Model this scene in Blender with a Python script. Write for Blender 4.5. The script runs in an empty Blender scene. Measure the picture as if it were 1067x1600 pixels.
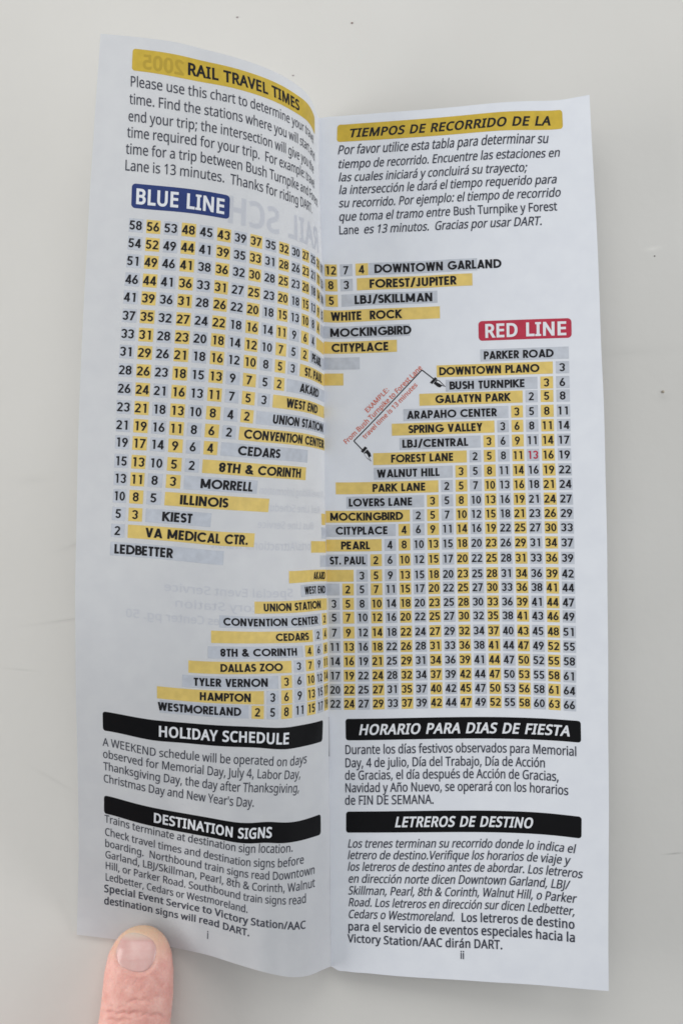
import bpy, math, json
import numpy as np
from mathutils import Vector
from mathutils.geometry import tessellate_polygon

scene = bpy.context.scene
col = scene.collection
MM = 0.001

# ------------------------------------------------------------------ camera
CAM_H = 450.0            # mm above the table
cam = bpy.data.cameras.new('camera')
cam.sensor_width = 36.0
cam.lens = 2225.0 / 1600.0 * 36.0
cam.clip_start, cam.clip_end = 0.01, 20.0
cam_ob = bpy.data.objects.new('camera', cam)
cam_ob.location = (0, 0, CAM_H * MM)
col.objects.link(cam_ob)
scene.camera = cam_ob

# ------------------------------------------------------------------ world, lamps, exposure
world = bpy.data.worlds.new('World')
scene.world = world
world.use_nodes = True
bg = world.node_tree.nodes['Background']
bg.inputs['Color'].default_value = (0.90, 0.95, 1.0, 1)
bg.inputs['Strength'].default_value = 0.26


def area(name, loc, target, size, watts, colour):
    li = bpy.data.lights.new(name, 'AREA')
    li.shape = 'RECTANGLE'
    li.size, li.size_y = size
    li.energy = watts
    li.color = colour
    o = bpy.data.objects.new(name, li)
    o.location = loc
    d = Vector(target) - Vector(loc)
    o.rotation_euler = d.to_track_quat('-Z', 'Y').to_euler()
    col.objects.link(o)
    return o


area('window_light', (-0.06, 0.66, 0.62), (0.0, 0.0, 0.0), (0.8, 0.5), 2.25, (1.0, 0.99, 0.965))
area('left_window_light', (-0.70, 0.0, 0.27), (0.0, 0.0, 0.0), (0.8, 0.34), 3.1, (1.0, 0.98, 0.95))
area('right_fill_light', (0.70, 0.10, 0.32), (0.0, 0.0, 0.0), (0.7, 0.36), 2.1, (0.97, 0.985, 1.0))  # added fill lamp, brightens the steep left leaf beside the fold
area('overhead_fill_light', (0.05, 0.12, 1.25), (0.0, 0.0, 0.0), (0.7, 0.7), 1.7, (1.0, 0.99, 0.97))  # added overhead fill lamp, balances brightness over pages and table

scene.view_settings.view_transform = 'Standard'
scene.view_settings.look = 'None'
scene.view_settings.exposure = 0.17
scene.view_settings.gamma = 1.0
scene.view_settings.use_curve_mapping = False
scene.cycles.filter_width = 1.6
scene.cycles.max_bounces = 8

# ------------------------------------------------------------------ materials
def mat(name, rgb, rough=0.5, spec=0.22, sss=0.0, coat=0.0):
    m = bpy.data.materials.new(name)
    m.use_nodes = True
    b = m.node_tree.nodes['Principled BSDF']
    b.inputs['Base Color'].default_value = (*rgb, 1)
    b.inputs['Roughness'].default_value = rough
    b.inputs['Specular IOR Level'].default_value = spec
    b.inputs['Coat Weight'].default_value = coat
    b.inputs['Coat Roughness'].default_value = 0.35
    return m


def N(m, kind, **kw):
    n = m.node_tree.nodes.new(kind)
    for k, v in kw.items():
        if k in n.inputs:
            n.inputs[k].default_value = v
        else:
            setattr(n, k, v)
    return n


def link(m, a, b):
    m.node_tree.links.new(a, b)


def mottle(m, rgb_a, rgb_b, scale, detail=4.0, bump=0.0, bump_scale=None, lo=0.35, hi=0.65):
    """two-tone noise on the base colour, optional fine bump"""
    b = m.node_tree.nodes['Principled BSDF']
    tc = N(m, 'ShaderNodeTexCoord')
    nz = N(m, 'ShaderNodeTexNoise', Scale=scale, Detail=detail)
    link(m, tc.outputs['Object'], nz.inputs['Vector'])
    cr = N(m, 'ShaderNodeValToRGB')
    cr.color_ramp.elements[0].position, cr.color_ramp.elements[1].position = lo, hi
    cr.color_ramp.elements[0].color = (*rgb_a, 1)
    cr.color_ramp.elements[1].color = (*rgb_b, 1)
    link(m, nz.outputs['Fac'], cr.inputs['Fac'])
    link(m, cr.outputs['Color'], b.inputs['Base Color'])
    if bump:
        n2 = N(m, 'ShaderNodeTexNoise', Scale=bump_scale or scale * 6, Detail=5.0)
        link(m, tc.outputs['Object'], n2.inputs['Vector'])
        bp = N(m, 'ShaderNodeBump', Strength=bump, Distance=0.0003)
        link(m, n2.outputs['Fac'], bp.inputs['Height'])
        link(m, bp.outputs['Normal'], b.inputs['Normal'])
    return tc, cr, b


M = {}
M['paper'] = mat('coated_paper', (0.70, 0.73, 0.80), 0.55, 0.35, coat=0.05)
mottle(M['paper'], (0.725, 0.75, 0.805), (0.755, 0.78, 0.83), 160.0, 5.0, 0.06, 900.0)
M['thin_paper'] = mat('thin_coated_paper', (0.58, 0.6, 0.64), 0.55, 0.35, coat=0.05)   # a single leaf, less white than the thick block
mottle(M['thin_paper'], (0.735, 0.75, 0.785), (0.765, 0.78, 0.81), 160.0, 5.0, 0.06, 900.0)
M['cover'] = mat('cover_paper', (0.70, 0.72, 0.76), 0.5, 0.3)
INK = dict(gold=(0.59, 0.415, 0.045), gold_dark=(0.46, 0.32, 0.034), gold_light=(0.74, 0.55, 0.165),
           grey=(0.53, 0.56, 0.62), black=(0.02, 0.02, 0.023), ink=(0.05, 0.054, 0.075),
           black_box=(0.006, 0.006, 0.007), white=(0.76, 0.78, 0.82), blue=(0.018, 0.04, 0.17),
           red=(0.47, 0.03, 0.065), red_ink=(0.64, 0.145, 0.09), ghost=(0.707, 0.724, 0.772))
for k, c in INK.items():
    M[k] = mat('printed_' + k, c, 0.5, 0.3)
    if k in ('gold', 'gold_light', 'grey', 'black_box', 'blue', 'red'):
        mottle(M[k], tuple(x * 0.93 for x in c), tuple(min(1, x * 1.06) for x in c), 420.0, 6.0)

def translucent(m, f):
    """thin paper lets part of the light from behind through"""
    b = m.node_tree.nodes['Principled BSDF']
    out = m.node_tree.nodes['Material Output']
    tr = N(m, 'ShaderNodeBsdfTranslucent')
    if b.inputs['Base Color'].links:
        link(m, b.inputs['Base Color'].links[0].from_socket, tr.inputs['Color'])
    else:
        tr.inputs['Color'].default_value = b.inputs['Base Color'].default_value
    mx = N(m, 'ShaderNodeMixShader'); mx.inputs[0].default_value = f
    link(m, b.outputs[0], mx.inputs[1]); link(m, tr.outputs[0], mx.inputs[2]); link(m, mx.outputs[0], out.inputs['Surface'])


translucent(M['thin_paper'], .36)
translucent(M['ghost'], .36)
for k in ('black_box', 'black', 'ink'):
    M[k].node_tree.nodes['Principled BSDF'].inputs['Specular IOR Level'].default_value = .1

# ------------------------------------------------------------------ object helpers
def link_mesh(name, verts, faces, mats, fm=None, parent=None, smooth=True):
    me = bpy.data.meshes.new(name)
    me.from_pydata(np.asarray(verts).tolist() if not isinstance(verts, list) else verts, [], faces)
    for m in mats:
        me.materials.append(m)
    if fm is not None:
        me.polygons.foreach_set('material_index', np.asarray(fm, dtype=np.int32))
    if smooth is True:
        me.polygons.foreach_set('use_smooth', np.ones(len(me.polygons), dtype=bool))
    elif smooth is not False:
        me.polygons.foreach_set('use_smooth', np.asarray(smooth, dtype=bool))
    me.update()
    o = bpy.data.objects.new(name, me)
    col.objects.link(o)
    if parent:
        o.parent = parent
    return o


def tag(o, label=None, cat=None, group=None, kind=None):
    for k, v in (('label', label), ('category', cat), ('group', group), ('kind', kind)):
        if v:
            o[k] = v
    return o

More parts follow.
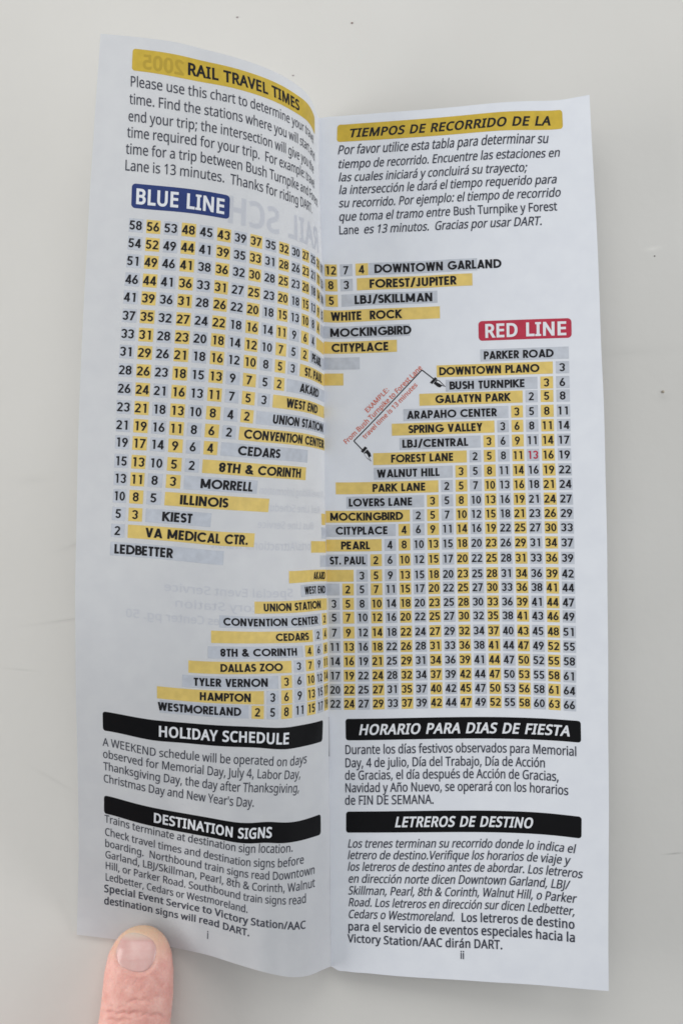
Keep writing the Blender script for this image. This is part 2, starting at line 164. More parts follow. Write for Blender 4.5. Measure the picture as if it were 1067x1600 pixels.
# ------------------------------------------------------------------ the two curved leaves: control points in 1/100 mm
TAB = json.loads('''{"UL":[-87,-82,-76,-69,-62,-55,-48,-42,-36,-30,-25,-20,-16,-12,-9,-6.5,-4.5,-3,-1.5,0],"VL":[55,72,90,115,150,200,260,320,390,460,540,620,700,780,860,930,990,1045,1095,1140,1185,1230,1270,1305,1340,1370,1400,1425,1448,1469],"TL":[[[-6841,13607,4500],[-6455,13585,4456],[-5972,13556,4403],[-5333,13508,4333],[-4652,13438,4218],[-3977,13311,4065],[-3339,13226,3812],[-2826,13154,3547],[-2354,13079,3244],[-1926,13006,2862],[-1604,12929,2523],[-1323,12840,2153],[-1142,12783,1816],[-1002,12717,1461],[-919,12650,1173],[-859,12569,933],[-813,12498,741],[-778,12445,597],[-741,12398,450],[-702,12363,300]],[[-6862,13306,4500],[-6477,13283,4456],[-5997,13251,4403],[-5348,13199,4333],[-4656,13118,4218],[-3973,13000,4065],[-3329,12930,3812],[-2811,12864,3547],[-2336,12790,3244],[-1905,12716,2862],[-1580,12633,2523],[-1297,12546,2153],[-1116,12498,1816],[-981,12433,1461],[-904,12364,1173],[-850,12285,933],[-809,12216,741],[-776,12166,597],[-741,12121,450],[-703,12084,300]],[[-6885,12987,4500],[-6498,12962,4456],[-6018,12927,4403],[-5360,12868,4333],[-4661,12777,4218],[-3971,12673,4065],[-3321,12618,3812],[-2799,12556,3547],[-2321,12484,3244],[-1888,12408,2862],[-1562,12322,2523],[-1276,12239,2153],[-1096,12198,1816],[-966,12135,1461],[-892,12064,1173],[-843,11988,933],[-805,11924,741],[-774,11878,597],[-740,11836,450],[-703,11799,300]],[[-6915,12541,4500],[-6523,12513,4456],[-6029,12474,4403],[-5369,12409,4333],[-4667,12318,4218],[-3972,12231,4065],[-3316,12185,3812],[-2789,12126,3547],[-2306,12056,3244],[-1871,11980,2862],[-1545,11902,2523],[-1265,11831,2153],[-1089,11790,1816],[-960,11729,1461],[-888,11657,1173],[-839,11586,933],[-800,11528,741],[-771,11485,597],[-738,11445,450],[-703,11410,300]],[[-6960,11911,4500],[-6550,11881,4456],[-6035,11837,4403],[-5374,11772,4333],[-4675,11694,4218],[-3979,11622,4065],[-3317,11574,3812],[-2786,11515,3547],[-2297,11446,3244],[-1859,11374,2862],[-1538,11309,2523],[-1267,11249,2153],[-1096,11206,1816],[-966,11145,1461],[-890,11082,1173],[-837,11021,933],[-797,10970,741],[-767,10932,597],[-736,10896,450],[-703,10862,300]],[[-7020,11002,4500],[-6589,10971,4456],[-6048,10928,4403],[-5379,10869,4333],[-4687,10809,4218],[-3994,10746,4065],[-3330,10689,3812],[-2794,10627,3547],[-2299,10553,3244],[-1859,10483,2862],[-1539,10426,2523],[-1272,10376,2153],[-1101,10335,1816],[-966,10283,1461],[-884,10235,1173],[-826,10190,933],[-782,10151,741],[-750,10121,597],[-717,10091,450],[-683,10062,300]],[[-7092,9907,4500],[-6639,9875,4456],[-6075,9835,4403],[-5399,9786,4333],[-4712,9741,4218],[-4022,9684,4065],[-3356,9621,3812],[-2815,9556,3547],[-2314,9479,3244],[-1864,9403,2862],[-1535,9349,2523],[-1257,9313,2153],[-1076,9285,1816],[-933,9245,1461],[-848,9210,1173],[-788,9177,933],[-745,9148,741],[-714,9124,597],[-684,9101,450],[-653,9078,300]],[[-7162,8810,4500],[-6693,8781,4456],[-6111,8744,4403],[-5436,8693,4333],[-4754,8660,4218],[-4064,8612,4065],[-3391,8548,3812],[-2845,8490,3547],[-2338,8424,3244],[-1873,8359,2862],[-1526,8311,2523],[-1224,8271,2153],[-1027,8244,1816],[-872,8213,1461],[-782,8187,1173],[-724,8160,933],[-687,8136,741],[-663,8116,597],[-639,8097,450],[-613,8077,300]],[[-7227,7536,4500],[-6762,7507,4456],[-6183,7471,4403],[-5505,7425,4333],[-4821,7394,4218],[-4129,7354,4065],[-3452,7301,3812],[-2899,7254,3547],[-2380,7203,3244],[-1898,7155,2862],[-1534,7118,2523],[-1218,7087,2153],[-1011,7060,1816],[-850,7021,1461],[-758,6991,1173],[-698,6964,933],[-660,6941,741],[-634,6923,597],[-609,6905,450],[-582,6887,300]],[[-7300,6262,4500],[-6849,6233,4456],[-6286,6199,4403],[-5598,6162,4333],[-4902,6130,4218],[-4206,6095,4065],[-3528,6055,3812],[-2972,6012,3547],[-2439,5965,3244],[-1941,5926,2862],[-1568,5894,2523],[-1239,5858,2153],[-1023,5825,1816],[-860,5788,1461],[-768,5760,1173],[-706,5736,933],[-663,5716,741],[-632,5701,597],[-601,5686,450],[-568,5671,300]],[[-7372,4805,4500],[-6939,4778,4456],[-6395,4746,4403],[-5703,4711,4333],[-5001,4680,4218],[-4299,4649,4065],[-3610,4614,3812],[-3055,4575,3547],[-2513,4528,3244],[-2000,4492,2862],[-1631,4467,2523],[-1284,4434,2153],[-1049,4402,1816],[-883,4367,1461],[-786,4343,1173],[-717,4324,933],[-664,4309,741],[-626,4298,597],[-587,4286,450],[-547,4274,300]],[[-7435,3351,4500],[-7011,3324,4456],[-6476,3294,4403],[-5786,3257,4333],[-5094,3219,4218],[-4393,3181,4065],[-3709,3149,3812],[-3131,3116,3547],[-2595,3074,3244],[-2090,3045,2862],[-1727,3025,2523],[-1407,3005,2153],[-1185,2989,1816],[-994,2968,1461],[-869,2951,1173],[-774,2935,933],[-702,2920,741],[-649,2909,597],[-597,2896,450],[-545,2884,300]],[[-7482,1894,4500],[-7062,1866,4456],[-6532,1833,4403],[-5869,1794,4333],[-5175,1753,4218],[-4486,1711,4065],[-3820,1677,3812],[-3265,1646,3547],[-2741,1608,3244],[-2258,1582,2862],[-1888,1567,2523],[-1553,1553,2153],[-1310,1543,1816],[-1089,1530,1461],[-937,1517,1173],[-817,1504,933],[-725,1492,741],[-658,1481,597],[-592,1470,450],[-528,1458,300]],[[-7512,434,4500],[-7105,403,4456],[-6589,366,4403],[-5957,327,4333],[-5280,289,4218],[-4582,243,4065],[-3943,193,3812],[-3419,156,3547],[-2914,126,3244],[-2430,97,2862],[-2041,74,2523],[-1674,56,2153],[-1403,45,1816],[-1152,34,1461],[-977,26,1173],[-838,17,933],[-732,8,741],[-656,1,597],[-582,-7,450],[-511,-16,300]],[[-7542,-1019,4494],[-7167,-1045,4449],[-6670,-1071,4397],[-6017,-1114,4327],[-5360,-1171,4212],[-4704,-1238,4059],[-4069,-1314,3807],[-3546,-1372,3544],[-3044,-1407,3241],[-2554,-1441,2860],[-2134,-1467,2522],[-1727,-1484,2152],[-1427,-1491,1816],[-1164,-1492,1461],[-981,-1494,1173],[-827,-1496,933],[-696,-1500,741],[-606,-1504,597],[-535,-1509,450],[-480,-1516,300]],[[-7574,-2301,4448],[-7187,-2326,4404],[-6688,-2358,4352],[-6050,-2410,4283],[-5391,-2482,4169],[-4735,-2562,4019],[-4106,-2641,3777],[-3584,-2697,3519],[-3070,-2746,3222],[-2558,-2794,2846],[-2127,-2813,2513],[-1707,-2826,2146],[-1394,-2832,1813],[-1109,-2830,1459],[-915,-2827,1173],[-768,-2828,933],[-662,-2833,741],[-589,-2838,597],[-522,-2845,450],[-459,-2850,300]],[[-7594,-3401,4306],[-7204,-3429,4264],[-6704,-3470,4214],[-6065,-3538,4147],[-5403,-3622,4038],[-4741,-3705,3895],[-4110,-3779,3682],[-3584,-3823,3442],[-3061,-3858,3162],[-2534,-3893,2803],[-2088,-3917,2484],[-1656,-3943,2127],[-1334,-3963,1802],[-1042,-3979,1455],[-848,-3988,1172],[-705,-3985,934],[-605,-3980,741],[-540,-3979,597],[-488,-3978,450],[-442,-3980,300]],[[-7637,-4390,4045],[-7233,-4427,4006],[-6723,-4486,3960],[-6086,-4577,3897],[-5426,-4674,3796],[-4765,-4752,3668],[-4123,-4818,3508],[-3589,-4863,3300],[-3055,-4900,3051],[-2511,-4929,2723],[-2051,-4950,2431],[-1611,-4973,2091],[-1283,-4981,1783],[-989,-4988,1446],[-802,-4991,1171],[-672,-4988,935],[-584,-4982,742],[-526,-4977,597],[-471,-4977,450],[-419,-4983,300]],[[-7688,-5323,3701],[-7277,-5357,3667],[-6760,-5425,3625],[-6121,-5540,3568],[-5461,-5638,3477],[-4797,-5721,3368],[-4147,-5790,3279],[-3608,-5848,3114],[-3069,-5901,2906],[-2520,-5960,2619],[-2040,-6001,2362],[-1606,-6019,2045],[-1268,-6013,1757],[-964,-6009,1434],[-771,-6003,1169],[-639,-5995,936],[-559,-5988,742],[-508,-5985,597],[-464,-5984,450],[-420,-5989,300]],[[-7739,-6216,3318],[-7325,-6240,3289],[-6807,-6305,3253],[-6168,-6446,3202],[-5509,-6589,3122],[-4843,-6661,3034],[-4185,-6718,3025],[-3640,-6782,2907],[-3095,-6835,2744],[-2543,-6896,2503],[-2080,-6968,2285],[-1639,-7020,1993],[-1308,-7007,1729],[-1008,-6992,1422],[-812,-6983,1168],[-672,-6977,937],[-576,-6974,743],[-513,-6971,598],[-453,-6971,450],[-393,-6973,300]],[[-7794,-7123,2912],[-7375,-7150,2888],[-6856,-7228,2857],[-6224,-7375,2813],[-5571,-7519,2745],[-4909,-7613,2680],[-4240,-7684,2754],[-3688,-7763,2687],[-3140,-7826,2572],[-2594,-7880,2380],[-2142,-7940,2203],[-1707,-8003,1938],[-1378,-8023,1699],[-1077,-8010,1408],[-875,-7991,1166],[-725,-7978,939],[-615,-7972,744],[-538,-7968,598],[-465,-7968,450],[-392,-7970,300]],[[-7856,-8031,2494],[-7433,-8057,2475],[-6914,-8149,2451],[-6288,-8311,2413],[-5643,-8470,2358],[-4984,-8595,2316],[-4306,-8670,2476],[-3748,-8765,2460],[-3200,-8858,2396],[-2661,-8910,2253],[-2216,-8921,2118],[-1784,-8983,1881],[-1449,-9019,1668],[-1135,-9010,1394],[-919,-8984,1164],[-753,-8967,940],[-630,-8960,745],[-543,-8958,598],[-459,-8960,450],[-378,-8965,300]],[[-7920,-8876,2084],[-7495,-8890,2071],[-6977,-8971,2052],[-6354,-9161,2021],[-5715,-9334,1978],[-5057,-9472,1959],[-4369,-9539,2203],[-3807,-9638,2238],[-3259,-9749,2222],[-2723,-9809,2129],[-2280,-9803,2036],[-1848,-9868,1826],[-1503,-9885,1638],[-1172,-9874,1380],[-937,-9854,1162],[-756,-9842,942],[-623,-9840,745],[-530,-9844,598],[-442,-9850,450],[-358,-9859,300]],[[-7983,-9656,1693],[-7556,-9672,1684],[-7038,-9756,1671],[-6417,-9929,1646],[-5780,-10096,1615],[-5124,-10240,1617],[-4427,-10289,1942],[-3860,-10376,2026],[-3307,-10495,2057],[-2767,-10583,2011],[-2322,-10616,1957],[-1886,-10667,1773],[-1534,-10664,1609],[-1195,-10652,1367],[-953,-10640,1160],[-765,-10639,943],[-627,-10643,746],[-532,-10647,599],[-442,-10653,450],[-355,-10661,300]],[[-8051,-10444,1317],[-7619,-10457,1313],[-7098,-10528,1305],[-6477,-10694,1287],[-5841,-10852,1267],[-5186,-10999,1290],[-4484,-11030,1692],[-3911,-11103,1823],[-3349,-11212,1898],[-2799,-11321,1897],[-2346,-11375,1881],[-1903,-11435,1722],[-1550,-11454,1581],[-1209,-11454,1355],[-967,-11452,1158],[-781,-11452,944],[-643,-11457,747],[-546,-11460,599],[-452,-11464,450],[-362,-11469,300]],[[-8126,-11120,959],[-7686,-11138,959],[-7158,-11193,957],[-6533,-11352,944],[-5896,-11504,935],[-5241,-11652,978],[-4533,-11662,1453],[-3953,-11715,1629],[-3381,-11833,1746],[-2821,-11951,1788],[-2361,-12007,1808],[-1913,-12081,1673],[-1558,-12133,1555],[-1213,-12166,1343],[-969,-12152,1156],[-780,-12146,946],[-641,-12147,748],[-543,-12148,599],[-449,-12149,450],[-357,-12152,300]],[[-8200,-11798,629],[-7753,-11827,634],[-7216,-11889,636],[-6587,-12005,628],[-5948,-12147,630],[-5292,-12287,689],[-4577,-12274,1229],[-3991,-12320,1446],[-3409,-12453,1604],[-2839,-12571,1686],[-2374,-12628,1740],[-1924,-12712,1628],[-1566,-12777,1530],[-1215,-12819,1332],[-959,-12816,1155],[-762,-12812,947],[-621,-12812,748],[-525,-12812,599],[-435,-12813,450],[-348,-12815,300]],[[-8262,-12369,366],[-7809,-12406,374],[-7264,-12469,380],[-6631,-12560,376],[-5988,-12684,386],[-5331,-12806,452],[-4614,-12778,1022],[-4021,-12829,1278],[-3430,-12952,1473],[-2853,-13073,1592],[-2385,-13141,1678],[-1934,-13244,1586],[-1576,-13308,1507],[-1220,-13353,1321],[-950,-13350,1153],[-739,-13345,948],[-594,-13345,749],[-501,-13344,600],[-418,-13346,450],[-337,-13349,300]],[[-8303,-12875,209],[-7846,-12919,219],[-7296,-12984,227],[-6659,-13063,226],[-6014,-13164,240],[-5356,-13266,304],[-4643,-13243,831],[-4045,-13290,1123],[-3449,-13402,1352],[-2867,-13525,1505],[-2396,-13605,1620],[-1943,-13723,1547],[-1585,-13790,1486],[-1228,-13838,1312],[-953,-13833,1152],[-737,-13822,949],[-587,-13818,749],[-494,-13818,600],[-409,-13822,450],[-326,-13829,300]],[[-8325,-13317,140],[-7866,-13365,151],[-7314,-13432,160],[-6673,-13504,160],[-6027,-13588,176],[-5369,-13675,235],[-4667,-13680,651],[-4064,-13717,976],[-3465,-13818,1237],[-2881,-13936,1423],[-2407,-14022,1565],[-1953,-14146,1510],[-1592,-14214,1466],[-1236,-14264,1303],[-970,-14261,1150],[-763,-14245,950],[-615,-14240,750],[-516,-14244,600],[-424,-14252,450],[-335,-14262,300]]],"UR":[0,1,2.5,4.5,7,11,17,25,34,43,52,61,70,78,83,87],"VR":[184.63,190.5,210.0,240.0,280.0,330.0,390.0,450.0,510.0,570.0,640.0,710.0,780.0,850.0,920.0,990.0,1050.0,1100.0,1150.0,1200.0,1250.0,1300.0,1350.0,1400.0,1440.0,1480.0,1497.0,1509.91],"TR":[[[-702,12363,300],[-585,12367,339],[-413,12378,385],[-202,12380,431],[49,12388,475],[434,12400,534],[992,12420,616],[1716,12447,724],[2521,12474,847],[3344,12509,973],[4194,12560,1099],[5055,12602,1227],[5922,12599,1355],[6689,12600,1470],[7164,12661,1542],[7547,12716,1600]],[[-703,12245,300],[-587,12228,339],[-418,12207,385],[-205,12187,431],[47,12179,475],[434,12191,534],[993,12209,616],[1718,12234,724],[2525,12260,847],[3348,12294,973],[4198,12342,1099],[5061,12381,1227],[5928,12370,1355],[6696,12370,1470],[7173,12434,1542],[7557,12491,1600]],[[-703,11853,300],[-593,11838,339],[-429,11818,385],[-217,11800,431],[39,11795,475],[430,11806,534],[994,11818,616],[1722,11839,724],[2532,11863,847],[3357,11895,973],[4208,11939,1099],[5071,11969,1227],[5941,11947,1355],[6712,11948,1470],[7191,12015,1542],[7577,12070,1600]],[[-703,11250,300],[-599,11238,339],[-441,11222,385],[-231,11209,431],[25,11202,475],[421,11205,534],[992,11215,616],[1728,11233,724],[2544,11256,847],[3373,11285,973],[4223,11320,1099],[5089,11341,1227],[5961,11320,1355],[6736,11330,1470],[7221,11383,1542],[7610,11432,1600]],[[-692,10447,300],[-592,10436,339],[-438,10423,385],[-235,10412,431],[18,10404,475],[413,10402,534],[990,10411,616],[1735,10428,724],[2561,10449,847],[3395,10475,973],[4246,10502,1099],[5112,10517,1227],[5989,10514,1355],[6772,10528,1470],[7263,10563,1542],[7657,10599,1600]],[[-664,9442,300],[-565,9432,339],[-416,9421,385],[-219,9411,431],[26,9404,475],[416,9402,534],[993,9410,616],[1747,9425,724],[2582,9445,847],[3421,9468,973],[4273,9489,1099],[5141,9504,1227],[6024,9515,1355],[6818,9531,1470],[7316,9553,1542],[7715,9576,1600]],[[-619,8237,300],[-532,8226,339],[-387,8212,385],[-196,8201,431],[44,8197,475],[430,8204,534],[1009,8216,616],[1765,8227,724],[2607,8242,847],[3449,8267,973],[4303,8283,1099],[5172,8296,1227],[6061,8310,1355],[6866,8327,1470],[7375,8343,1542],[7781,8359,1600]],[[-585,7031,300],[-491,7017,339],[-349,7002,385],[-161,6991,431],[74,6991,475],[456,7006,534],[1031,7020,616],[1787,7028,724],[2631,7039,847],[3475,7068,973],[4327,7083,1099],[5195,7093,1227],[6087,7108,1355],[6901,7121,1470],[7417,7134,1542],[7830,7146,1600]],[[-570,5826,300],[-466,5811,339],[-322,5796,385],[-131,5787,431],[106,5788,475],[485,5799,534],[1053,5815,616],[1809,5832,724],[2655,5848,847],[3500,5865,973],[4349,5882,1099],[5212,5897,1227],[6102,5912,1355],[6923,5921,1470],[7449,5930,1542],[7871,5939,1600]],[[-552,4621,300],[-453,4614,339],[-308,4608,385],[-117,4604,431],[122,4603,475],[503,4605,534],[1072,4614,616],[1830,4634,724],[2679,4654,847],[3526,4669,973],[4373,4685,1099],[5229,4703,1227],[6112,4721,1355],[6942,4733,1470],[7482,4735,1542],[7916,4739,1600]],[[-545,3214,300],[-444,3211,339],[-299,3207,385],[-106,3203,431],[133,3202,475],[516,3204,534],[1090,3213,616],[1852,3231,724],[2708,3253,847],[3561,3272,973],[4407,3289,1099],[5255,3307,1227],[6134,3321,1355],[6977,3329,1470],[7535,3333,1542],[7982,3335,1600]],[[-532,1808,300],[-434,1806,339],[-289,1804,385],[-97,1802,431],[144,1801,475],[529,1803,534],[1105,1812,616],[1871,1830,724],[2735,1852,847],[3597,1873,973],[4448,1892,1099],[5292,1908,1227],[6168,1919,1355],[7007,1925,1470],[7569,1927,1542],[8018,1927,1600]],[[-516,402,300],[-415,401,339],[-270,400,385],[-78,400,431],[162,400,475],[545,404,534],[1121,413,616],[1889,431,724],[2755,454,847],[3621,476,973],[4478,495,1099],[5334,510,1227],[6223,518,1355],[7064,520,1470],[7610,519,1542],[8050,517,1600]],[[-490,-1004,300],[-391,-1004,339],[-247,-1003,385],[-56,-1002,431],[182,-1000,475],[564,-996,534],[1139,-985,616],[1908,-966,724],[2776,-941,847],[3643,-918,973],[4506,-900,1099],[5374,-888,1227],[6268,-884,1355],[7103,-887,1470],[7645,-891,1542],[8080,-895,1600]],[[-466,-2411,300],[-378,-2409,339],[-235,-2407,385],[-44,-2404,431],[196,-2401,475],[581,-2395,534],[1159,-2382,616],[1933,-2360,724],[2804,-2334,847],[3674,-2310,973],[4542,-2293,1099],[5413,-2284,1227],[6305,-2285,1355],[7130,-2295,1470],[7664,-2303,1542],[8093,-2310,1600]],[[-445,-3817,300],[-351,-3814,339],[-208,-3810,385],[-18,-3806,431],[220,-3802,475],[604,-3793,534],[1184,-3778,616],[1960,-3753,724],[2835,-3724,847],[3710,-3699,973],[4582,-3682,1099],[5453,-3678,1227],[6339,-3686,1355],[7156,-3704,1470],[7683,-3718,1542],[8108,-3728,1600]],[[-419,-5022,300],[-334,-5018,339],[-191,-5013,385],[-1,-5008,431],[237,-5002,475],[623,-4992,534],[1206,-4974,616],[1981,-4947,724],[2860,-4915,847],[3741,-4888,973],[4615,-4871,1099],[5483,-4870,1227],[6360,-4886,1355],[7164,-4914,1470],[7690,-4933,1542],[8116,-4946,1600]],[[-419,-6027,300],[-323,-6022,339],[-179,-6016,385],[8,-6010,431],[241,-6003,475],[632,-5991,534],[1226,-5971,616],[1996,-5941,724],[2877,-5907,847],[3760,-5878,973],[4637,-5860,1099],[5500,-5860,1227],[6372,-5882,1355],[7162,-5921,1470],[7687,-5944,1542],[8113,-5959,1600]],[[-393,-7031,300],[-312,-7025,339],[-170,-7018,385],[20,-7011,431],[258,-7003,475],[644,-6991,534],[1229,-6969,616],[2006,-6937,724],[2888,-6900,847],[3769,-6869,973],[4641,-6850,1099],[5504,-6848,1227],[6376,-6865,1355],[7175,-6907,1470],[7696,-6942,1542],[8118,-6965,1600]],[[-391,-8036,300],[-297,-8029,339],[-155,-8021,385],[33,-8013,431],[270,-8004,475],[653,-7991,534],[1233,-7968,616],[2014,-7934,724],[2896,-7897,847],[3772,-7864,973],[4638,-7843,1099],[5500,-7841,1227],[6376,-7862,1355],[7185,-7903,1470],[7708,-7945,1542],[8130,-7975,1600]],[[-376,-9040,300],[-277,-9033,339],[-139,-9024,385],[45,-9014,431],[278,-9005,475],[657,-8990,534],[1235,-8968,616],[2017,-8935,724],[2900,-8898,847],[3773,-8865,973],[4633,-8844,1099],[5492,-8843,1227],[6369,-8874,1355],[7184,-8935,1470],[7712,-8974,1542],[8138,-8999,1600]],[[-357,-10045,300],[-272,-10036,339],[-139,-10026,385],[43,-10016,431],[277,-10005,475],[657,-9991,534],[1237,-9971,616],[2019,-9942,724],[2902,-9908,847],[3772,-9875,973],[4627,-9853,1099],[5484,-9852,1227],[6359,-9879,1355],[7174,-9944,1470],[7706,-9992,1542],[8133,-10021,1600]],[[-358,-11049,300],[-272,-11040,339],[-134,-11028,385],[50,-11017,431],[283,-11006,475],[662,-10994,534],[1240,-10978,616],[2020,-10956,724],[2899,-10928,847],[3767,-10897,973],[4621,-10876,1099],[5478,-10877,1227],[6356,-10903,1355],[7174,-10962,1470],[7703,-11010,1542],[8129,-11043,1600]],[[-358,-12054,300],[-265,-12043,339],[-126,-12031,385],[60,-12020,431],[294,-12010,475],[671,-12000,534],[1246,-11991,616],[2022,-11981,724],[2898,-11961,847],[3763,-11935,973],[4618,-11916,1099],[5475,-11924,1227],[6355,-11957,1355],[7172,-12011,1470],[7698,-12052,1542],[8122,-12082,1600]],[[-347,-12858,300],[-254,-12846,339],[-115,-12833,385],[70,-12821,431],[302,-12812,475],[678,-12805,534],[1251,-12805,616],[2025,-12807,724],[2900,-12798,847],[3764,-12779,973],[4618,-12763,1099],[5476,-12779,1227],[6355,-12815,1355],[7170,-12863,1470],[7696,-12898,1542],[8120,-12924,1600]],[[-330,-13661,300],[-238,-13647,339],[-103,-13630,385],[78,-13616,431],[308,-13608,475],[683,-13608,534],[1256,-13622,616],[2030,-13639,724],[2903,-13642,847],[3768,-13637,973],[4622,-13632,1099],[5480,-13649,1227],[6357,-13682,1355],[7170,-13724,1470],[7699,-13753,1542],[8124,-13773,1600]],[[-330,-14003,300],[-239,-13986,339],[-105,-13967,385],[76,-13951,431],[308,-13945,475],[684,-13949,534],[1258,-13969,616],[2032,-13994,724],[2905,-14002,847],[3770,-14004,973],[4625,-14010,1099],[5484,-14022,1227],[6360,-14051,1355],[7173,-14091,1470],[7703,-14117,1542],[8128,-14134,1600]],[[-335,-14262,300],[-245,-14292,339],[-111,-14360,385],[74,-14369,431],[308,-14384,475],[686,-14394,534],[1261,-14421,616],[2035,-14453,724],[2908,-14467,847],[3773,-14478,973],[4629,-14496,1099],[5490,-14504,1227],[6368,-14528,1355],[7180,-14563,1470],[7709,-14586,1542],[8133,-14601,1600]]]}''')


def spline_matrix(k, q):
    """weights of a natural cubic spline through knots k, at q"""
    k = np.asarray(k, float); n = len(k); h = np.diff(k)
    A = np.zeros((n, n)); R = np.zeros((n, n)); A[0, 0] = A[-1, -1] = 1
    for i in range(1, n - 1):
        A[i, i - 1:i + 2] = h[i - 1], 2 * (h[i - 1] + h[i]), h[i]
        R[i, i - 1] = 6 / h[i - 1]; R[i, i + 1] = 6 / h[i]; R[i, i] = -6 / h[i - 1] - 6 / h[i]
    S = np.linalg.solve(A, R)
    q = np.clip(np.asarray(q, float), k[0], k[-1])
    i = np.clip(np.searchsorted(k, q) - 1, 0, n - 2)
    a = (k[i + 1] - q) / h[i]; b = 1 - a
    I = np.eye(n)
    return (a[:, None] * I[i] + b[:, None] * I[i + 1]
            + ((a ** 3 - a)[:, None] * S[i] + (b ** 3 - b)[:, None] * S[i + 1]) * (h[i] ** 2)[:, None] / 6)


class Leaf:
    def __init__(self, U, V, T):
        self.U, self.V = np.array(U, float), np.array(V, float)
        self.T = np.array(T, float) / 100.0

    def raw(self, u, v):
        out = []
        for s in range(0, len(u), 20000):
            wu = spline_matrix(self.U, u[s:s + 20000]); wv = spline_matrix(self.V, v[s:s + 20000])
            t = np.tensordot(wv, self.T, (1, 0))
            out.append(np.einsum('nu,nuc->nc', wu, t))
        return np.concatenate(out)

    def at(self, u, v, lift=0.0):
        """points (metres) lifted by `lift` mm along the leaf's normal"""
        u = np.asarray(u, float); v = np.asarray(v, float)
        p = self.raw(u, v)
        e, f = 0.15, 1.0
        ua, ub = np.clip(u - e, self.U[0], self.U[-1]), np.clip(u + e, self.U[0], self.U[-1])
        va, vb = np.clip(v - f, self.V[0], self.V[-1]), np.clip(v + f, self.V[0], self.V[-1])
        n = np.cross(self.raw(ua, v) - self.raw(ub, v), self.raw(u, vb) - self.raw(u, va))
        n /= np.linalg.norm(n, axis=1)[:, None]
        n *= np.where(n[:, 2:3] < 0, -1, 1)
        return (p + n * np.asarray(lift, float).reshape(-1, 1) if np.ndim(lift) else p + n * lift) * MM


LEAF = {'L': Leaf(TAB['UL'], TAB['VL'], TAB['TL']), 'R': Leaf(TAB['UR'], TAB['VR'], TAB['TR'])}


def sheet(name, leaf, u0, u1, v0, v1, top, thick, mats, parent, nu=110, nv=230):
    """closed sheet: upper face `top` mm above the leaf surface, `thick` mm thick (may be a function of u)"""
    us = np.linspace(u0, u1, nu)
    if leaf is LEAF['L']:
        s = np.linspace(0, 1, nu); us = u0 + (u1 - u0) * (1 - (1 - s) ** 1.6)
    else:
        s = np.linspace(0, 1, nu); us = u0 + (u1 - u0) * s ** 1.5
    vs = np.linspace(v0, v1, nv)
    uu, vv = np.meshgrid(us, vs)
    uu, vv = uu.ravel(), vv.ravel()
    th = thick(uu) if callable(thick) else np.full(uu.shape, thick)
    A = leaf.at(uu, vv, np.full(uu.shape, top)); B = leaf.at(uu, vv, top - th)
    B[:, 2] = np.maximum(B[:, 2], 0.00012)
    n = nu * nv
    idx = np.arange(n).reshape(nv, nu)
    f = []
    a, b, c, d = idx[:-1, :-1].ravel(), idx[:-1, 1:].ravel(), idx[1:, 1:].ravel(), idx[1:, :-1].ravel()
    f += np.stack([a, d, c, b], 1).tolist()
    f += (np.stack([a, b, c, d], 1) + n).tolist()
    k = len(f)
    # rim with its own vertices so that the sheet keeps a crisp edge
    ring = np.concatenate([idx[0, :], idx[1:, -1], idx[-1, -2::-1], idx[-2:0, 0]])
    m = len(ring)
    V = np.concatenate([A, B, A[ring], B[ring]])
    for i in range(m):
        j = (i + 1) % m
        f.append([2 * n + i, 2 * n + j, 2 * n + m + j, 2 * n + m + i])
    fm = [0] * k + [len(mats) - 1] * m
    return link_mesh(name, V, f, mats, fm, parent, [True] * k + [False] * m)

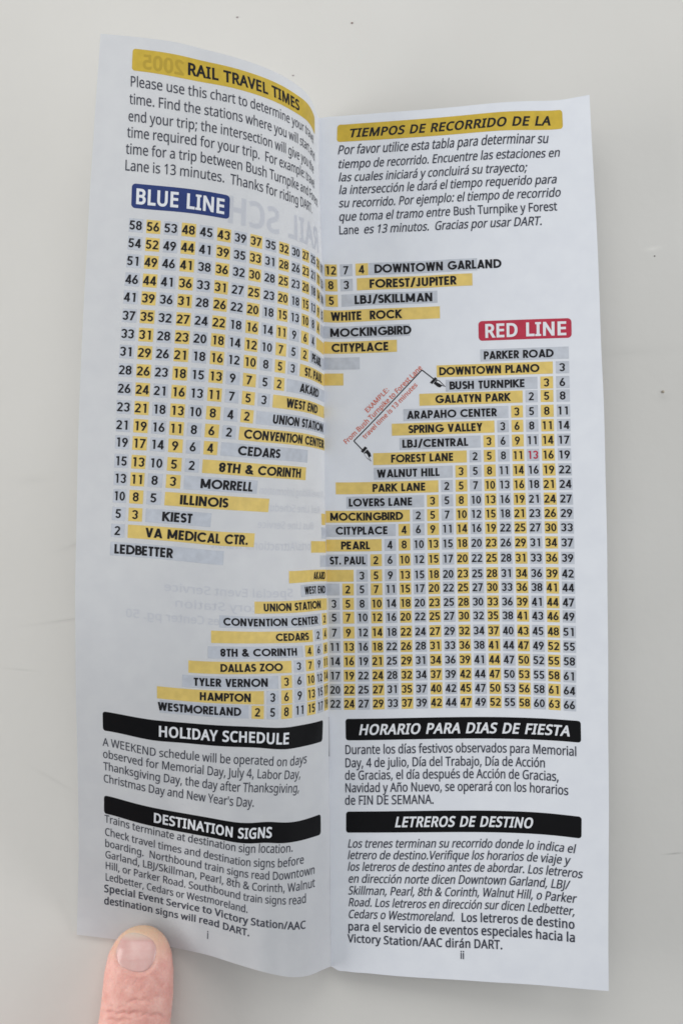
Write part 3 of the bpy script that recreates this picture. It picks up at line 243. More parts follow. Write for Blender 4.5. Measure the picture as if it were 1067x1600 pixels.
# ------------------------------------------------------------------ lettering: humanist sans outlines, cap height = 1
# character: (advance, outlines as x, y, x, y ... in 1/1000 of the cap height)
SANS = {
    '&': (1025, [[426,1015,474,1013,517,1004,555,989,589,970,616,945,639,916,655,882,665,843,668,800,662,744,643,694,611,650,570,610,522,573,468,538,738,277,761,308,781,341,798,377,836,500,961,500,945,442,926,386,905,333,880,284,851,239,818,199,1022,0,856,0,734,118,704,93,673,70,640,49,605,31,568,15,529,3,486,-7,440,-12,389,-14,328,-11,272,0,222,18,178,42,142,73,113,111,91,155,79,205,74,261,77,306,86,347,100,384,120,417,145,448,175,476,210,503,248,529,290,555,232,625,215,650,200,676,186,704,176,733,170,764,168,797,171,840,182,880,199,915,222,945,252,970,288,989,329,1004,375,1013],[364,478,278,418,256,397,238,375,223,352,212,326,205,297,203,265,209,217,226,176,255,141,293,116,340,100,394,95,451,99,502,108,548,125,588,146,624,169,655,195],[422,915,385,911,353,901,326,884,305,861,293,832,289,798,291,766,300,735,315,705,336,676,361,644,392,611,442,642,481,672,511,701,530,731,542,764,546,800,542,831,531,859,513,882,488,900,457,911]]),
    "'": (315, [[224,1000,196,639,119,639,91,1000]]),
    ',': (375, [[269,147,237,41,194,-74,148,-181,57,-181,85,-67,109,54,127,162,259,162]]),
    '.': (375, [[101,76,104,107,112,131,126,148,144,160,164,167,186,169,209,167,230,160,249,148,263,131,272,107,275,76,272,45,263,21,249,3,230,-10,209,-17,186,-20,164,-17,144,-10,126,3,112,21,104,45]]),
    '/': (521, [[507,1000,134,0,14,0,387,1000]]),
    '0': (801, [[732,501,730,423,724,351,714,284,700,224,680,170,656,123,627,82,592,48,553,21,507,2,456,-10,399,-14,329,-7,267,13,214,48,169,95,132,154,104,225,85,307,73,399,69,501,72,604,83,697,102,779,128,849,163,908,207,954,261,988,325,1009,399,1015,470,1009,532,988,585,954,631,908,668,849,696,779,716,697,728,604],[192,501,194,415,201,339,212,273,229,217,250,172,278,137,312,111,352,96,399,91,446,96,487,111,520,136,548,171,570,216,587,272,599,339,606,415,608,501,606,588,599,664,587,729,570,784,548,830,520,865,487,890,446,905,399,910,352,905,312,890,278,865,250,830,229,784,212,729,201,664,194,588]]),
    '1': (801, [[497,0,377,0,377,699,377,768,380,820,382,871,342,833,296,794,189,707,125,790,395,1000,497,1000]]),
    '2': (801, [[728,0,67,0,67,102,329,367,457,501,488,540,514,579,535,617,550,656,559,697,562,741,556,792,540,833,513,866,477,890,434,904,385,909,339,906,296,898,257,884,220,865,182,841,144,814,78,896,165,957,197,973,231,987,267,999,305,1007,344,1012,385,1014,445,1010,498,1000,546,982,588,957,622,927,651,890,671,848,684,800,688,748,684,697,673,648,655,601,631,555,601,510,566,466,431,324,223,118,223,112,728,112]]),
    '3': (801, [[690,766,688,723,679,685,665,650,646,619,622,593,593,570,560,552,523,537,483,527,483,521,557,506,616,481,662,445,695,400,715,346,721,284,717,229,703,177,681,130,649,88,607,52,555,24,493,3,421,-10,338,-14,286,-13,238,-9,192,-2,148,8,105,22,63,41,63,155,106,136,151,120,199,107,247,97,293,92,339,90,420,95,485,113,533,142,566,182,586,230,592,287,589,326,578,360,560,389,534,412,502,431,464,445,419,455,368,462,312,464,216,464,216,569,314,569,366,571,412,579,452,592,486,610,514,633,536,659,552,689,561,722,564,758,559,803,543,840,515,870,479,893,434,906,382,910,348,909,316,906,286,900,205,870,130,826,69,910,107,937,151,961,201,983,256,1000,316,1011,381,1014,477,1006,554,983,614,944,657,893,682,834]]),
    '4': (801, [[773,227,627,227,627,0,508,0,508,227,29,227,29,332,500,1006,627,1006,627,338,773,338],[508,653,509,719,511,776,513,827,515,874,510,874,482,817,450,765,150,338,508,338]]),
    '5': (801, [[385,613,450,610,510,598,563,578,610,552,649,518,680,478,703,432,717,379,721,319,716,253,701,194,676,141,642,95,600,56,548,26,489,4,422,-10,347,-14,297,-12,249,-8,202,0,160,11,121,24,88,41,88,157,124,138,165,122,211,109,258,99,304,93,349,91,396,94,439,101,478,114,512,132,541,156,564,186,582,221,592,261,595,307,589,367,568,417,535,457,487,486,424,504,345,510,255,503,174,489,112,528,150,1000,651,1000,651,888,255,888,231,598,296,608]]),
    '6': (801, [[77,427,78,485,82,542,89,598,99,653,113,706,130,757,152,805,179,849,211,890,249,926,293,956,342,981,399,999,463,1010,535,1014,600,1011,658,1001,658,896,602,909,538,913,477,910,423,899,377,881,337,857,303,827,275,793,253,754,235,711,221,664,211,614,204,562,200,508,209,508,224,530,242,550,262,569,285,585,311,599,340,611,372,619,407,624,445,626,501,622,552,610,597,590,638,563,671,528,699,487,719,438,731,383,735,322,731,256,718,196,696,143,666,96,630,58,586,27,536,4,480,-9,417,-14,371,-11,326,-2,284,13,245,33,209,61,176,94,147,133,123,179,103,232,89,291,80,356],[416,90,471,96,519,115,559,146,589,191,607,250,613,322,608,381,592,432,565,473,528,505,479,523,420,529,378,526,340,517,305,502,275,482,250,459,229,433,214,404,205,376,202,346,203,315,208,285,215,255,225,226,239,198,256,172,275,149,298,129,323,112,351,100,382,92]]),
    '7': (801, [[190,0,601,888,62,888,62,1000,732,1000,732,905,326,0]]),
    '8': (801, [[399,1014,456,1011,507,1002,555,987,596,966,631,939,660,906,682,868,695,824,699,775,696,736,687,701,673,669,654,641,631,614,604,590,574,568,542,548,508,529,548,509,586,487,620,463,652,437,679,408,701,377,718,342,728,303,731,259,727,206,713,157,690,114,660,77,622,45,576,20,524,1,467,-10,403,-14,335,-10,274,0,221,18,175,43,137,73,107,110,86,153,73,201,69,255,72,299,81,338,97,374,119,406,144,435,174,461,206,484,240,504,276,522,244,542,215,563,187,586,162,611,141,638,124,668,111,701,103,737,101,776,105,825,118,868,140,905,169,938,205,965,246,986,293,1002,344,1011],[189,254,195,208,212,167,241,132,282,106,335,89,401,84,463,89,515,106,557,132,587,168,605,210,611,258,608,289,599,318,585,344,565,368,541,390,512,410,479,429,442,447,401,464,378,472,339,454,305,435,275,415,249,393,228,370,211,345,199,317,191,287],[398,915,349,910,307,898,271,877,243,849,227,813,221,770,224,738,232,709,246,683,264,661,286,641,312,624,405,577,492,623,516,641,537,662,554,684,567,710,574,738,577,770,572,813,555,849,528,877,492,898,448,910]]),
    '9': (801, [[728,573,727,516,723,459,716,403,707,347,693,294,675,243,653,195,626,151,594,110,556,74,512,44,462,19,405,1,341,-10,269,-14,204,-11,143,0,143,105,202,92,266,87,328,90,382,101,428,119,467,143,501,172,529,207,552,245,570,288,584,335,594,385,600,437,604,490,595,490,580,469,562,450,542,431,519,415,493,401,464,389,432,381,396,376,357,374,302,378,252,390,207,410,166,437,133,471,106,513,86,561,74,615,70,676,74,743,88,803,110,857,140,904,177,942,221,973,272,996,328,1009,389,1014,436,1011,480,1002,522,987,562,965,598,938,630,905,659,865,683,819,702,768,717,709,725,644],[389,910,335,904,288,885,247,853,216,808,198,750,192,678,197,618,213,567,239,526,276,495,324,477,384,471,427,474,465,483,500,498,530,518,556,541,576,567,592,596,601,624,604,654,602,684,598,714,590,744,580,774,567,802,550,828,531,851,509,871,483,888,455,900,423,908]]),
    ':': (375, [[101,76,104,107,112,131,126,148,144,160,164,167,186,169,209,167,230,160,249,148,263,131,272,107,275,76,272,45,263,21,249,3,230,-10,209,-17,186,-20,164,-17,144,-10,126,3,112,21,104,45],[101,675,104,707,112,732,126,749,144,761,164,768,186,770,209,768,230,761,249,749,263,732,272,707,275,675,272,645,263,620,249,602,230,590,209,582,186,580,164,582,144,590,126,602,112,620,104,645]]),
    ';': (375, [[256,147,224,41,181,-74,136,-181,43,-181,64,-97,84,-6,102,83,115,162,246,162],[98,675,101,707,109,732,123,749,141,761,161,768,183,770,207,768,227,761,246,749,260,732,269,707,272,675,269,645,260,620,246,602,227,590,207,582,183,580,161,582,141,590,123,602,109,620,101,645]]),
    'A': (895, [[763,0,643,310,246,310,127,0,0,0,391,1004,504,1004,894,0],[493,724,479,765,460,826,445,874,431,817,415,765,402,724,289,422,605,422]]),
    'B': (910, [[422,1000,536,994,631,975,705,945,758,899,790,835,801,752,799,714,791,680,779,648,763,619,741,594,715,572,684,554,650,540,611,531,611,524,651,515,689,503,725,487,756,467,783,442,805,412,822,376,831,333,835,284,830,227,816,175,793,130,761,90,721,58,673,33,618,15,556,4,487,0,136,0,136,1000],[447,574,524,579,582,593,623,616,650,648,666,688,671,738,664,788,645,827,613,856,566,876,504,888,427,892,262,892,262,574],[262,469,262,106,464,106,543,112,605,129,648,158,677,196,695,242,700,294,698,328,690,359,677,387,658,411,633,431,600,447,560,460,511,467,454,469]]),
    'C': (885, [[564,903,513,900,465,891,420,876,379,855,343,828,311,796,283,759,261,716,242,669,229,617,221,560,218,500,223,421,236,350,257,286,287,230,325,183,372,146,427,118,491,102,563,97,606,98,648,102,688,108,803,136,803,27,765,14,726,4,687,-4,645,-10,597,-13,545,-14,449,-7,364,14,290,49,227,97,176,157,137,228,108,310,91,401,85,501,89,575,99,644,117,709,141,768,172,823,209,871,253,913,303,949,360,977,423,998,491,1010,566,1014,617,1012,666,1007,714,999,760,987,803,972,842,955,791,849,688,887,649,896,608,901]]),
    'D': (1022, [[937,510,930,404,909,310,875,228,827,159,768,102,696,57,613,26,519,6,415,0,136,0,136,1000,444,1000,540,994,628,975,706,944,774,901,831,846,877,779,910,701,930,611],[804,506,799,589,784,662,760,724,726,776,683,818,631,851,570,874,502,888,426,892,262,892,262,108,398,108,522,119,623,152,702,208,759,286,793,385]]),
    'E': (779, [[695,0,136,0,136,1000,695,1000,695,889,262,889,262,577,669,577,669,468,262,468,262,111,695,111]]),
    'F': (727, [[262,0,136,0,136,1000,695,1000,695,889,262,889,262,535,668,535,668,424,262,424]]),
    'G': (1020, [[570,528,916,528,916,38,862,22,807,9,752,-1,695,-8,632,-13,564,-14,466,-7,379,14,303,48,237,96,183,155,141,226,110,308,92,399,85,500,92,600,113,690,147,772,194,843,253,902,324,950,407,986,500,1007,604,1014,659,1012,712,1007,763,999,811,987,858,972,902,955,854,846,817,861,777,875,735,887,690,896,644,901,597,903,521,898,453,882,392,854,340,817,296,771,262,715,237,651,222,579,217,500,221,424,234,353,256,289,286,233,327,185,377,146,438,118,510,101,594,95,706,102,790,119,790,416,570,416]]),
    'H': (1038, [[901,0,775,0,775,466,262,466,262,0,136,0,136,1000,262,1000,262,577,775,577,775,1000,901,1000]]),
    'I': (475, [[417,0,56,0,56,73,174,99,174,899,56,927,56,1000,417,1000,417,927,300,899,300,99,417,73]]),
    'J': (382, [[-6,-266,-64,-261,-109,-248,-109,-141,-62,-151,-8,-155,15,-154,37,-149,58,-141,78,-130,95,-113,109,-92,120,-66,127,-33,129,6,129,1000,255,1000,255,15,251,-45,241,-98,223,-144,198,-182,168,-212,132,-236,90,-253,45,-263]]),
    'K': (867, [[867,0,718,0,364,478,262,388,262,0,136,0,136,1000,262,1000,262,507,347,602,434,697,704,1000,852,1000,455,564]]),
    'L': (734, [[136,0,136,1000,262,1000,262,112,699,112,699,0]]),
    'M': (1270, [[577,0,248,877,242,877,247,805,251,711,252,606,252,0,136,0,136,1000,322,1000,630,181,636,181,950,1000,1134,1000,1134,0,1010,0,1010,615,1011,712,1015,803,1020,875,1014,875,681,0]]),
    'N': (1064, [[929,0,782,0,246,831,241,831,246,754,250,660,252,559,252,0,136,0,136,1000,282,1000,815,172,821,172,817,239,813,338,811,436,811,1000,929,1000]]),
    'O': (1094, [[1008,501,1005,426,995,356,979,291,956,230,927,176,891,127,850,85,802,50,747,22,687,2,620,-10,548,-14,473,-10,404,2,343,23,289,51,240,86,199,128,164,176,135,231,113,291,98,357,89,428,85,503,91,601,108,691,136,772,175,843,226,902,289,951,364,987,450,1008,549,1015,644,1008,728,987,801,952,864,903,915,844,956,772,985,691,1003,601],[218,501,222,421,234,349,254,284,281,228,317,182,362,144,415,117,477,101,548,95,619,101,681,117,733,144,777,182,813,228,840,284,860,349,871,421,875,501,867,618,840,717,797,798,735,857,652,893,549,905,478,899,415,883,362,856,317,820,281,773,254,718,234,654,222,581]]),
    'P': (847, [[401,1000,519,991,615,966,686,923,736,865,766,792,776,706,774,665,767,626,756,588,739,551,717,517,689,486,655,458,614,435,566,415,511,401,448,392,377,389,262,389,262,0,136,0,136,1000],[389,892,262,892,262,497,363,497,423,499,475,506,521,518,559,534,591,555,615,583,632,616,642,655,646,700,639,759,618,807,584,845,535,871,470,887]]),
    'Q': (1094, [[1008,501,1005,423,994,349,975,280,950,217,918,161,878,112,832,70,778,37,717,11,957,-238,776,-238,583,-13,565,-13,548,-14,473,-10,404,2,343,23,289,51,240,86,199,128,164,176,135,231,113,291,98,357,89,428,85,503,91,601,108,691,136,772,175,843,226,902,289,951,364,987,450,1008,549,1015,644,1008,728,987,801,952,864,903,915,844,956,772,985,691,1003,601],[218,501,222,421,234,349,254,284,281,228,317,182,362,144,415,117,477,101,548,95,619,101,681,117,733,144,777,182,813,228,840,284,860,349,871,421,875,501,867,618,840,717,797,798,735,857,652,893,549,905,478,899,415,883,362,856,317,820,281,773,254,718,234,654,222,581]]),
    'R': (871, [[412,1000,490,996,558,986,617,968,666,944,706,912,737,874,758,828,772,776,776,716,773,665,763,621,746,583,725,550,700,521,672,498,641,478,609,462,576,448,850,0,703,0,461,413,262,413,262,0,136,0,136,1000],[405,891,262,891,262,520,412,520,486,525,545,541,590,568,621,605,639,653,646,710,643,751,634,786,620,815,599,839,573,858,541,873,502,883,457,889]]),
    'S': (769, [[703,268,698,211,684,160,660,116,627,77,585,45,536,20,479,1,416,-10,346,-14,239,-8,146,8,71,34,71,154,108,140,150,126,197,113,247,103,299,97,352,95,398,97,440,104,476,115,507,130,532,148,552,171,566,197,574,225,577,256,575,287,568,315,556,339,539,361,515,382,484,401,445,421,398,441,342,462,229,513,199,532,172,553,148,576,129,600,113,627,100,655,91,687,86,721,84,759,89,810,102,855,125,896,155,931,193,960,237,983,288,1000,343,1011,403,1014,457,1012,507,1007,555,999,599,987,641,974,679,958,640,850,527,888,486,897,444,902,401,903,361,901,326,895,296,885,270,871,249,854,232,834,221,811,214,785,211,758,214,726,221,698,232,674,249,652,272,632,301,613,337,595,379,576,430,556,486,534,535,511,579,487,616,460,647,431,672,398,689,360,700,317]]),
    'T': (779, [[452,0,326,0,326,889,14,889,14,1000,763,1000,763,889,452,889]]),
    'U': (1024, [[896,353,892,286,878,224,854,166,821,114,779,70,726,34,664,7,590,-9,507,-14,393,-3,298,31,223,88,169,162,137,252,126,356,126,1000,252,1000,252,352,259,276,281,213,317,162,368,125,434,103,514,95,571,99,620,110,662,128,696,153,724,183,745,219,760,260,769,304,772,353,772,1000,896,1000]]),
    'V': (840, [[840,1000,483,0,357,0,0,1000,132,1000,357,359,384,280,404,208,420,140,436,209,457,282,483,361,707,1000]]),
    'W': (1303, [[1284,1000,1018,0,891,0,696,655,679,716,664,775,652,823,646,853,641,823,630,775,616,715,598,651,409,0,282,0,17,1000,148,1000,304,389,319,326,333,264,343,206,352,151,361,209,373,270,388,333,405,396,581,1000,711,1000,895,392,913,327,929,263,940,204,950,151,961,225,978,305,999,391,1153,1000]]),
    'X': (821, [[815,0,672,0,408,434,139,0,6,0,338,521,27,1000,167,1000,412,608,658,1000,791,1000,482,524]]),
    'Y': (793, [[396,508,657,1000,793,1000,459,388,459,0,333,0,333,382,0,1000,137,1000]]),
    'Z': (801, [[746,0,53,0,53,95,580,888,70,888,70,1000,732,1000,732,905,206,112,746,112]]),
    'a': (786, [[403,763,487,757,555,737,606,703,643,655,665,591,672,511,672,0,583,0,559,106,553,106,532,81,509,58,487,39,463,22,437,9,408,-1,377,-8,341,-13,301,-14,258,-11,217,-3,180,10,147,29,118,53,95,83,78,119,68,161,64,209,74,278,104,335,153,382,222,416,313,438,424,448,552,452,552,497,547,553,534,597,511,627,480,648,442,660,396,664,358,662,320,656,284,646,185,606,147,699,182,716,221,731,263,744,309,755,355,761],[440,363,356,355,291,340,246,318,216,288,198,251,192,207,196,169,209,138,230,115,258,99,291,89,329,85,389,91,442,109,487,138,522,179,543,233,550,300,550,367]]),
    'b': (861, [[242,805,240,716,235,651,242,651,266,681,296,708,331,731,371,749,420,760,475,763,562,752,637,720,700,666,747,590,775,494,784,375,780,294,767,222,746,160,717,107,680,63,637,29,588,5,534,-9,475,-14,420,-10,371,0,331,18,296,41,266,67,242,95,232,95,207,0,119,0,119,1064,242,1064],[454,661,404,658,362,648,328,631,300,607,278,576,262,539,251,493,244,440,242,380,242,374,247,289,263,218,288,162,327,121,383,96,457,88,518,96,568,121,607,162,635,219,651,291,657,377,651,463,635,534,607,590,568,629,517,653]]),
    'c': (672, [[420,-14,356,-9,297,4,243,27,195,59,154,101,121,153,97,215,82,288,77,371,82,458,98,533,123,597,158,649,200,692,249,724,304,747,364,760,429,765,466,763,503,759,539,753,573,744,601,735,626,724,588,622,510,646,426,657,378,653,337,643,301,625,271,600,247,568,228,529,215,484,207,432,204,373,207,316,215,265,228,220,247,181,271,150,300,125,334,107,374,96,419,92,458,94,494,98,527,105,613,136,613,27,587,15,560,5,530,-4,498,-9,461,-13]]),
    'd': (861, [[385,-14,298,-3,223,29,161,83,114,159,86,256,77,374,86,492,115,590,162,666,224,721,299,754,387,765,424,763,458,758,489,750,516,739,542,726,564,710,585,693,603,674,619,654,627,654,623,708,619,765,619,1064,742,1064,742,0,643,0,625,101,619,101,603,80,585,61,564,43,542,27,516,13,488,1,457,-7,423,-12],[405,88,476,95,532,117,572,153,599,204,615,270,620,350,620,373,615,459,600,530,574,588,535,629,478,654,403,662,343,654,293,627,254,583,227,525,210,454,204,371,210,288,227,219,254,162,293,121,343,96]]),
    'e': (790, [[409,765,470,760,526,746,575,723,618,691,653,651,681,604,702,551,714,491,718,426,718,352,204,352,213,273,235,209,270,158,317,121,375,98,444,91,490,93,532,97,571,104,685,143,685,35,647,20,609,7,571,-2,532,-9,487,-13,438,-14,370,-9,307,5,250,29,199,63,157,106,123,159,97,221,82,291,77,370,82,448,95,519,118,581,150,636,188,681,235,717,287,744,345,759],[408,664,353,658,306,639,268,607,239,564,218,512,207,450,590,450,587,491,581,528,570,562,555,591,535,616,511,637,481,652,447,661]]),
    'f': (482, [[465,655,276,655,276,0,153,0,153,655,21,655,21,713,153,755,153,798,156,859,165,911,181,955,203,992,231,1021,265,1043,304,1059,347,1068,396,1071,478,1064,542,1046,510,950,458,964,398,971,360,966,330,952,306,929,289,897,279,853,276,800,276,751,465,751]]),
    'g': (861, [[385,765,433,762,478,752,519,737,557,715,590,686,620,651,627,651,644,751,742,751,742,-13,738,-80,726,-139,706,-191,677,-235,641,-271,595,-300,541,-320,478,-332,406,-336,353,-335,304,-331,257,-324,213,-315,173,-303,136,-289,136,-175,173,-192,215,-207,261,-218,309,-227,360,-232,413,-234,473,-228,524,-209,565,-177,596,-135,614,-83,620,-22,620,7,622,55,625,99,619,99,591,64,558,36,522,14,481,-2,436,-11,387,-14,297,-3,221,31,159,88,113,165,86,261,77,374,86,485,113,580,159,659,221,718,296,753],[402,661,362,657,326,646,295,627,268,602,245,569,228,529,215,483,207,431,204,373,210,287,227,217,256,160,295,120,345,95,405,87,441,88,474,93,503,102,528,113,551,129,570,148,586,171,599,198,609,228,616,263,620,302,622,345,622,374,619,438,612,493,599,539,580,577,556,608,527,632,491,648,449,658]]),
    'h': (866, [[242,752,240,697,235,647,244,647,261,672,281,693,304,711,329,727,356,740,385,750,415,757,446,762,478,763,535,760,586,751,630,735,667,712,697,682,721,646,738,601,749,549,752,489,752,0,630,0,630,480,626,536,612,581,590,616,557,641,515,656,462,661,410,658,366,647,331,630,302,605,279,574,263,537,251,493,245,444,242,388,242,0,119,0,119,1064,242,1064]]),
    'i': (361, [[242,751,242,0,119,0,119,751],[182,1032,200,1030,217,1024,232,1013,244,998,251,978,254,954,251,930,244,910,232,895,217,884,200,878,182,875,163,878,145,884,130,895,119,910,112,930,109,954,112,978,119,998,130,1013,145,1024,163,1030]]),
    'j': (361, [[31,-336,-31,-331,-77,-319,-77,-220,-34,-230,15,-234,44,-231,68,-223,90,-209,106,-188,116,-157,119,-116,119,751,242,751,242,-112,240,-157,232,-197,220,-232,202,-263,179,-289,151,-310,117,-324,77,-333],[109,954,112,978,119,998,130,1013,145,1024,163,1030,182,1032,200,1030,217,1024,232,1013,244,998,251,978,254,954,251,930,244,910,232,895,217,884,200,878,182,875,163,878,145,884,130,895,119,910,112,930]]),
    'k': (748, [[241,508,239,450,235,387,241,387,266,419,300,461,331,497,570,751,714,751,410,430,735,0,587,0,326,350,241,276,241,0,119,0,119,1064,241,1064]]),
    'l': (361, [[242,0,119,0,119,1064,242,1064]]),
    'm': (1310, [[943,765,1020,757,1084,736,1133,700,1168,647,1189,577,1196,489,1196,0,1074,0,1074,483,1070,537,1058,582,1037,616,1008,641,969,656,922,661,856,654,804,633,765,598,739,550,724,488,718,415,718,0,597,0,597,483,595,520,589,553,580,582,567,606,550,626,529,641,505,652,476,659,443,661,396,658,356,647,324,630,297,605,277,575,261,538,251,495,244,445,242,389,242,0,119,0,119,751,218,751,237,648,244,648,261,673,280,695,302,714,326,729,351,742,378,752,406,759,435,763,465,765,520,761,568,751,610,734,645,710,673,678,695,639,702,639,730,678,764,710,805,734,849,751,895,761]]),
    'n': (866, [[480,765,563,757,630,736,683,700,722,647,744,577,752,489,752,0,630,0,630,480,626,536,612,581,590,616,557,641,515,656,462,661,388,653,330,630,290,591,263,538,248,470,242,389,242,0,119,0,119,751,218,751,237,648,244,648,262,673,283,695,306,714,332,729,359,742,388,752,418,759,449,763]]),
    'o': (847, [[772,377,769,317,761,261,747,211,729,165,705,124,677,88,645,57,608,32,567,12,521,-2,473,-11,422,-14,373,-11,328,-2,284,12,244,32,208,57,175,88,147,124,122,165,103,211,89,261,80,317,77,377,82,456,96,526,119,588,151,640,191,684,239,719,295,744,357,760,426,765,491,760,551,744,606,719,654,684,694,640,728,588,752,526,767,456],[204,377,207,320,215,269,228,223,246,183,270,150,300,123,335,104,377,92,424,88,472,92,513,104,549,123,579,150,603,183,621,223,634,269,642,320,644,377,642,434,634,484,620,529,602,568,578,601,548,627,513,646,471,657,423,661,353,653,298,627,256,585,228,529,210,459]]),
    'p': (861, [[476,765,563,754,637,722,700,668,747,593,775,496,784,377,780,296,767,225,746,162,717,108,681,64,638,30,589,6,535,-9,475,-14,438,-12,404,-7,373,1,344,13,319,26,296,41,242,95,234,95,239,35,242,-28,242,-336,119,-336,119,751,220,751,237,648,242,648,258,669,276,689,296,707,319,724,344,738,372,749,403,758,438,763],[454,661,407,658,366,648,332,632,304,610,282,581,265,546,253,505,245,456,242,401,242,377,244,318,251,266,262,220,278,180,300,148,328,122,364,103,406,92,457,88,500,92,537,105,569,126,596,154,618,189,635,229,647,275,654,324,657,378,651,458,635,527,607,584,568,627,517,653]]),
    'q': (861, [[619,-15,620,43,626,101,618,101,593,71,564,44,529,20,487,1,438,-10,382,-14,297,-3,224,29,162,83,115,159,86,256,77,374,81,455,94,527,116,590,146,643,182,686,225,721,275,745,328,760,387,765,442,761,490,750,531,731,566,707,596,679,620,648,626,648,644,751,742,751,742,-336,619,-336],[406,88,454,91,495,101,530,116,559,138,581,167,598,202,610,244,617,293,620,347,620,373,615,460,599,532,573,589,533,630,476,654,403,662,342,654,292,627,254,583,226,525,210,454,204,371,210,289,227,220,254,163,293,122,344,97]]),
    'r': (578, [[469,765,515,763,557,756,542,643,502,650,461,653,432,651,405,645,378,634,353,621,330,604,308,583,289,560,273,534,260,504,250,472,244,438,242,401,242,0,119,0,119,751,220,751,234,613,239,613,256,641,276,666,297,690,320,711,346,729,374,744,404,756,436,762]]),
    's': (671, [[608,207,604,161,592,121,571,85,544,55,509,31,468,11,420,-3,367,-11,308,-14,258,-13,213,-8,173,-1,137,8,103,20,73,34,73,146,181,104,224,94,267,88,311,85,368,89,413,99,447,116,470,138,484,165,489,196,487,214,482,231,473,246,460,261,442,276,418,291,304,342,179,398,147,418,121,440,99,465,84,494,75,527,71,566,80,624,106,674,149,713,206,742,274,759,353,765,398,763,440,759,481,751,520,741,557,729,592,714,550,616,451,650,416,658,381,662,345,664,298,661,260,653,229,639,207,621,194,599,189,573,191,553,197,536,207,520,222,506,242,492,268,478,382,430,504,375,535,355,561,333,581,307,596,279,605,245]]),
    't': (506, [[370,87,427,92,475,102,475,8,419,-8,349,-14,311,-12,274,-5,240,6,209,23,182,47,160,77,143,115,132,162,129,218,129,655,22,655,22,714,130,763,179,923,252,923,252,751,469,751,469,655,252,655,252,221,256,180,267,146,285,120,309,101,337,90]]),
    'u': (866, [[746,751,746,0,646,0,627,99,622,99,604,75,584,53,560,35,534,20,507,7,478,-2,447,-9,416,-13,384,-14,327,-11,277,-1,233,15,196,37,165,67,141,104,124,148,114,200,111,259,111,751,235,751,235,268,240,213,253,168,276,133,308,108,350,93,402,88,454,92,498,102,534,120,563,144,586,175,603,212,614,256,621,305,623,360,623,751]]),
    'v': (711, [[284,0,0,751,132,751,291,308,315,239,338,167,352,109,357,109,373,168,397,241,420,308,580,751,711,751,426,0]]),
    'w': (1101, [[604,424,587,482,572,537,560,585,552,623,546,623,539,585,527,536,513,481,496,423,361,1,221,1,15,752,143,752,246,352,268,270,285,191,296,127,301,127,311,169,323,223,337,279,352,329,485,752,619,752,748,329,768,261,787,190,798,129,804,129,814,188,833,267,854,352,959,752,1085,752,877,1,732,1]]),
    'x': (741, [[297,384,38,751,178,751,371,468,563,751,702,751,443,384,716,0,576,0,371,300,164,0,25,0]]),
    'y': (714, [[1,751,133,751,296,324,321,251,343,183,359,119,364,119,391,211,429,325,581,751,714,751,391,-104,372,-148,351,-189,328,-226,303,-259,274,-286,242,-307,205,-323,164,-333,118,-336,59,-333,15,-325,15,-227,53,-232,98,-235,126,-234,151,-228,173,-219,193,-207,211,-191,227,-173,241,-152,254,-128,265,-102,304,-3]]),
    'z': (658, [[604,0,55,0,55,81,458,655,78,655,78,751,594,751,594,658,196,95,604,95]]),
    'á': (786, [[403,763,487,757,555,737,606,703,643,655,665,591,672,511,672,0,583,0,559,106,553,106,532,81,509,58,487,39,463,22,437,9,408,-1,377,-8,341,-13,301,-14,258,-11,217,-3,180,10,147,29,118,53,95,83,78,119,68,161,64,209,74,278,104,335,153,382,222,416,313,438,424,448,552,452,552,497,547,553,534,597,511,627,480,648,442,660,396,664,358,662,320,656,284,646,185,606,147,699,182,716,221,731,263,744,309,755,355,761],[440,363,356,355,291,340,246,318,216,288,198,251,192,207,196,169,209,138,230,115,258,99,291,89,329,85,389,91,442,109,487,138,522,179,543,233,550,300,550,367],[601,1059,564,1011,512,953,454,896,401,849,319,849,319,866,365,929,413,1004,452,1073,601,1073]]),
    'é': (790, [[409,765,470,760,526,746,575,723,618,691,653,651,681,604,702,551,714,491,718,426,718,352,204,352,213,273,235,209,270,158,317,121,375,98,444,91,490,93,532,97,571,104,685,143,685,35,647,20,609,7,571,-2,532,-9,487,-13,438,-14,370,-9,307,5,250,29,199,63,157,106,123,159,97,221,82,291,77,370,82,448,95,519,118,581,150,636,188,681,235,717,287,744,345,759],[408,664,353,658,306,639,268,607,239,564,218,512,207,450,590,450,587,491,581,528,570,562,555,591,535,616,511,637,481,652,447,661],[606,1059,570,1011,518,953,460,896,406,849,325,849,325,866,370,929,419,1004,458,1073,606,1073]]),
    'í': (361, [[242,0,119,0,119,751,242,751],[388,1059,352,1011,299,953,242,896,188,849,106,849,106,866,152,929,200,1004,239,1073,388,1073]]),
    'ñ': (866, [[480,765,563,757,630,736,683,700,722,647,744,577,752,489,752,0,630,0,630,480,626,536,612,581,590,616,557,641,515,656,462,661,388,653,330,630,290,591,263,538,248,470,242,389,242,0,119,0,119,751,218,751,237,648,244,648,262,673,283,695,306,714,332,729,359,742,388,752,418,759,449,763],[176,849,193,924,201,945,212,963,224,980,238,994,253,1006,270,1015,289,1022,309,1027,331,1028,351,1027,371,1023,390,1016,445,988,496,960,513,953,528,950,543,948,563,950,580,957,593,968,604,984,613,1005,620,1029,690,1029,681,979,666,935,643,899,614,872,579,856,538,850,518,851,499,855,480,862,425,890,373,918,357,925,341,929,325,930,304,928,288,921,275,910,264,894,255,874,248,849]]),
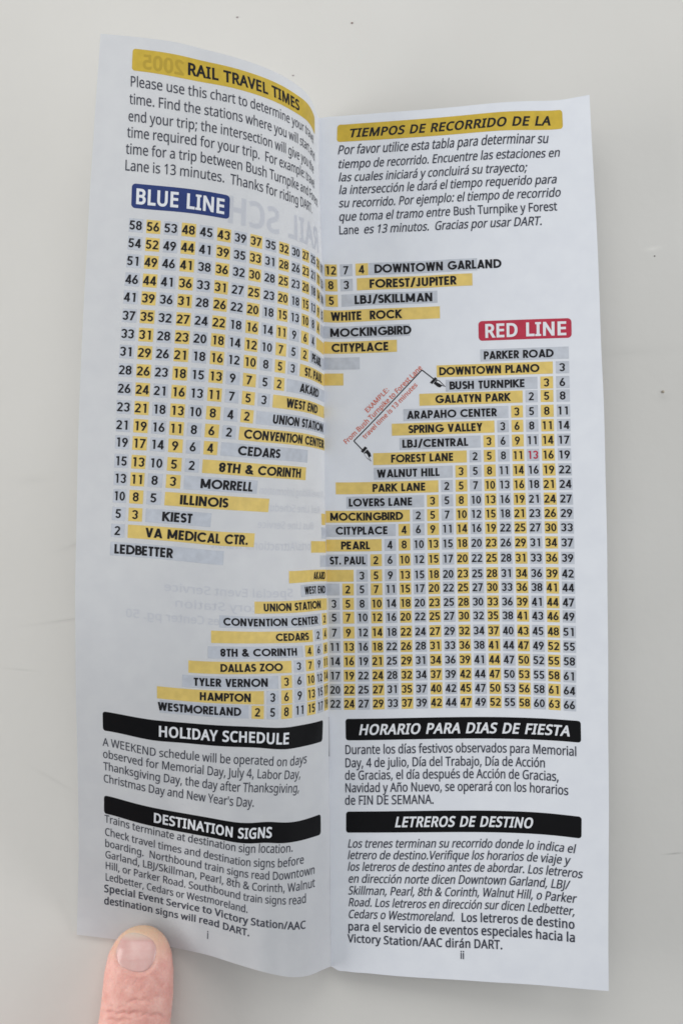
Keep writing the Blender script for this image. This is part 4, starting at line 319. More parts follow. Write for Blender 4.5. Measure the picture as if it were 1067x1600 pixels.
    'ó': (847, [[772,377,769,317,761,261,747,211,729,165,705,124,677,88,645,57,608,32,567,12,521,-2,473,-11,422,-14,373,-11,328,-2,284,12,244,32,208,57,175,88,147,124,122,165,103,211,89,261,80,317,77,377,82,456,96,526,119,588,151,640,191,684,239,719,295,744,357,760,426,765,491,760,551,744,606,719,654,684,694,640,728,588,752,526,767,456],[204,377,207,320,215,269,228,223,246,183,270,150,300,123,335,104,377,92,424,88,472,92,513,104,549,123,579,150,603,183,621,223,634,269,642,320,644,377,642,434,634,484,620,529,602,568,578,601,548,627,513,646,471,657,423,661,353,653,298,627,256,585,228,529,210,459],[632,1059,595,1011,543,953,485,896,431,849,350,849,350,866,396,929,444,1004,483,1073,632,1073]]),
    'ú': (866, [[746,751,746,0,646,0,627,99,622,99,604,75,584,53,560,35,534,20,507,7,478,-2,447,-9,416,-13,384,-14,327,-11,277,-1,233,15,196,37,165,67,141,104,124,148,114,200,111,259,111,751,235,751,235,268,240,213,253,168,276,133,308,108,350,93,402,88,454,92,498,102,534,120,563,144,586,175,603,212,614,256,621,305,623,360,623,751],[640,1059,604,1011,551,953,494,896,440,849,359,849,359,866,404,929,452,1004,492,1073,640,1073]]),
    '’': (245, [[228,985,196,878,153,764,108,657,17,657,37,741,57,831,74,920,87,1000,218,1000]]),
}
OUT = {ch: (adv / 1000, [np.array(c, float).reshape(-1, 2) / 1000 for c in cs]) for ch, (adv, cs) in SANS.items()}


def area2(c):
    x, y = c[:, 0], c[:, 1]
    return (x * np.roll(y, -1) - np.roll(x, -1) * y).sum() / 2


def inside(pt, c):
    x, y = pt; r = False
    for (x0, y0), (x1, y1) in zip(c, np.roll(c, -1, 0)):
        if (y0 > y) != (y1 > y) and x < (x1 - x0) * (y - y0) / (y1 - y0) + x0:
            r = not r
    return r


def fill(loops):
    """ear clipping of one outline with holes; every loop is bridged into the outer one first"""
    off = 0; idx = []
    P = np.concatenate(loops)
    for l in loops:
        idx.append(list(range(off, off + len(l)))); off += len(l)
    ring = idx[0] if area2(loops[0]) > 0 else idx[0][::-1]
    for h, l in sorted(zip(idx[1:], loops[1:]), key=lambda q: -q[1][:, 0].max()):
        if area2(l) > 0:
            h = h[::-1]
        k = max(range(len(h)), key=lambda i: P[h[i]][0])
        h = h[k:] + h[:k]
        p = P[h[0]]
        best, bx, bp = None, 1e9, None          # ray to the right
        n = len(ring)
        for i in range(n):
            a, b = P[ring[i]], P[ring[(i + 1) % n]]
            if (a[1] > p[1]) != (b[1] > p[1]):
                x = a[0] + (p[1] - a[1]) / (b[1] - a[1]) * (b[0] - a[0])
                if p[0] <= x < bx:
                    bx = x; best = i if a[0] > b[0] else (i + 1) % n
        c = best
        # a reflex vertex inside the triangle p, hit, c is nearer
        tri = (p, np.array([bx, p[1]]), P[ring[c]])
        cand = [i for i in range(n) if i != c and in_tri(P[ring[i]], *tri)]
        if cand:
            c = min(cand, key=lambda i: abs(P[ring[i]][1] - p[1]) / (abs(P[ring[i]][0] - p[0]) + 1e-9))
        ring = ring[:c + 1] + h + [h[0]] + ring[c:]
    T = []
    ring = list(ring); guard = 0
    while len(ring) > 3 and guard < 4000:
        guard += 1; n = len(ring); done = False; worst = None
        for i in range(n):
            a, b, c = P[ring[i - 1]], P[ring[i]], P[ring[(i + 1) % n]]
            cr_ = (b[0] - a[0]) * (c[1] - a[1]) - (b[1] - a[1]) * (c[0] - a[0])
            if cr_ <= 1e-9:
                if abs(cr_) <= 1e-9 and worst is None:
                    worst = i
                continue
            if any(in_tri(P[j], a, b, c) for j in ring if j not in (ring[i - 1], ring[i], ring[(i + 1) % n])
                   and not (np.allclose(P[j], a) or np.allclose(P[j], b) or np.allclose(P[j], c))):
                continue
            T.append([ring[i - 1], ring[i], ring[(i + 1) % n]]); del ring[i]; done = True
            break
        if not done:
            if worst is None:
                T.append([ring[-1], ring[0], ring[1]]); worst = 0
            del ring[worst]
    T.append(list(ring))
    return [q for q in T if len(q) == 3]


def in_tri(p, a, b, c):
    d1 = (p[0] - b[0]) * (a[1] - b[1]) - (a[0] - b[0]) * (p[1] - b[1])
    d2 = (p[0] - c[0]) * (b[1] - c[1]) - (b[0] - c[0]) * (p[1] - c[1])
    d3 = (p[0] - a[0]) * (c[1] - a[1]) - (c[0] - a[0]) * (p[1] - a[1])
    return not ((d1 < 0 or d2 < 0 or d3 < 0) and (d1 > 0 or d2 > 0 or d3 > 0))


GL = {}


def glyph(ch, bold):
    key = (ch, bold)
    if key in GL:
        return GL[key]
    adv, cs = OUT[ch]
    big = max(cs, key=lambda c: abs(area2(c)))
    sg = 1.0 if area2(big) > 0 else -1.0
    res = []
    for c in cs:
        if bold:
            e = np.roll(c, -1, 0) - c
            e /= np.linalg.norm(e, axis=1)[:, None] + 1e-9
            nrm = np.stack([e[:, 1], -e[:, 0]], 1) * sg
            pn = np.roll(nrm, 1, 0)
            mt = nrm + pn
            mt /= np.maximum((mt * mt).sum(1) / 2, 0.35)[:, None]
            off = mt * bold
            off[:, 1] *= 0.75
            c = c + off
            if bold > .02:
                c = c * [1.0, 0.97]
        res.append(c)
    outer = [c for c in res if area2(c) * sg > 0]
    holes = [c for c in res if area2(c) * sg <= 0]
    V, T = [], []
    for o in outer:
        loops = [o] + [h for h in holes if inside(h[0], o)]
        flat = np.concatenate(loops)
        tr = fill(loops)
        T += [[a + len(V), b + len(V), c + len(V)] for a, b, c in tr]
        V += flat.tolist()
    g = (adv + (bold * 1.3 if bold > .02 else 0), np.array(V), np.array(T), np.zeros(len(V)))
    GL[key] = g
    return g

# geometric capitals and figures of the chart, drawn from strokes, cap height = 1
def stroke_font(w, caps):
    h = w / 2
    def ln(x0, y0, x1, y1):
        d = np.array([x1 - x0, y1 - y0], float); d /= np.linalg.norm(d); n = np.array([-d[1], d[0]]) * h
        a, b = np.array([x0, y0]), np.array([x1, y1])
        return [[a - n, b - n, b + n, a + n]]
    def dg(x0, y0, x1, y1):            # slanted stroke with level ends
        L = math.hypot(x1 - x0, y1 - y0); s = h * L / abs(y1 - y0)
        return [[(x0 - s, y0), (x0 + s, y0), (x1 + s, y1), (x1 - s, y1)]]
    def ar(cx, cy, rx, ry, a0, a1):
        k = max(4, int(abs(a1 - a0) / 15)); q = []
        for i in range(k):
            p = [math.radians(a0 + (a1 - a0) * t / k) for t in (i, i + 1)]
            q.append([(cx + (rx - h) * math.cos(p[0]), cy + (ry - h) * math.sin(p[0])), (cx + (rx + h) * math.cos(p[0]), cy + (ry + h) * math.sin(p[0])),
                      (cx + (rx + h) * math.cos(p[1]), cy + (ry + h) * math.sin(p[1])), (cx + (rx - h) * math.cos(p[1]), cy + (ry - h) * math.sin(p[1]))])
        return q
    t = 1 - h; r = .5 - h
    st = lambda x=h: ln(x, 0, x, 1)
    G = {}
    if caps:
        G['A'] = (.80, dg(h + .02, 0, .40, 1) + dg(.78 - h, 0, .40, 1) + ln(.2, .25, .6, .25))
        G['B'] = (.60, st() + ln(0, t, .3, t) + ln(0, .54, .3, .54) + ln(0, h, .32, h) + ar(.30, .54 + (t - .54) / 2, .17, (t - .54) / 2, -90, 90) + ar(.32, h + (.54 - h) / 2, .2, (.54 - h) / 2, -90, 90))
        G['C'] = (.90, ar(.5, .5, r, r, 42, 318))
        G['D'] = (.80, st() + ln(0, t, .3, t) + ln(0, h, .3, h) + ar(.30, .5, r, r, -90, 90))
        G['E'] = (.56, st() + ln(0, t, .48, t) + ln(0, .51, .45, .51) + ln(0, h, .48, h))
        G['F'] = (.53, st() + ln(0, t, .48, t) + ln(0, .5, .44, .5))
        G['G'] = (.95, ar(.5, .5, r, r, 42, 352) + ln(.5, .45, .92, .45))
        G['H'] = (.74, st() + st(.66 - h) + ln(0, .52, .66, .52))
        G['I'] = (.25, st())
        G['J'] = (.52, ln(.42 - h, .25, .42 - h, 1) + ar(.22, .24, .2 - h + .03, .24 - h, 180, 360))
        G['K'] = (.70, st() + dg(.12, .48, .58, 1) + dg(.22, .58, .60, 0))
        G['L'] = (.48, st() + ln(0, h, .44, h))
        G['M'] = (.95, st() + st(.88 - h) + dg(h, 1, .44, .12) + dg(.88 - h, 1, .44, .12))
        G['N'] = (.78, st() + st(.70 - h) + dg(h, 1, .70 - h, 0))
        G['O'] = (1.0, ar(.48, .5, r, r, 0, 360))
        G['P'] = (.57, st() + ln(0, t, .28, t) + ln(0, .46, .28, .46) + ar(.28, .46 + (t - .46) / 2, .2, (t - .46) / 2, -90, 90))
        G['R'] = (.62, st() + ln(0, t, .28, t) + ln(0, .46, .28, .46) + ar(.28, .46 + (t - .46) / 2, .2, (t - .46) / 2, -90, 90) + dg(.28, .46, .50, 0))
        G['S'] = (.55, ar(.26, .5 + (t - .5) / 2, .17, (t - .5) / 2, 25, 270) + ar(.26, h + (.5 - h) / 2, .18, (.5 - h) / 2, 90, -155))
        G['T'] = (.52, st(.24) + ln(0, t, .48, t))
        G['U'] = (.72, ln(h, .3, h, 1) + ln(.64 - h, .3, .64 - h, 1) + ar(.32, .32, .32 - h, .32 - h, 180, 360))
        G['V'] = (.70, dg(h, 1, .34, 0) + dg(.68 - h, 1, .34, 0))
        G['W'] = (1.02, dg(h, 1, .28, 0) + dg(.49, 1, .28, 0) + dg(.49, 1, .70, 0) + dg(.98 - h, 1, .70, 0))
        G['Y'] = (.66, dg(h, 1, .32, .42) + dg(.64 - h, 1, .32, .42) + ln(.32, 0, .32, .46))
        G['Z'] = (.6, ln(0, t, .54, t) + ln(0, h, .54, h) + dg(.1, .1, .44, .9))
        G['/'] = (.5, dg(.08, -.05, .40, 1.05))
        G['.'] = (.26, ln(.04, h, .04 + w, h))
        G['&'] = (.76, ar(.30, .76, .15, .24 - h, 0, 360) + ar(.28, .28, .21, .28 - h, 60, 330) + dg(.20, .68, .66, 0) + ln(.46, .14, .62, .42))
    e = .27
    G['0'] = (.62, ar(e, .5, e - h, r, 0, 360))
    G['1'] = (.62, ln(.34, 0, .34, 1) + ln(.14, .88, .34, t - .01))
    G['2'] = (.62, ar(e, .72, e - h, .28 - h, 165, -30) + dg(.10, h, .44, .62) + ln(.02, h, .54, h))
    G['3'] = (.62, ar(e, .5 + (t - .5) / 2 + .01, .2, (t - .5) / 2, 160, -90) + ar(e, h + (.52 - h) / 2, e - h, (.52 - h) / 2, 90, -160))
    G['4'] = (.62, ln(.40, 0, .40, 1) + ln(.0, .26, .56, .26) + dg(.08, .24, .38, 1))
    G['5'] = (.62, ln(.14, t, .50, t) + dg(.10, .50, .17, 1) + ar(e - .01, .32, e - h, .32 - h, 135, -155))
    G['6'] = (.62, ar(e, .31, e - h, .31 - h, 0, 360) + dg(.08, .40, .36, 1))
    G['7'] = (.62, ln(.02, t, .54, t) + dg(.16, 0, .45, .92))
    G['8'] = (.62, ar(e, .5 + (t - .5) / 2 + .02, .18, (t - .5) / 2 - .01, 0, 360) + ar(e, h + (.53 - h) / 2, e - h, (.53 - h) / 2, 0, 360))
    G['9'] = (.62, ar(e, .69, e - h, .31 - h, 0, 360) + dg(.46, .60, .18, 0))
    R = {}
    for ch, (adv, qs) in G.items():
        V, T, Z = [], [], []
        for i, q in enumerate(qs):
            b = len(V); V += [tuple(map(float, p)) for p in q]; Z += [0.0006 * (i % 9)] * 4
            T += [[b, b + 1, b + 2], [b, b + 2, b + 3]]
        R[ch] = (adv, np.array(V), np.array(T), np.array(Z))
    return R


STROKE = {'a': stroke_font(.215, True), 'd': stroke_font(.165, False)}


def layout(s, font, bold):
    """glyph placements at cap height 1: list of (x, verts, tris, lift) and pen stops after each character"""
    x = 0.0; out = []; stops = [0.0]
    for ch in s:
        if ch == ' ':
            x += (.52 if bold >= .04 else .365) if font == 'n' else .38
        else:
            adv, V, T, Z = glyph(ch, bold) if font == 'n' else STROKE[font][ch]
            out.append((x, V, T, Z)); x += adv
            if font == 'a':
                x += .03
        stops.append(x)
    return out, stops


class Print:
    """collects ink in page coordinates (u in mm from the fold, v down the page) and builds one mesh"""
    def __init__(self, page):
        self.leaf = LEAF[page]; self.u = []; self.v = []; self.l = []; self.f = []; self.fm = []; self.mats = []; self.n = 0

    def mi(self, m):
        if m not in self.mats:
            self.mats.append(m)
        return self.mats.index(m)

    def add(self, u, v, lift, faces, m):
        self.u.append(u); self.v.append(v); self.l.append(lift)
        fs = (np.asarray(faces) + self.n).tolist()
        self.f += fs; self.fm += [self.mi(m)] * len(fs); self.n += len(u)

    def rect(self, m, u0, u1, v0, v1, r):
        if u1 - u0 < .05:
            return
        us = np.linspace(u0, u1, max(3, int((u1 - u0) / .9) + 2))
        if r:
            t = r * (1 - np.cos(np.linspace(0, math.pi / 2, 8)))
            us = np.unique(np.concatenate([u0 + t, us[(us > u0 + r) & (us < u1 - r)], u1 - t]))
        c = np.zeros_like(us)
        if r:
            d = np.minimum(us - u0, u1 - us)
            c = np.where(d < r, r - np.sqrt(np.maximum(r * r - (r - np.minimum(d, r)) ** 2, 0)), 0) * 5.0
        k = 5
        ts = np.linspace(0, 1, k)
        uu = np.repeat(us[:, None], k, 1)
        vv = (v0 + c)[:, None] * (1 - ts) + (v1 - c)[:, None] * ts
        idx = np.arange(uu.size).reshape(uu.shape)
        f = np.stack([idx[:-1, :-1].ravel(), idx[:-1, 1:].ravel(), idx[1:, 1:].ravel(), idx[1:, :-1].ravel()], 1)
        self.add(uu.ravel(), vv.ravel(), np.full(uu.size, .05), f, m)

    def glyphs(self, m, s, font, bold, place, lift, sub, nref=0):
        pl, stops = layout(s, font, bold)
        W = stops[nref] if nref else stops[-1]
        for x, V, T, Z in pl:
            V = V.copy(); T = T.copy(); Z = Z.copy()
            for _ in range(sub):
                mids = {}; V2 = V.tolist(); Z2 = Z.tolist(); T2 = []
                def mid(a, b):
                    k = (min(a, b), max(a, b))
                    if k not in mids:
                        mids[k] = len(V2); V2.append(((V[a] + V[b]) / 2).tolist()); Z2.append((Z[a] + Z[b]) / 2)
                    return mids[k]
                for a, b, c in T:
                    p, q, r = mid(a, b), mid(b, c), mid(c, a)
                    T2 += [[a, p, r], [p, b, q], [r, q, c], [p, q, r]]
                V, Z, T = np.array(V2), np.array(Z2), np.array(T2)
            u, v = place((V[:, 0] + x) / W, V[:, 1], W)
            lim = (self.leaf.U[0], self.leaf.U[-1])
            if self.leaf is LEAF['L'] and u.max() > -.3:
                if u.min() > -.6:
                    continue
                u = np.minimum(u, -.3)
            self.add(u, v, Z + lift, T, m)

    def text(self, m, s, vb, u0, u1, cap, bold, shear, nref, font, lift):
        def place(t, y, W):
            return u0 + (u1 - u0) * t + shear * y * cap / 5.0, vb - y * cap
        self.glyphs(m, s, font, bold, place, lift, 2 if cap > 30 else (1 if cap > 18 else 0), nref)

    def slanted(self, m, s, u0, v0, u1, v1, cap, lift):
        a = np.array([u0, -v0 / 5]); b = np.array([u1, -v1 / 5]); d = b - a; L = np.linalg.norm(d); d /= L
        def place(t, y, W):
            p = a + np.outer(t * L, d) + np.outer(y * cap / 5, [-d[1], d[0]])
            return p[:, 0], -p[:, 1] * 5
        self.glyphs(m, s, 'n', .03, place, lift, 0)

    def path(self, m, pts, w):
        for (u0, v0), (u1, v1) in zip(pts, pts[1:]):
            a = np.array([u0, -v0 / 5]); b = np.array([u1, -v1 / 5]); d = b - a; L = np.linalg.norm(d); d /= L
            n = np.array([-d[1], d[0]]) * w / 2; k = max(2, int(L / 1.2))
            P = np.concatenate([[a + d * L * i / k - n, a + d * L * i / k + n] for i in range(k + 1)])
            f = [[2 * i, 2 * i + 2, 2 * i + 3, 2 * i + 1] for i in range(k)]
            self.add(P[:, 0], -P[:, 1] * 5, np.full(len(P), .06), f, m)

    def poly(self, m, pts, lift):
        tr = tessellate_polygon([[Vector((u, v / 5, 0)) for u, v in pts]])
        P = np.array(pts)
        self.add(P[:, 0], P[:, 1], np.full(len(P), lift), [list(t) for t in tr], m)

    def build(self, name, parent):
        P = self.leaf.at(np.concatenate(self.u), np.concatenate(self.v), np.concatenate(self.l))
        return link_mesh(name, P, self.f, [M[k] for k in self.mats], self.fm, parent)

# ------------------------------------------------------------------ the table
def build_table():
    n = 60
    xs = np.linspace(-1.6, 1.6, n)
    V = [(x, y, 0) for y in xs for x in xs]
    f = [[j * n + i, j * n + i + 1, (j + 1) * n + i + 1, (j + 1) * n + i] for j in range(n - 1) for i in range(n - 1)]
    m = mat('white_painted_board', (0.66, 0.655, 0.635), 0.55, 0.25)
    tc, cr, b = mottle(m, (0.655, 0.642, 0.61), (0.71, 0.698, 0.668), 9.0, 8.0, 0.25, 260.0, .3, .7)
    prev = cr.outputs['Color']
    bump = [n_ for n_ in m.node_tree.nodes if n_.type == 'BUMP'][0]
    hgt = bump.inputs['Height'].links[0].from_socket
    # a few scuffs and scratches where the photograph shows them: x, y, length, width (m), turn, tone
    for x, y, l, w, a, tone in [(-.087, -.034, .022, .0012, 8, .90), (-.084, -.010, .012, .002, 20, .93), (-.097, .01, .010, .003, 5, .95),
                                (.105, -.108, .006, .0006, 5, .72), (.098, .083, .005, .0015, 10, 1.12), (.101, .036, .004, .003, 0, .93),
                                (-.09, -.085, .016, .0012, -30, .94), (-.101, -.05, .010, .0008, -5, .92), (.09, .05, .03, .004, 4, .96)]:
        mp = N(m, 'ShaderNodeMapping', vector_type='TEXTURE')
        mp.inputs['Location'].default_value = (x, y, 0)
        mp.inputs['Rotation'].default_value = (0, 0, math.radians(a))
        mp.inputs['Scale'].default_value = (l, w, 1)
        link(m, tc.outputs['Object'], mp.inputs['Vector'])
        gr = N(m, 'ShaderNodeTexGradient', gradient_type='QUADRATIC_SPHERE')
        link(m, mp.outputs['Vector'], gr.inputs['Vector'])
        mx = N(m, 'ShaderNodeMix', data_type='RGBA', blend_type='MULTIPLY')
        link(m, gr.outputs['Fac'], mx.inputs[0])
        link(m, prev, mx.inputs[6])
        mx.inputs[7].default_value = (tone, tone, tone, 1)
        prev = mx.outputs[2]
        ad = N(m, 'ShaderNodeMath', operation='MULTIPLY_ADD')
        link(m, gr.outputs['Fac'], ad.inputs[0]); ad.inputs[1].default_value = 1.2 if tone > 1 or a in (8, 20) else -1.0
        link(m, hgt, ad.inputs[2]); hgt = ad.outputs[0]
    link(m, prev, b.inputs['Base Color'])
    link(m, hgt, bump.inputs['Height'])
    o = link_mesh('tabletop', V, f, [m])
    tag(o, 'white scuffed painted tabletop under the booklet', 'table', kind='structure')


build_table()

# ------------------------------------------------------------------ the booklet
book = bpy.data.objects.new('booklet', None)
book.location = (0, 0, 0)
col.objects.link(book)
tag(book, 'open bilingual rail timetable booklet with yellow and grey number charts, lying on the white table', 'booklet')
edge = mat('paper_edge', (0.74, 0.75, 0.78), 0.7, 0.2)
lines = mat('page_edges', (0.7, 0.71, 0.74), 0.8, 0.1)
tc = N(lines, 'ShaderNodeTexCoord'); wv = N(lines, 'ShaderNodeTexNoise', Scale=900.0)
mp = N(lines, 'ShaderNodeMapping'); mp.inputs['Scale'].default_value = (.05, .05, 6)
link(lines, tc.outputs['Object'], mp.inputs['Vector']); link(lines, mp.outputs['Vector'], wv.inputs['Vector'])
cr = N(lines, 'ShaderNodeValToRGB'); cr.color_ramp.elements[0].color = (.45, .46, .5, 1); cr.color_ramp.elements[1].color = (.76, .77, .8, 1)
link(lines, wv.outputs['Fac'], cr.inputs['Fac']); link(lines, cr.outputs['Color'], lines.node_tree.nodes['Principled BSDF'].inputs['Base Color'])

Lf, Rf = LEAF['L'], LEAF['R']
page = {}
us = -87 * (1 - np.linspace(0, 1, 120)) ** 1.6
uu, vv = [q.ravel() for q in np.meshgrid(us, np.linspace(Lf.V[0], Lf.V[-1], 240))]
ix = np.arange(uu.size).reshape(240, 120)
page['L'] = link_mesh('left_page', Lf.at(uu, vv), np.stack([ix[1:, :-1].ravel(), ix[1:, 1:].ravel(), ix[:-1, 1:].ravel(), ix[:-1, :-1].ravel()], 1).tolist(), [M['thin_paper']], None, book)   # one leaf of thin paper
page['R'] = sheet('right_page', Rf, 0, 87, Rf.V[0], Rf.V[-1], 0, .14, [M['paper'], edge], book)
sheet('page_block', Rf, .5, 86.7, Rf.V[0] + .8, Rf.V[-1] - .8, -.22, 2.0, [M['paper'], lines], book, 60, 120)
sheet('back_cover', Rf, .3, 86.9, Rf.V[0], Rf.V[-1], -2.3, .25, [M['cover'], edge], book, 60, 120)

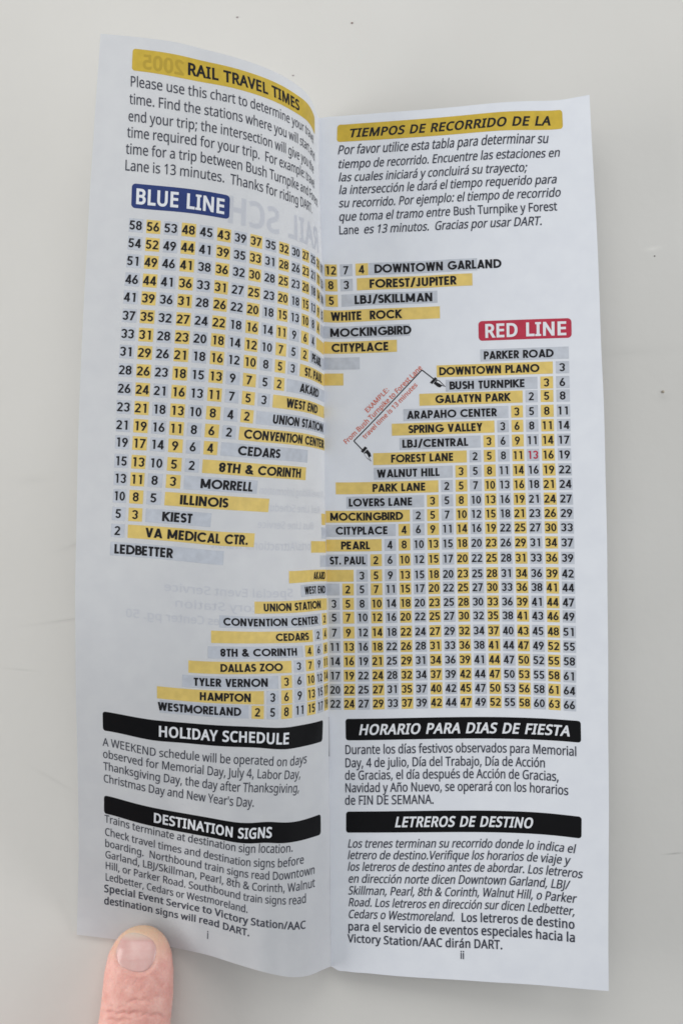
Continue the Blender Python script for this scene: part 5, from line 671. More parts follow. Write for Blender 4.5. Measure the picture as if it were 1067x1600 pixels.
# printing: T text, R box, A slanted text, P line, G small shape
DATA = json.loads(r'''[["R","L","heading_banner","gold",-75.3,-5.95,73.8,108.2,0.9],
["T","L","heading_banner","black","RAIL TRAVEL TIMES",100.2,-59.53,-19.73,18.5,0.058,0,0,"n"],
["T","L","heading_banner","gold_dark","2005",103.0,-60.42,-72.37,22,0.05,0,0,"n"],
["T","L","intro_paragraph","ink","Please use this chart to determine your travel",133.6,-75.89,-17.3,16.3,0.012,0,39,"n"],
["T","L","intro_paragraph","ink","time. Find the stations where you will start and",161.1,-76.0,-20.63,16.3,0.012,0,38,"n"],
["T","L","intro_paragraph","ink","end your trip; the intersection will give you the",188.1,-76.35,-19.8,16.3,0.012,0,41,"n"],
["T","L","intro_paragraph","ink","time required for your trip.  For example: travel",213.6,-76.56,-16.4,16.3,0.012,0,42,"n"],
["T","L","intro_paragraph","ink","time for a trip between Bush Turnpike and Forest",239.6,-76.82,-13.89,16.3,0.012,0,41,"n"],
["T","L","intro_paragraph","ink","Lane is 13 minutes.  Thanks for riding DART.",265.6,-77.05,-10.91,16.3,0.012,0,0,"n"],
["R","L","line_badge","blue",-74.72,-46.44,284.8,323.2,1.2],
["T","L","line_badge","white","BLUE LINE",315.8,-73.61,-47.69,23.5,0.055,0,0,"n"],
["N","L","blue_line_chart","grey","black","58",-73.04,350,14.4,2.0,2.03,10.6],
["N","L","blue_line_chart","gold_light","black","56",-67.98,350,14.4,2.0,2.03,10.6],
["N","L","blue_line_chart","grey","black","53",-62.92,350,14.4,2.0,2.03,10.6],
["N","L","blue_line_chart","gold_light","black","48",-57.86,350,14.4,2.0,2.03,10.6],
["N","L","blue_line_chart","grey","black","45",-52.8,350,14.4,2.0,2.03,10.6],
["N","L","blue_line_chart","gold_light","black","43",-47.74,350,14.4,2.0,2.03,10.6],
["N","L","blue_line_chart","grey","black","39",-42.68,350,14.4,2.0,2.03,10.6],
["N","L","blue_line_chart","gold_light","black","37",-37.62,350,14.4,2.0,2.03,10.6],
["N","L","blue_line_chart","grey","black","35",-32.56,350,14.4,2.0,2.03,10.6],
["N","L","blue_line_chart","gold_light","black","32",-27.5,350,14.4,2.0,2.03,10.6],
["N","L","blue_line_chart","grey","black","30",-22.44,350,14.4,2.0,2.03,10.6],
["N","L","blue_line_chart","gold_light","black","27",-17.38,350,14.4,2.0,2.03,10.6],
["N","L","blue_line_chart","grey","black","25",-12.32,350,14.4,2.0,2.03,10.6],
["N","L","blue_line_chart","gold_light","black","21",-7.26,350,14.4,2.0,2.03,10.6],
["N","L","blue_line_chart","grey","black","17",-2.2,350,14.4,2.0,2.03,10.6],
["N","R","blue_line_chart","gold_light","black","12",2.86,422,13.0,2.0,2.03,9.4],
["N","R","blue_line_chart","grey","black","7",7.92,422,13.0,2.0,2.03,9.4],
["N","R","blue_line_chart","gold_light","black","4",12.98,422,13.0,2.0,2.03,9.4],
["N","L","blue_line_chart","grey","black","54",-73.04,378,14.4,2.0,2.03,10.6],
["N","L","blue_line_chart","gold_light","black","52",-67.98,378,14.4,2.0,2.03,10.6],
["N","L","blue_line_chart","grey","black","49",-62.92,378,14.4,2.0,2.03,10.6],
["N","L","blue_line_chart","gold_light","black","44",-57.86,378,14.4,2.0,2.03,10.6],
["N","L","blue_line_chart","grey","black","41",-52.8,378,14.4,2.0,2.03,10.6],
["N","L","blue_line_chart","gold_light","black","39",-47.74,378,14.4,2.0,2.03,10.6],
["N","L","blue_line_chart","grey","black","35",-42.68,378,14.4,2.0,2.03,10.6],
["N","L","blue_line_chart","gold_light","black","33",-37.62,378,14.4,2.0,2.03,10.6],
["N","L","blue_line_chart","grey","black","31",-32.56,378,14.4,2.0,2.03,10.6],
["N","L","blue_line_chart","gold_light","black","28",-27.5,378,14.4,2.0,2.03,10.6],
["N","L","blue_line_chart","grey","black","26",-22.44,378,14.4,2.0,2.03,10.6],
["N","L","blue_line_chart","gold_light","black","23",-17.38,378,14.4,2.0,2.03,10.6],
["N","L","blue_line_chart","grey","black","21",-12.32,378,14.4,2.0,2.03,10.6],
["N","L","blue_line_chart","gold_light","black","17",-7.26,378,14.4,2.0,2.03,10.6],
["N","L","blue_line_chart","grey","black","13",-2.2,378,14.4,2.0,2.03,10.6],
["N","R","blue_line_chart","gold_light","black","8",2.86,445,13.0,2.0,2.03,9.4],
["N","R","blue_line_chart","grey","black","3",7.92,445,13.0,2.0,2.03,9.4],
["N","L","blue_line_chart","grey","black","51",-73.04,406,14.4,2.0,2.03,10.6],
["N","L","blue_line_chart","gold_light","black","49",-67.98,406,14.4,2.0,2.03,10.6],
["N","L","blue_line_chart","grey","black","46",-62.92,406,14.4,2.0,2.03,10.6],
["N","L","blue_line_chart","gold_light","black","41",-57.86,406,14.4,2.0,2.03,10.6],
["N","L","blue_line_chart","grey","black","38",-52.8,406,14.4,2.0,2.03,10.6],
["N","L","blue_line_chart","gold_light","black","36",-47.74,406,14.4,2.0,2.03,10.6],
["N","L","blue_line_chart","grey","black","32",-42.68,406,14.4,2.0,2.03,10.6],
["N","L","blue_line_chart","gold_light","black","30",-37.62,406,14.4,2.0,2.03,10.6],
["N","L","blue_line_chart","grey","black","28",-32.56,406,14.4,2.0,2.03,10.6],
["N","L","blue_line_chart","gold_light","black","25",-27.5,406,14.4,2.0,2.03,10.6],
["N","L","blue_line_chart","grey","black","23",-22.44,406,14.4,2.0,2.03,10.6],
["N","L","blue_line_chart","gold_light","black","20",-17.38,406,14.4,2.0,2.03,10.6],
["N","L","blue_line_chart","grey","black","18",-12.32,406,14.4,2.0,2.03,10.6],
["N","L","blue_line_chart","gold_light","black","14",-7.26,406,14.4,2.0,2.03,10.6],
["N","L","blue_line_chart","grey","black","10",-2.2,406,14.4,2.0,2.03,10.6],
["N","R","blue_line_chart","gold_light","black","5",2.86,469,13.0,2.0,2.03,9.4],
["N","L","blue_line_chart","grey","black","46",-73.04,435,14.4,2.0,2.03,10.6],
["N","L","blue_line_chart","gold_light","black","44",-67.98,435,14.4,2.0,2.03,10.6],
["N","L","blue_line_chart","grey","black","41",-62.92,435,14.4,2.0,2.03,10.6],
["N","L","blue_line_chart","gold_light","black","36",-57.86,435,14.4,2.0,2.03,10.6],
["N","L","blue_line_chart","grey","black","33",-52.8,435,14.4,2.0,2.03,10.6],
["N","L","blue_line_chart","gold_light","black","31",-47.74,435,14.4,2.0,2.03,10.6],
["N","L","blue_line_chart","grey","black","27",-42.68,435,14.4,2.0,2.03,10.6],
["N","L","blue_line_chart","gold_light","black","25",-37.62,435,14.4,2.0,2.03,10.6],
["N","L","blue_line_chart","grey","black","23",-32.56,435,14.4,2.0,2.03,10.6],
["N","L","blue_line_chart","gold_light","black","20",-27.5,435,14.4,2.0,2.03,10.6],
["N","L","blue_line_chart","grey","black","18",-22.44,435,14.4,2.0,2.03,10.6],
["N","L","blue_line_chart","gold_light","black","15",-17.38,435,14.4,2.0,2.03,10.6],
["N","L","blue_line_chart","grey","black","13",-12.32,435,14.4,2.0,2.03,10.6],
["N","L","blue_line_chart","gold_light","black","9",-7.26,435,14.4,2.0,2.03,10.6],
["N","L","blue_line_chart","grey","black","5",-2.2,435,14.4,2.0,2.03,10.6],
["N","L","blue_line_chart","grey","black","41",-73.04,463,14.4,2.0,2.03,10.6],
["N","L","blue_line_chart","gold_light","black","39",-67.98,463,14.4,2.0,2.03,10.6],
["N","L","blue_line_chart","grey","black","36",-62.92,463,14.4,2.0,2.03,10.6],
["N","L","blue_line_chart","gold_light","black","31",-57.86,463,14.4,2.0,2.03,10.6],
["N","L","blue_line_chart","grey","black","28",-52.8,463,14.4,2.0,2.03,10.6],
["N","L","blue_line_chart","gold_light","black","26",-47.74,463,14.4,2.0,2.03,10.6],
["N","L","blue_line_chart","grey","black","22",-42.68,463,14.4,2.0,2.03,10.6],
["N","L","blue_line_chart","gold_light","black","20",-37.62,463,14.4,2.0,2.03,10.6],
["N","L","blue_line_chart","grey","black","18",-32.56,463,14.4,2.0,2.03,10.6],
["N","L","blue_line_chart","gold_light","black","15",-27.5,463,14.4,2.0,2.03,10.6],
["N","L","blue_line_chart","grey","black","13",-22.44,463,14.4,2.0,2.03,10.6],
["N","L","blue_line_chart","gold_light","black","10",-17.38,463,14.4,2.0,2.03,10.6],
["N","L","blue_line_chart","grey","black","8",-12.32,463,14.4,2.0,2.03,10.6],
["N","L","blue_line_chart","gold_light","black","4",-7.26,463,14.4,2.0,2.03,10.6],
["N","L","blue_line_chart","grey","black","37",-73.04,492,14.4,2.0,2.03,10.6],
["N","L","blue_line_chart","gold_light","black","35",-67.98,492,14.4,2.0,2.03,10.6],
["N","L","blue_line_chart","grey","black","32",-62.92,492,14.4,2.0,2.03,10.6],
["N","L","blue_line_chart","gold_light","black","27",-57.86,492,14.4,2.0,2.03,10.6],
["N","L","blue_line_chart","grey","black","24",-52.8,492,14.4,2.0,2.03,10.6],
["N","L","blue_line_chart","gold_light","black","22",-47.74,492,14.4,2.0,2.03,10.6],
["N","L","blue_line_chart","grey","black","18",-42.68,492,14.4,2.0,2.03,10.6],
["N","L","blue_line_chart","gold_light","black","16",-37.62,492,14.4,2.0,2.03,10.6],
["N","L","blue_line_chart","grey","black","14",-32.56,492,14.4,2.0,2.03,10.6],
["N","L","blue_line_chart","gold_light","black","11",-27.5,492,14.4,2.0,2.03,10.6],
["N","L","blue_line_chart","grey","black","9",-22.44,492,14.4,2.0,2.03,10.6],
["N","L","blue_line_chart","gold_light","black","6",-17.38,492,14.4,2.0,2.03,10.6],
["N","L","blue_line_chart","grey","black","4",-12.32,492,14.4,2.0,2.03,10.6],
["N","L","blue_line_chart","grey","black","33",-73.04,520.5,14.4,2.0,2.03,10.6],
["N","L","blue_line_chart","gold_light","black","31",-67.98,520.5,14.4,2.0,2.03,10.6],
["N","L","blue_line_chart","grey","black","28",-62.92,520.5,14.4,2.0,2.03,10.6],
["N","L","blue_line_chart","gold_light","black","23",-57.86,520.5,14.4,2.0,2.03,10.6],
["N","L","blue_line_chart","grey","black","20",-52.8,520.5,14.4,2.0,2.03,10.6],
["N","L","blue_line_chart","gold_light","black","18",-47.74,520.5,14.4,2.0,2.03,10.6],
["N","L","blue_line_chart","grey","black","14",-42.68,520.5,14.4,2.0,2.03,10.6],
["N","L","blue_line_chart","gold_light","black","12",-37.62,520.5,14.4,2.0,2.03,10.6],
["N","L","blue_line_chart","grey","black","10",-32.56,520.5,14.4,2.0,2.03,10.6],
["N","L","blue_line_chart","gold_light","black","7",-27.5,520.5,14.4,2.0,2.03,10.6],
["N","L","blue_line_chart","grey","black","5",-22.44,520.5,14.4,2.0,2.03,10.6],
["N","L","blue_line_chart","gold_light","black","2",-17.38,520.5,14.4,2.0,2.03,10.6],
["N","L","blue_line_chart","grey","black","31",-73.04,548.5,14.4,2.0,2.03,10.6],
["N","L","blue_line_chart","gold_light","black","29",-67.98,548.5,14.4,2.0,2.03,10.6],
["N","L","blue_line_chart","grey","black","26",-62.92,548.5,14.4,2.0,2.03,10.6],
["N","L","blue_line_chart","gold_light","black","21",-57.86,548.5,14.4,2.0,2.03,10.6],
["N","L","blue_line_chart","grey","black","18",-52.8,548.5,14.4,2.0,2.03,10.6],
["N","L","blue_line_chart","gold_light","black","16",-47.74,548.5,14.4,2.0,2.03,10.6],
["N","L","blue_line_chart","grey","black","12",-42.68,548.5,14.4,2.0,2.03,10.6],
["N","L","blue_line_chart","gold_light","black","10",-37.62,548.5,14.4,2.0,2.03,10.6],
["N","L","blue_line_chart","grey","black","8",-32.56,548.5,14.4,2.0,2.03,10.6],
["N","L","blue_line_chart","gold_light","black","5",-27.5,548.5,14.4,2.0,2.03,10.6],
["N","L","blue_line_chart","grey","black","3",-22.44,548.5,14.4,2.0,2.03,10.6],
["N","L","blue_line_chart","grey","black","28",-73.04,577.5,14.4,2.0,2.03,10.6],
["N","L","blue_line_chart","gold_light","black","26",-67.98,577.5,14.4,2.0,2.03,10.6],
["N","L","blue_line_chart","grey","black","23",-62.92,577.5,14.4,2.0,2.03,10.6],
["N","L","blue_line_chart","gold_light","black","18",-57.86,577.5,14.4,2.0,2.03,10.6],
["N","L","blue_line_chart","grey","black","15",-52.8,577.5,14.4,2.0,2.03,10.6],
["N","L","blue_line_chart","gold_light","black","13",-47.74,577.5,14.4,2.0,2.03,10.6],
["N","L","blue_line_chart","grey","black","9",-42.68,577.5,14.4,2.0,2.03,10.6],
["N","L","blue_line_chart","gold_light","black","7",-37.62,577.5,14.4,2.0,2.03,10.6],
["N","L","blue_line_chart","grey","black","5",-32.56,577.5,14.4,2.0,2.03,10.6],
["N","L","blue_line_chart","gold_light","black","2",-27.5,577.5,14.4,2.0,2.03,10.6],
["N","L","blue_line_chart","grey","black","26",-73.04,606.5,14.4,2.0,2.03,10.6],
["N","L","blue_line_chart","gold_light","black","24",-67.98,606.5,14.4,2.0,2.03,10.6],
["N","L","blue_line_chart","grey","black","21",-62.92,606.5,14.4,2.0,2.03,10.6],
["N","L","blue_line_chart","gold_light","black","16",-57.86,606.5,14.4,2.0,2.03,10.6],
["N","L","blue_line_chart","grey","black","13",-52.8,606.5,14.4,2.0,2.03,10.6],
["N","L","blue_line_chart","gold_light","black","11",-47.74,606.5,14.4,2.0,2.03,10.6],
["N","L","blue_line_chart","grey","black","7",-42.68,606.5,14.4,2.0,2.03,10.6],
["N","L","blue_line_chart","gold_light","black","5",-37.62,606.5,14.4,2.0,2.03,10.6],
["N","L","blue_line_chart","grey","black","3",-32.56,606.5,14.4,2.0,2.03,10.6],
["N","L","blue_line_chart","grey","black","23",-73.04,635.5,14.4,2.0,2.03,10.6],
["N","L","blue_line_chart","gold_light","black","21",-67.98,635.5,14.4,2.0,2.03,10.6],
["N","L","blue_line_chart","grey","black","18",-62.92,635.5,14.4,2.0,2.03,10.6],
["N","L","blue_line_chart","gold_light","black","13",-57.86,635.5,14.4,2.0,2.03,10.6],
["N","L","blue_line_chart","grey","black","10",-52.8,635.5,14.4,2.0,2.03,10.6],
["N","L","blue_line_chart","gold_light","black","8",-47.74,635.5,14.4,2.0,2.03,10.6],
["N","L","blue_line_chart","grey","black","4",-42.68,635.5,14.4,2.0,2.03,10.6],
["N","L","blue_line_chart","gold_light","black","2",-37.62,635.5,14.4,2.0,2.03,10.6],
["N","L","blue_line_chart","grey","black","21",-73.04,663.5,14.4,2.0,2.03,10.6],
["N","L","blue_line_chart","gold_light","black","19",-67.98,663.5,14.4,2.0,2.03,10.6],
["N","L","blue_line_chart","grey","black","16",-62.92,663.5,14.4,2.0,2.03,10.6],
["N","L","blue_line_chart","gold_light","black","11",-57.86,663.5,14.4,2.0,2.03,10.6],
["N","L","blue_line_chart","grey","black","8",-52.8,663.5,14.4,2.0,2.03,10.6],
["N","L","blue_line_chart","gold_light","black","6",-47.74,663.5,14.4,2.0,2.03,10.6],
["N","L","blue_line_chart","grey","black","2",-42.68,663.5,14.4,2.0,2.03,10.6],
["N","L","blue_line_chart","grey","black","19",-73.04,690.5,14.4,2.0,2.03,10.6],
["N","L","blue_line_chart","gold_light","black","17",-67.98,690.5,14.4,2.0,2.03,10.6],
["N","L","blue_line_chart","grey","black","14",-62.92,690.5,14.4,2.0,2.03,10.6],
["N","L","blue_line_chart","gold_light","black","9",-57.86,690.5,14.4,2.0,2.03,10.6],
["N","L","blue_line_chart","grey","black","6",-52.8,690.5,14.4,2.0,2.03,10.6],
["N","L","blue_line_chart","gold_light","black","4",-47.74,690.5,14.4,2.0,2.03,10.6],
["N","L","blue_line_chart","grey","black","15",-73.04,719.5,14.4,2.0,2.03,10.6],
["N","L","blue_line_chart","gold_light","black","13",-67.98,719.5,14.4,2.0,2.03,10.6],
["N","L","blue_line_chart","grey","black","10",-62.92,719.5,14.4,2.0,2.03,10.6],
["N","L","blue_line_chart","gold_light","black","5",-57.86,719.5,14.4,2.0,2.03,10.6],
["N","L","blue_line_chart","grey","black","2",-52.8,719.5,14.4,2.0,2.03,10.6],
["N","L","blue_line_chart","grey","black","13",-73.04,746.5,14.4,2.0,2.03,10.6],
["N","L","blue_line_chart","gold_light","black","11",-67.98,746.5,14.4,2.0,2.03,10.6],
["N","L","blue_line_chart","grey","black","8",-62.92,746.5,14.4,2.0,2.03,10.6],
["N","L","blue_line_chart","gold_light","black","3",-57.86,746.5,14.4,2.0,2.03,10.6],
["N","L","blue_line_chart","grey","black","10",-73.04,774,14.4,2.0,2.03,10.6],
["N","L","blue_line_chart","gold_light","black","8",-67.98,774,14.4,2.0,2.03,10.6],
["N","L","blue_line_chart","grey","black","5",-62.92,774,14.4,2.0,2.03,10.6],
["N","L","blue_line_chart","grey","black","5",-73.04,802,14.4,2.0,2.03,10.6],
["N","L","blue_line_chart","gold_light","black","3",-67.98,802,14.4,2.0,2.03,10.6],
["N","L","blue_line_chart","grey","black","2",-73.04,829,14.4,2.0,2.03,10.6],
["R","L","blue_line_chart","grey",-14.35,-0.12,509.9,531.1,0],
["T","L","blue_line_chart","black","PEARL",528.0,-12.89,-3.81,15,0,0,0,"a"],
["R","L","blue_line_chart","gold_light",-19.41,-0.12,537.9,559.1,0],
["T","L","blue_line_chart","black","ST. PAUL",556.0,-16.98,-2.64,15,0,0,0,"a"],
["R","L","blue_line_chart","grey",-24.47,-0.12,566.9,588.1,0],
["T","L","blue_line_chart","black","AKARD",585.0,-18.8,-5.53,15,0,0,0,"a"],
["R","L","blue_line_chart","gold_light",-29.53,-0.12,595.9,617.1,0],
["T","L","blue_line_chart","black","WEST END",614.0,-24.06,-5.88,15,0,0,0,"a"],
["R","L","blue_line_chart","grey",-34.59,-0.12,624.9,646.1,0],
["T","L","blue_line_chart","black","UNION STATION",643.0,-28.85,-0.83,15,0,0,0,"a"],
["R","L","blue_line_chart","gold_light",-39.65,-0.12,652.9,674.1,0],
["T","L","blue_line_chart","black","CONVENTION CENTER",671.0,-38.06,-0.44,15,0,0,0,"a"],
["R","L","blue_line_chart","grey",-44.71,-11.21,679.9,701.1,0],
["T","L","blue_line_chart","black","CEDARS",698.0,-39.44,-24.24,15,0,0,0,"a"],
["R","L","blue_line_chart","gold_light",-49.77,-11.71,708.9,730.1,0],
["T","L","blue_line_chart","black","8TH & CORINTH",727.0,-44.71,-13.96,15,0,0,0,"a"],
["R","L","blue_line_chart","grey",-54.83,-31.57,735.9,757.1,0],
["T","L","blue_line_chart","black","MORRELL",754.0,-49.9,-32.93,15,0,0,0,"a"],
["R","L","blue_line_chart","gold_light",-59.89,-26.7,763.4,784.6,0],
["T","L","blue_line_chart","black","ILLINOIS",781.5,-55.61,-40.52,15,0,0,0,"a"],
["R","L","blue_line_chart","grey",-64.95,-45.66,791.4,812.6,0],
["T","L","blue_line_chart","black","KIEST",809.5,-60.21,-51.28,15,0,0,0,"a"],
["R","L","blue_line_chart","gold_light",-70.01,-30.69,818.4,839.6,0],
["T","L","blue_line_chart","black","VA MEDICAL CTR.",836.5,-64.78,-32.8,15,0,0,0,"a"],
["R","L","blue_line_chart","grey",-75.07,-40.69,847.4,868.6,0],
["T","L","blue_line_chart","black","LEDBETTER",865.5,-73.78,-56.24,15,0,0,0,"a"],
["R","R","blue_line_chart","grey",15.2,50.52,412.6,431.4,0],
["T","R","blue_line_chart","black","DOWNTOWN GARLAND",428.8,17.07,58.3,13.6,0,0,0,"a"],
["R","R","blue_line_chart","gold_light",11.27,48.93,435.6,454.4,0],
["T","R","blue_line_chart","black","FOREST/JUPITER",451.8,15.38,43.99,13.6,0,0,0,"a"],
["R","R","blue_line_chart","grey",6.11,37.47,459.6,478.4,0],
["T","R","blue_line_chart","black","LBJ/SKILLMAN",475.8,10.41,36.21,13.6,0,0,0,"a"],
["R","R","blue_line_chart","gold_light",0.12,38.2,484.1,502.9,0],
["T","R","blue_line_chart","black","WHITE  ROCK",500.3,2.46,25.93,13.6,0,0,0,"a"],
["R","R","blue_line_chart","grey",0.12,28.24,509.6,528.4,0],
["T","R","blue_line_chart","black","MOCKINGBIRD",525.8,2.17,28.87,13.6,0,0,0,"a"],
["R","L","blue_line_chart","grey",-4.23,-0.12,452.4,473.6,0],
["R","R","blue_line_chart","gold_light",0.12,23.95,533.6,552.4,0],
["T","R","blue_line_chart","black","CITYPLACE",549.8,2.53,21.44,13.6,0,0,0,"a"],
["R","L","blue_line_chart","gold_light",-9.29,-0.12,481.4,502.6,0],
["R","R","blue_line_chart","grey",0.12,11.71,558.6,577.4,0],
["R","R","blue_line_chart","gold_light",0.12,6.31,583.6,602.4,0],
["N","R","red_line_chart","grey","black","3",76.1,585.2,12.5,1.83,1.86,9.3],
["N","R","red_line_chart","gold_light","black","3",71.5,607.8,12.5,1.83,1.86,9.3],
["N","R","red_line_chart","grey","black","6",76.1,607.8,12.5,1.83,1.86,9.3],
["N","R","red_line_chart","grey","black","2",66.9,628.3,12.5,1.83,1.86,9.3],
["N","R","red_line_chart","gold_light","black","5",71.5,628.3,12.5,1.83,1.86,9.3],
["N","R","red_line_chart","grey","black","8",76.1,628.3,12.5,1.83,1.86,9.3],
["N","R","red_line_chart","gold_light","black","3",62.3,651.1,12.5,1.83,1.86,9.3],
["N","R","red_line_chart","grey","black","5",66.9,651.1,12.5,1.83,1.86,9.3],
["N","R","red_line_chart","gold_light","black","8",71.5,651.1,12.5,1.83,1.86,9.3],
["N","R","red_line_chart","grey","black","11",76.1,651.1,12.5,1.83,1.86,9.3],
["N","R","red_line_chart","grey","black","3",57.7,673.2,12.5,1.83,1.86,9.3],
["N","R","red_line_chart","gold_light","black","6",62.3,673.2,12.5,1.83,1.86,9.3],
["N","R","red_line_chart","grey","black","8",66.9,673.2,12.5,1.83,1.86,9.3],
["N","R","red_line_chart","gold_light","black","11",71.5,673.2,12.5,1.83,1.86,9.3],
["N","R","red_line_chart","grey","black","14",76.1,673.2,12.5,1.83,1.86,9.3],
["N","R","red_line_chart","gold_light","black","3",53.1,695.6,12.5,1.83,1.86,9.3],
["N","R","red_line_chart","grey","black","6",57.7,695.6,12.5,1.83,1.86,9.3],
["N","R","red_line_chart","gold_light","black","9",62.3,695.6,12.5,1.83,1.86,9.3],
["N","R","red_line_chart","grey","black","11",66.9,695.6,12.5,1.83,1.86,9.3],
["N","R","red_line_chart","gold_light","black","14",71.5,695.6,12.5,1.83,1.86,9.3],
["N","R","red_line_chart","grey","black","17",76.1,695.6,12.5,1.83,1.86,9.3],
["N","R","red_line_chart","grey","black","2",48.5,718.1,12.5,1.83,1.86,9.3],
["N","R","red_line_chart","gold_light","black","5",53.1,718.1,12.5,1.83,1.86,9.3],
["N","R","red_line_chart","grey","black","8",57.7,718.1,12.5,1.83,1.86,9.3],
["N","R","red_line_chart","gold_light","black","11",62.3,718.1,12.5,1.83,1.86,9.3],
["N","R","red_line_chart","grey","red","13",66.9,718.1,12.5,1.83,1.86,9.3],
["N","R","red_line_chart","gold_light","black","16",71.5,718.1,12.5,1.83,1.86,9.3],
["N","R","red_line_chart","grey","black","19",76.1,718.1,12.5,1.83,1.86,9.3],
["N","R","red_line_chart","gold_light","black","3",43.9,740.9,12.5,1.83,1.86,9.3],
["N","R","red_line_chart","grey","black","5",48.5,740.9,12.5,1.83,1.86,9.3],
["N","R","red_line_chart","gold_light","black","8",53.1,740.9,12.5,1.83,1.86,9.3],
["N","R","red_line_chart","grey","black","11",57.7,740.9,12.5,1.83,1.86,9.3],
["N","R","red_line_chart","gold_light","black","14",62.3,740.9,12.5,1.83,1.86,9.3],
["N","R","red_line_chart","grey","black","16",66.9,740.9,12.5,1.83,1.86,9.3],
["N","R","red_line_chart","gold_light","black","19",71.5,740.9,12.5,1.83,1.86,9.3],
["N","R","red_line_chart","grey","black","22",76.1,740.9,12.5,1.83,1.86,9.3],
["N","R","red_line_chart","grey","black","2",39.3,763.0,12.5,1.83,1.86,9.3],
["N","R","red_line_chart","gold_light","black","5",43.9,763.0,12.5,1.83,1.86,9.3],
["N","R","red_line_chart","grey","black","7",48.5,763.0,12.5,1.83,1.86,9.3],
["N","R","red_line_chart","gold_light","black","10",53.1,763.0,12.5,1.83,1.86,9.3],
["N","R","red_line_chart","grey","black","13",57.7,763.0,12.5,1.83,1.86,9.3],
["N","R","red_line_chart","gold_light","black","16",62.3,763.0,12.5,1.83,1.86,9.3],
["N","R","red_line_chart","grey","black","18",66.9,763.0,12.5,1.83,1.86,9.3],
["N","R","red_line_chart","gold_light","black","21",71.5,763.0,12.5,1.83,1.86,9.3],
["N","R","red_line_chart","grey","black","24",76.1,763.0,12.5,1.83,1.86,9.3],
["N","R","red_line_chart","gold_light","black","3",34.7,785.4,12.5,1.83,1.86,9.3],
["N","R","red_line_chart","grey","black","5",39.3,785.4,12.5,1.83,1.86,9.3],
["N","R","red_line_chart","gold_light","black","8",43.9,785.4,12.5,1.83,1.86,9.3],
["N","R","red_line_chart","grey","black","10",48.5,785.4,12.5,1.83,1.86,9.3],
["N","R","red_line_chart","gold_light","black","13",53.1,785.4,12.5,1.83,1.86,9.3],
["N","R","red_line_chart","grey","black","16",57.7,785.4,12.5,1.83,1.86,9.3],
["N","R","red_line_chart","gold_light","black","19",62.3,785.4,12.5,1.83,1.86,9.3],
["N","R","red_line_chart","grey","black","21",66.9,785.4,12.5,1.83,1.86,9.3],
["N","R","red_line_chart","gold_light","black","24",71.5,785.4,12.5,1.83,1.86,9.3],
["N","R","red_line_chart","grey","black","27",76.1,785.4,12.5,1.83,1.86,9.3],
["N","R","red_line_chart","grey","black","2",30.1,807.4,12.5,1.83,1.86,9.3],
["N","R","red_line_chart","gold_light","black","5",34.7,807.4,12.5,1.83,1.86,9.3],
["N","R","red_line_chart","grey","black","7",39.3,807.4,12.5,1.83,1.86,9.3],
["N","R","red_line_chart","gold_light","black","10",43.9,807.4,12.5,1.83,1.86,9.3],
["N","R","red_line_chart","grey","black","12",48.5,807.4,12.5,1.83,1.86,9.3],
["N","R","red_line_chart","gold_light","black","15",53.1,807.4,12.5,1.83,1.86,9.3],
["N","R","red_line_chart","grey","black","18",57.7,807.4,12.5,1.83,1.86,9.3],
["N","R","red_line_chart","gold_light","black","21",62.3,807.4,12.5,1.83,1.86,9.3],
["N","R","red_line_chart","grey","black","23",66.9,807.4,12.5,1.83,1.86,9.3],
["N","R","red_line_chart","gold_light","black","26",71.5,807.4,12.5,1.83,1.86,9.3],
["N","R","red_line_chart","grey","black","29",76.1,807.4,12.5,1.83,1.86,9.3],
["N","R","red_line_chart","gold_light","black","4",25.5,829.3,12.5,1.83,1.86,9.3],
["N","R","red_line_chart","grey","black","6",30.1,829.3,12.5,1.83,1.86,9.3],
["N","R","red_line_chart","gold_light","black","9",34.7,829.3,12.5,1.83,1.86,9.3],
["N","R","red_line_chart","grey","black","11",39.3,829.3,12.5,1.83,1.86,9.3],
["N","R","red_line_chart","gold_light","black","14",43.9,829.3,12.5,1.83,1.86,9.3],
["N","R","red_line_chart","grey","black","16",48.5,829.3,12.5,1.83,1.86,9.3],
["N","R","red_line_chart","gold_light","black","19",53.1,829.3,12.5,1.83,1.86,9.3],
["N","R","red_line_chart","grey","black","22",57.7,829.3,12.5,1.83,1.86,9.3],
["N","R","red_line_chart","gold_light","black","25",62.3,829.3,12.5,1.83,1.86,9.3],
["N","R","red_line_chart","grey","black","27",66.9,829.3,12.5,1.83,1.86,9.3],
["N","R","red_line_chart","gold_light","black","30",71.5,829.3,12.5,1.83,1.86,9.3],
["N","R","red_line_chart","grey","black","33",76.1,829.3,12.5,1.83,1.86,9.3],
["N","R","red_line_chart","grey","black","4",20.9,852.3,12.5,1.83,1.86,9.3],
["N","R","red_line_chart","gold_light","black","8",25.5,852.3,12.5,1.83,1.86,9.3],
["N","R","red_line_chart","grey","black","10",30.1,852.3,12.5,1.83,1.86,9.3],
["N","R","red_line_chart","gold_light","black","13",34.7,852.3,12.5,1.83,1.86,9.3],
["N","R","red_line_chart","grey","black","15",39.3,852.3,12.5,1.83,1.86,9.3],
["N","R","red_line_chart","gold_light","black","18",43.9,852.3,12.5,1.83,1.86,9.3],
["N","R","red_line_chart","grey","black","20",48.5,852.3,12.5,1.83,1.86,9.3],
["N","R","red_line_chart","gold_light","black","23",53.1,852.3,12.5,1.83,1.86,9.3],
["N","R","red_line_chart","grey","black","26",57.7,852.3,12.5,1.83,1.86,9.3],
["N","R","red_line_chart","gold_light","black","29",62.3,852.3,12.5,1.83,1.86,9.3],
["N","R","red_line_chart","grey","black","31",66.9,852.3,12.5,1.83,1.86,9.3],
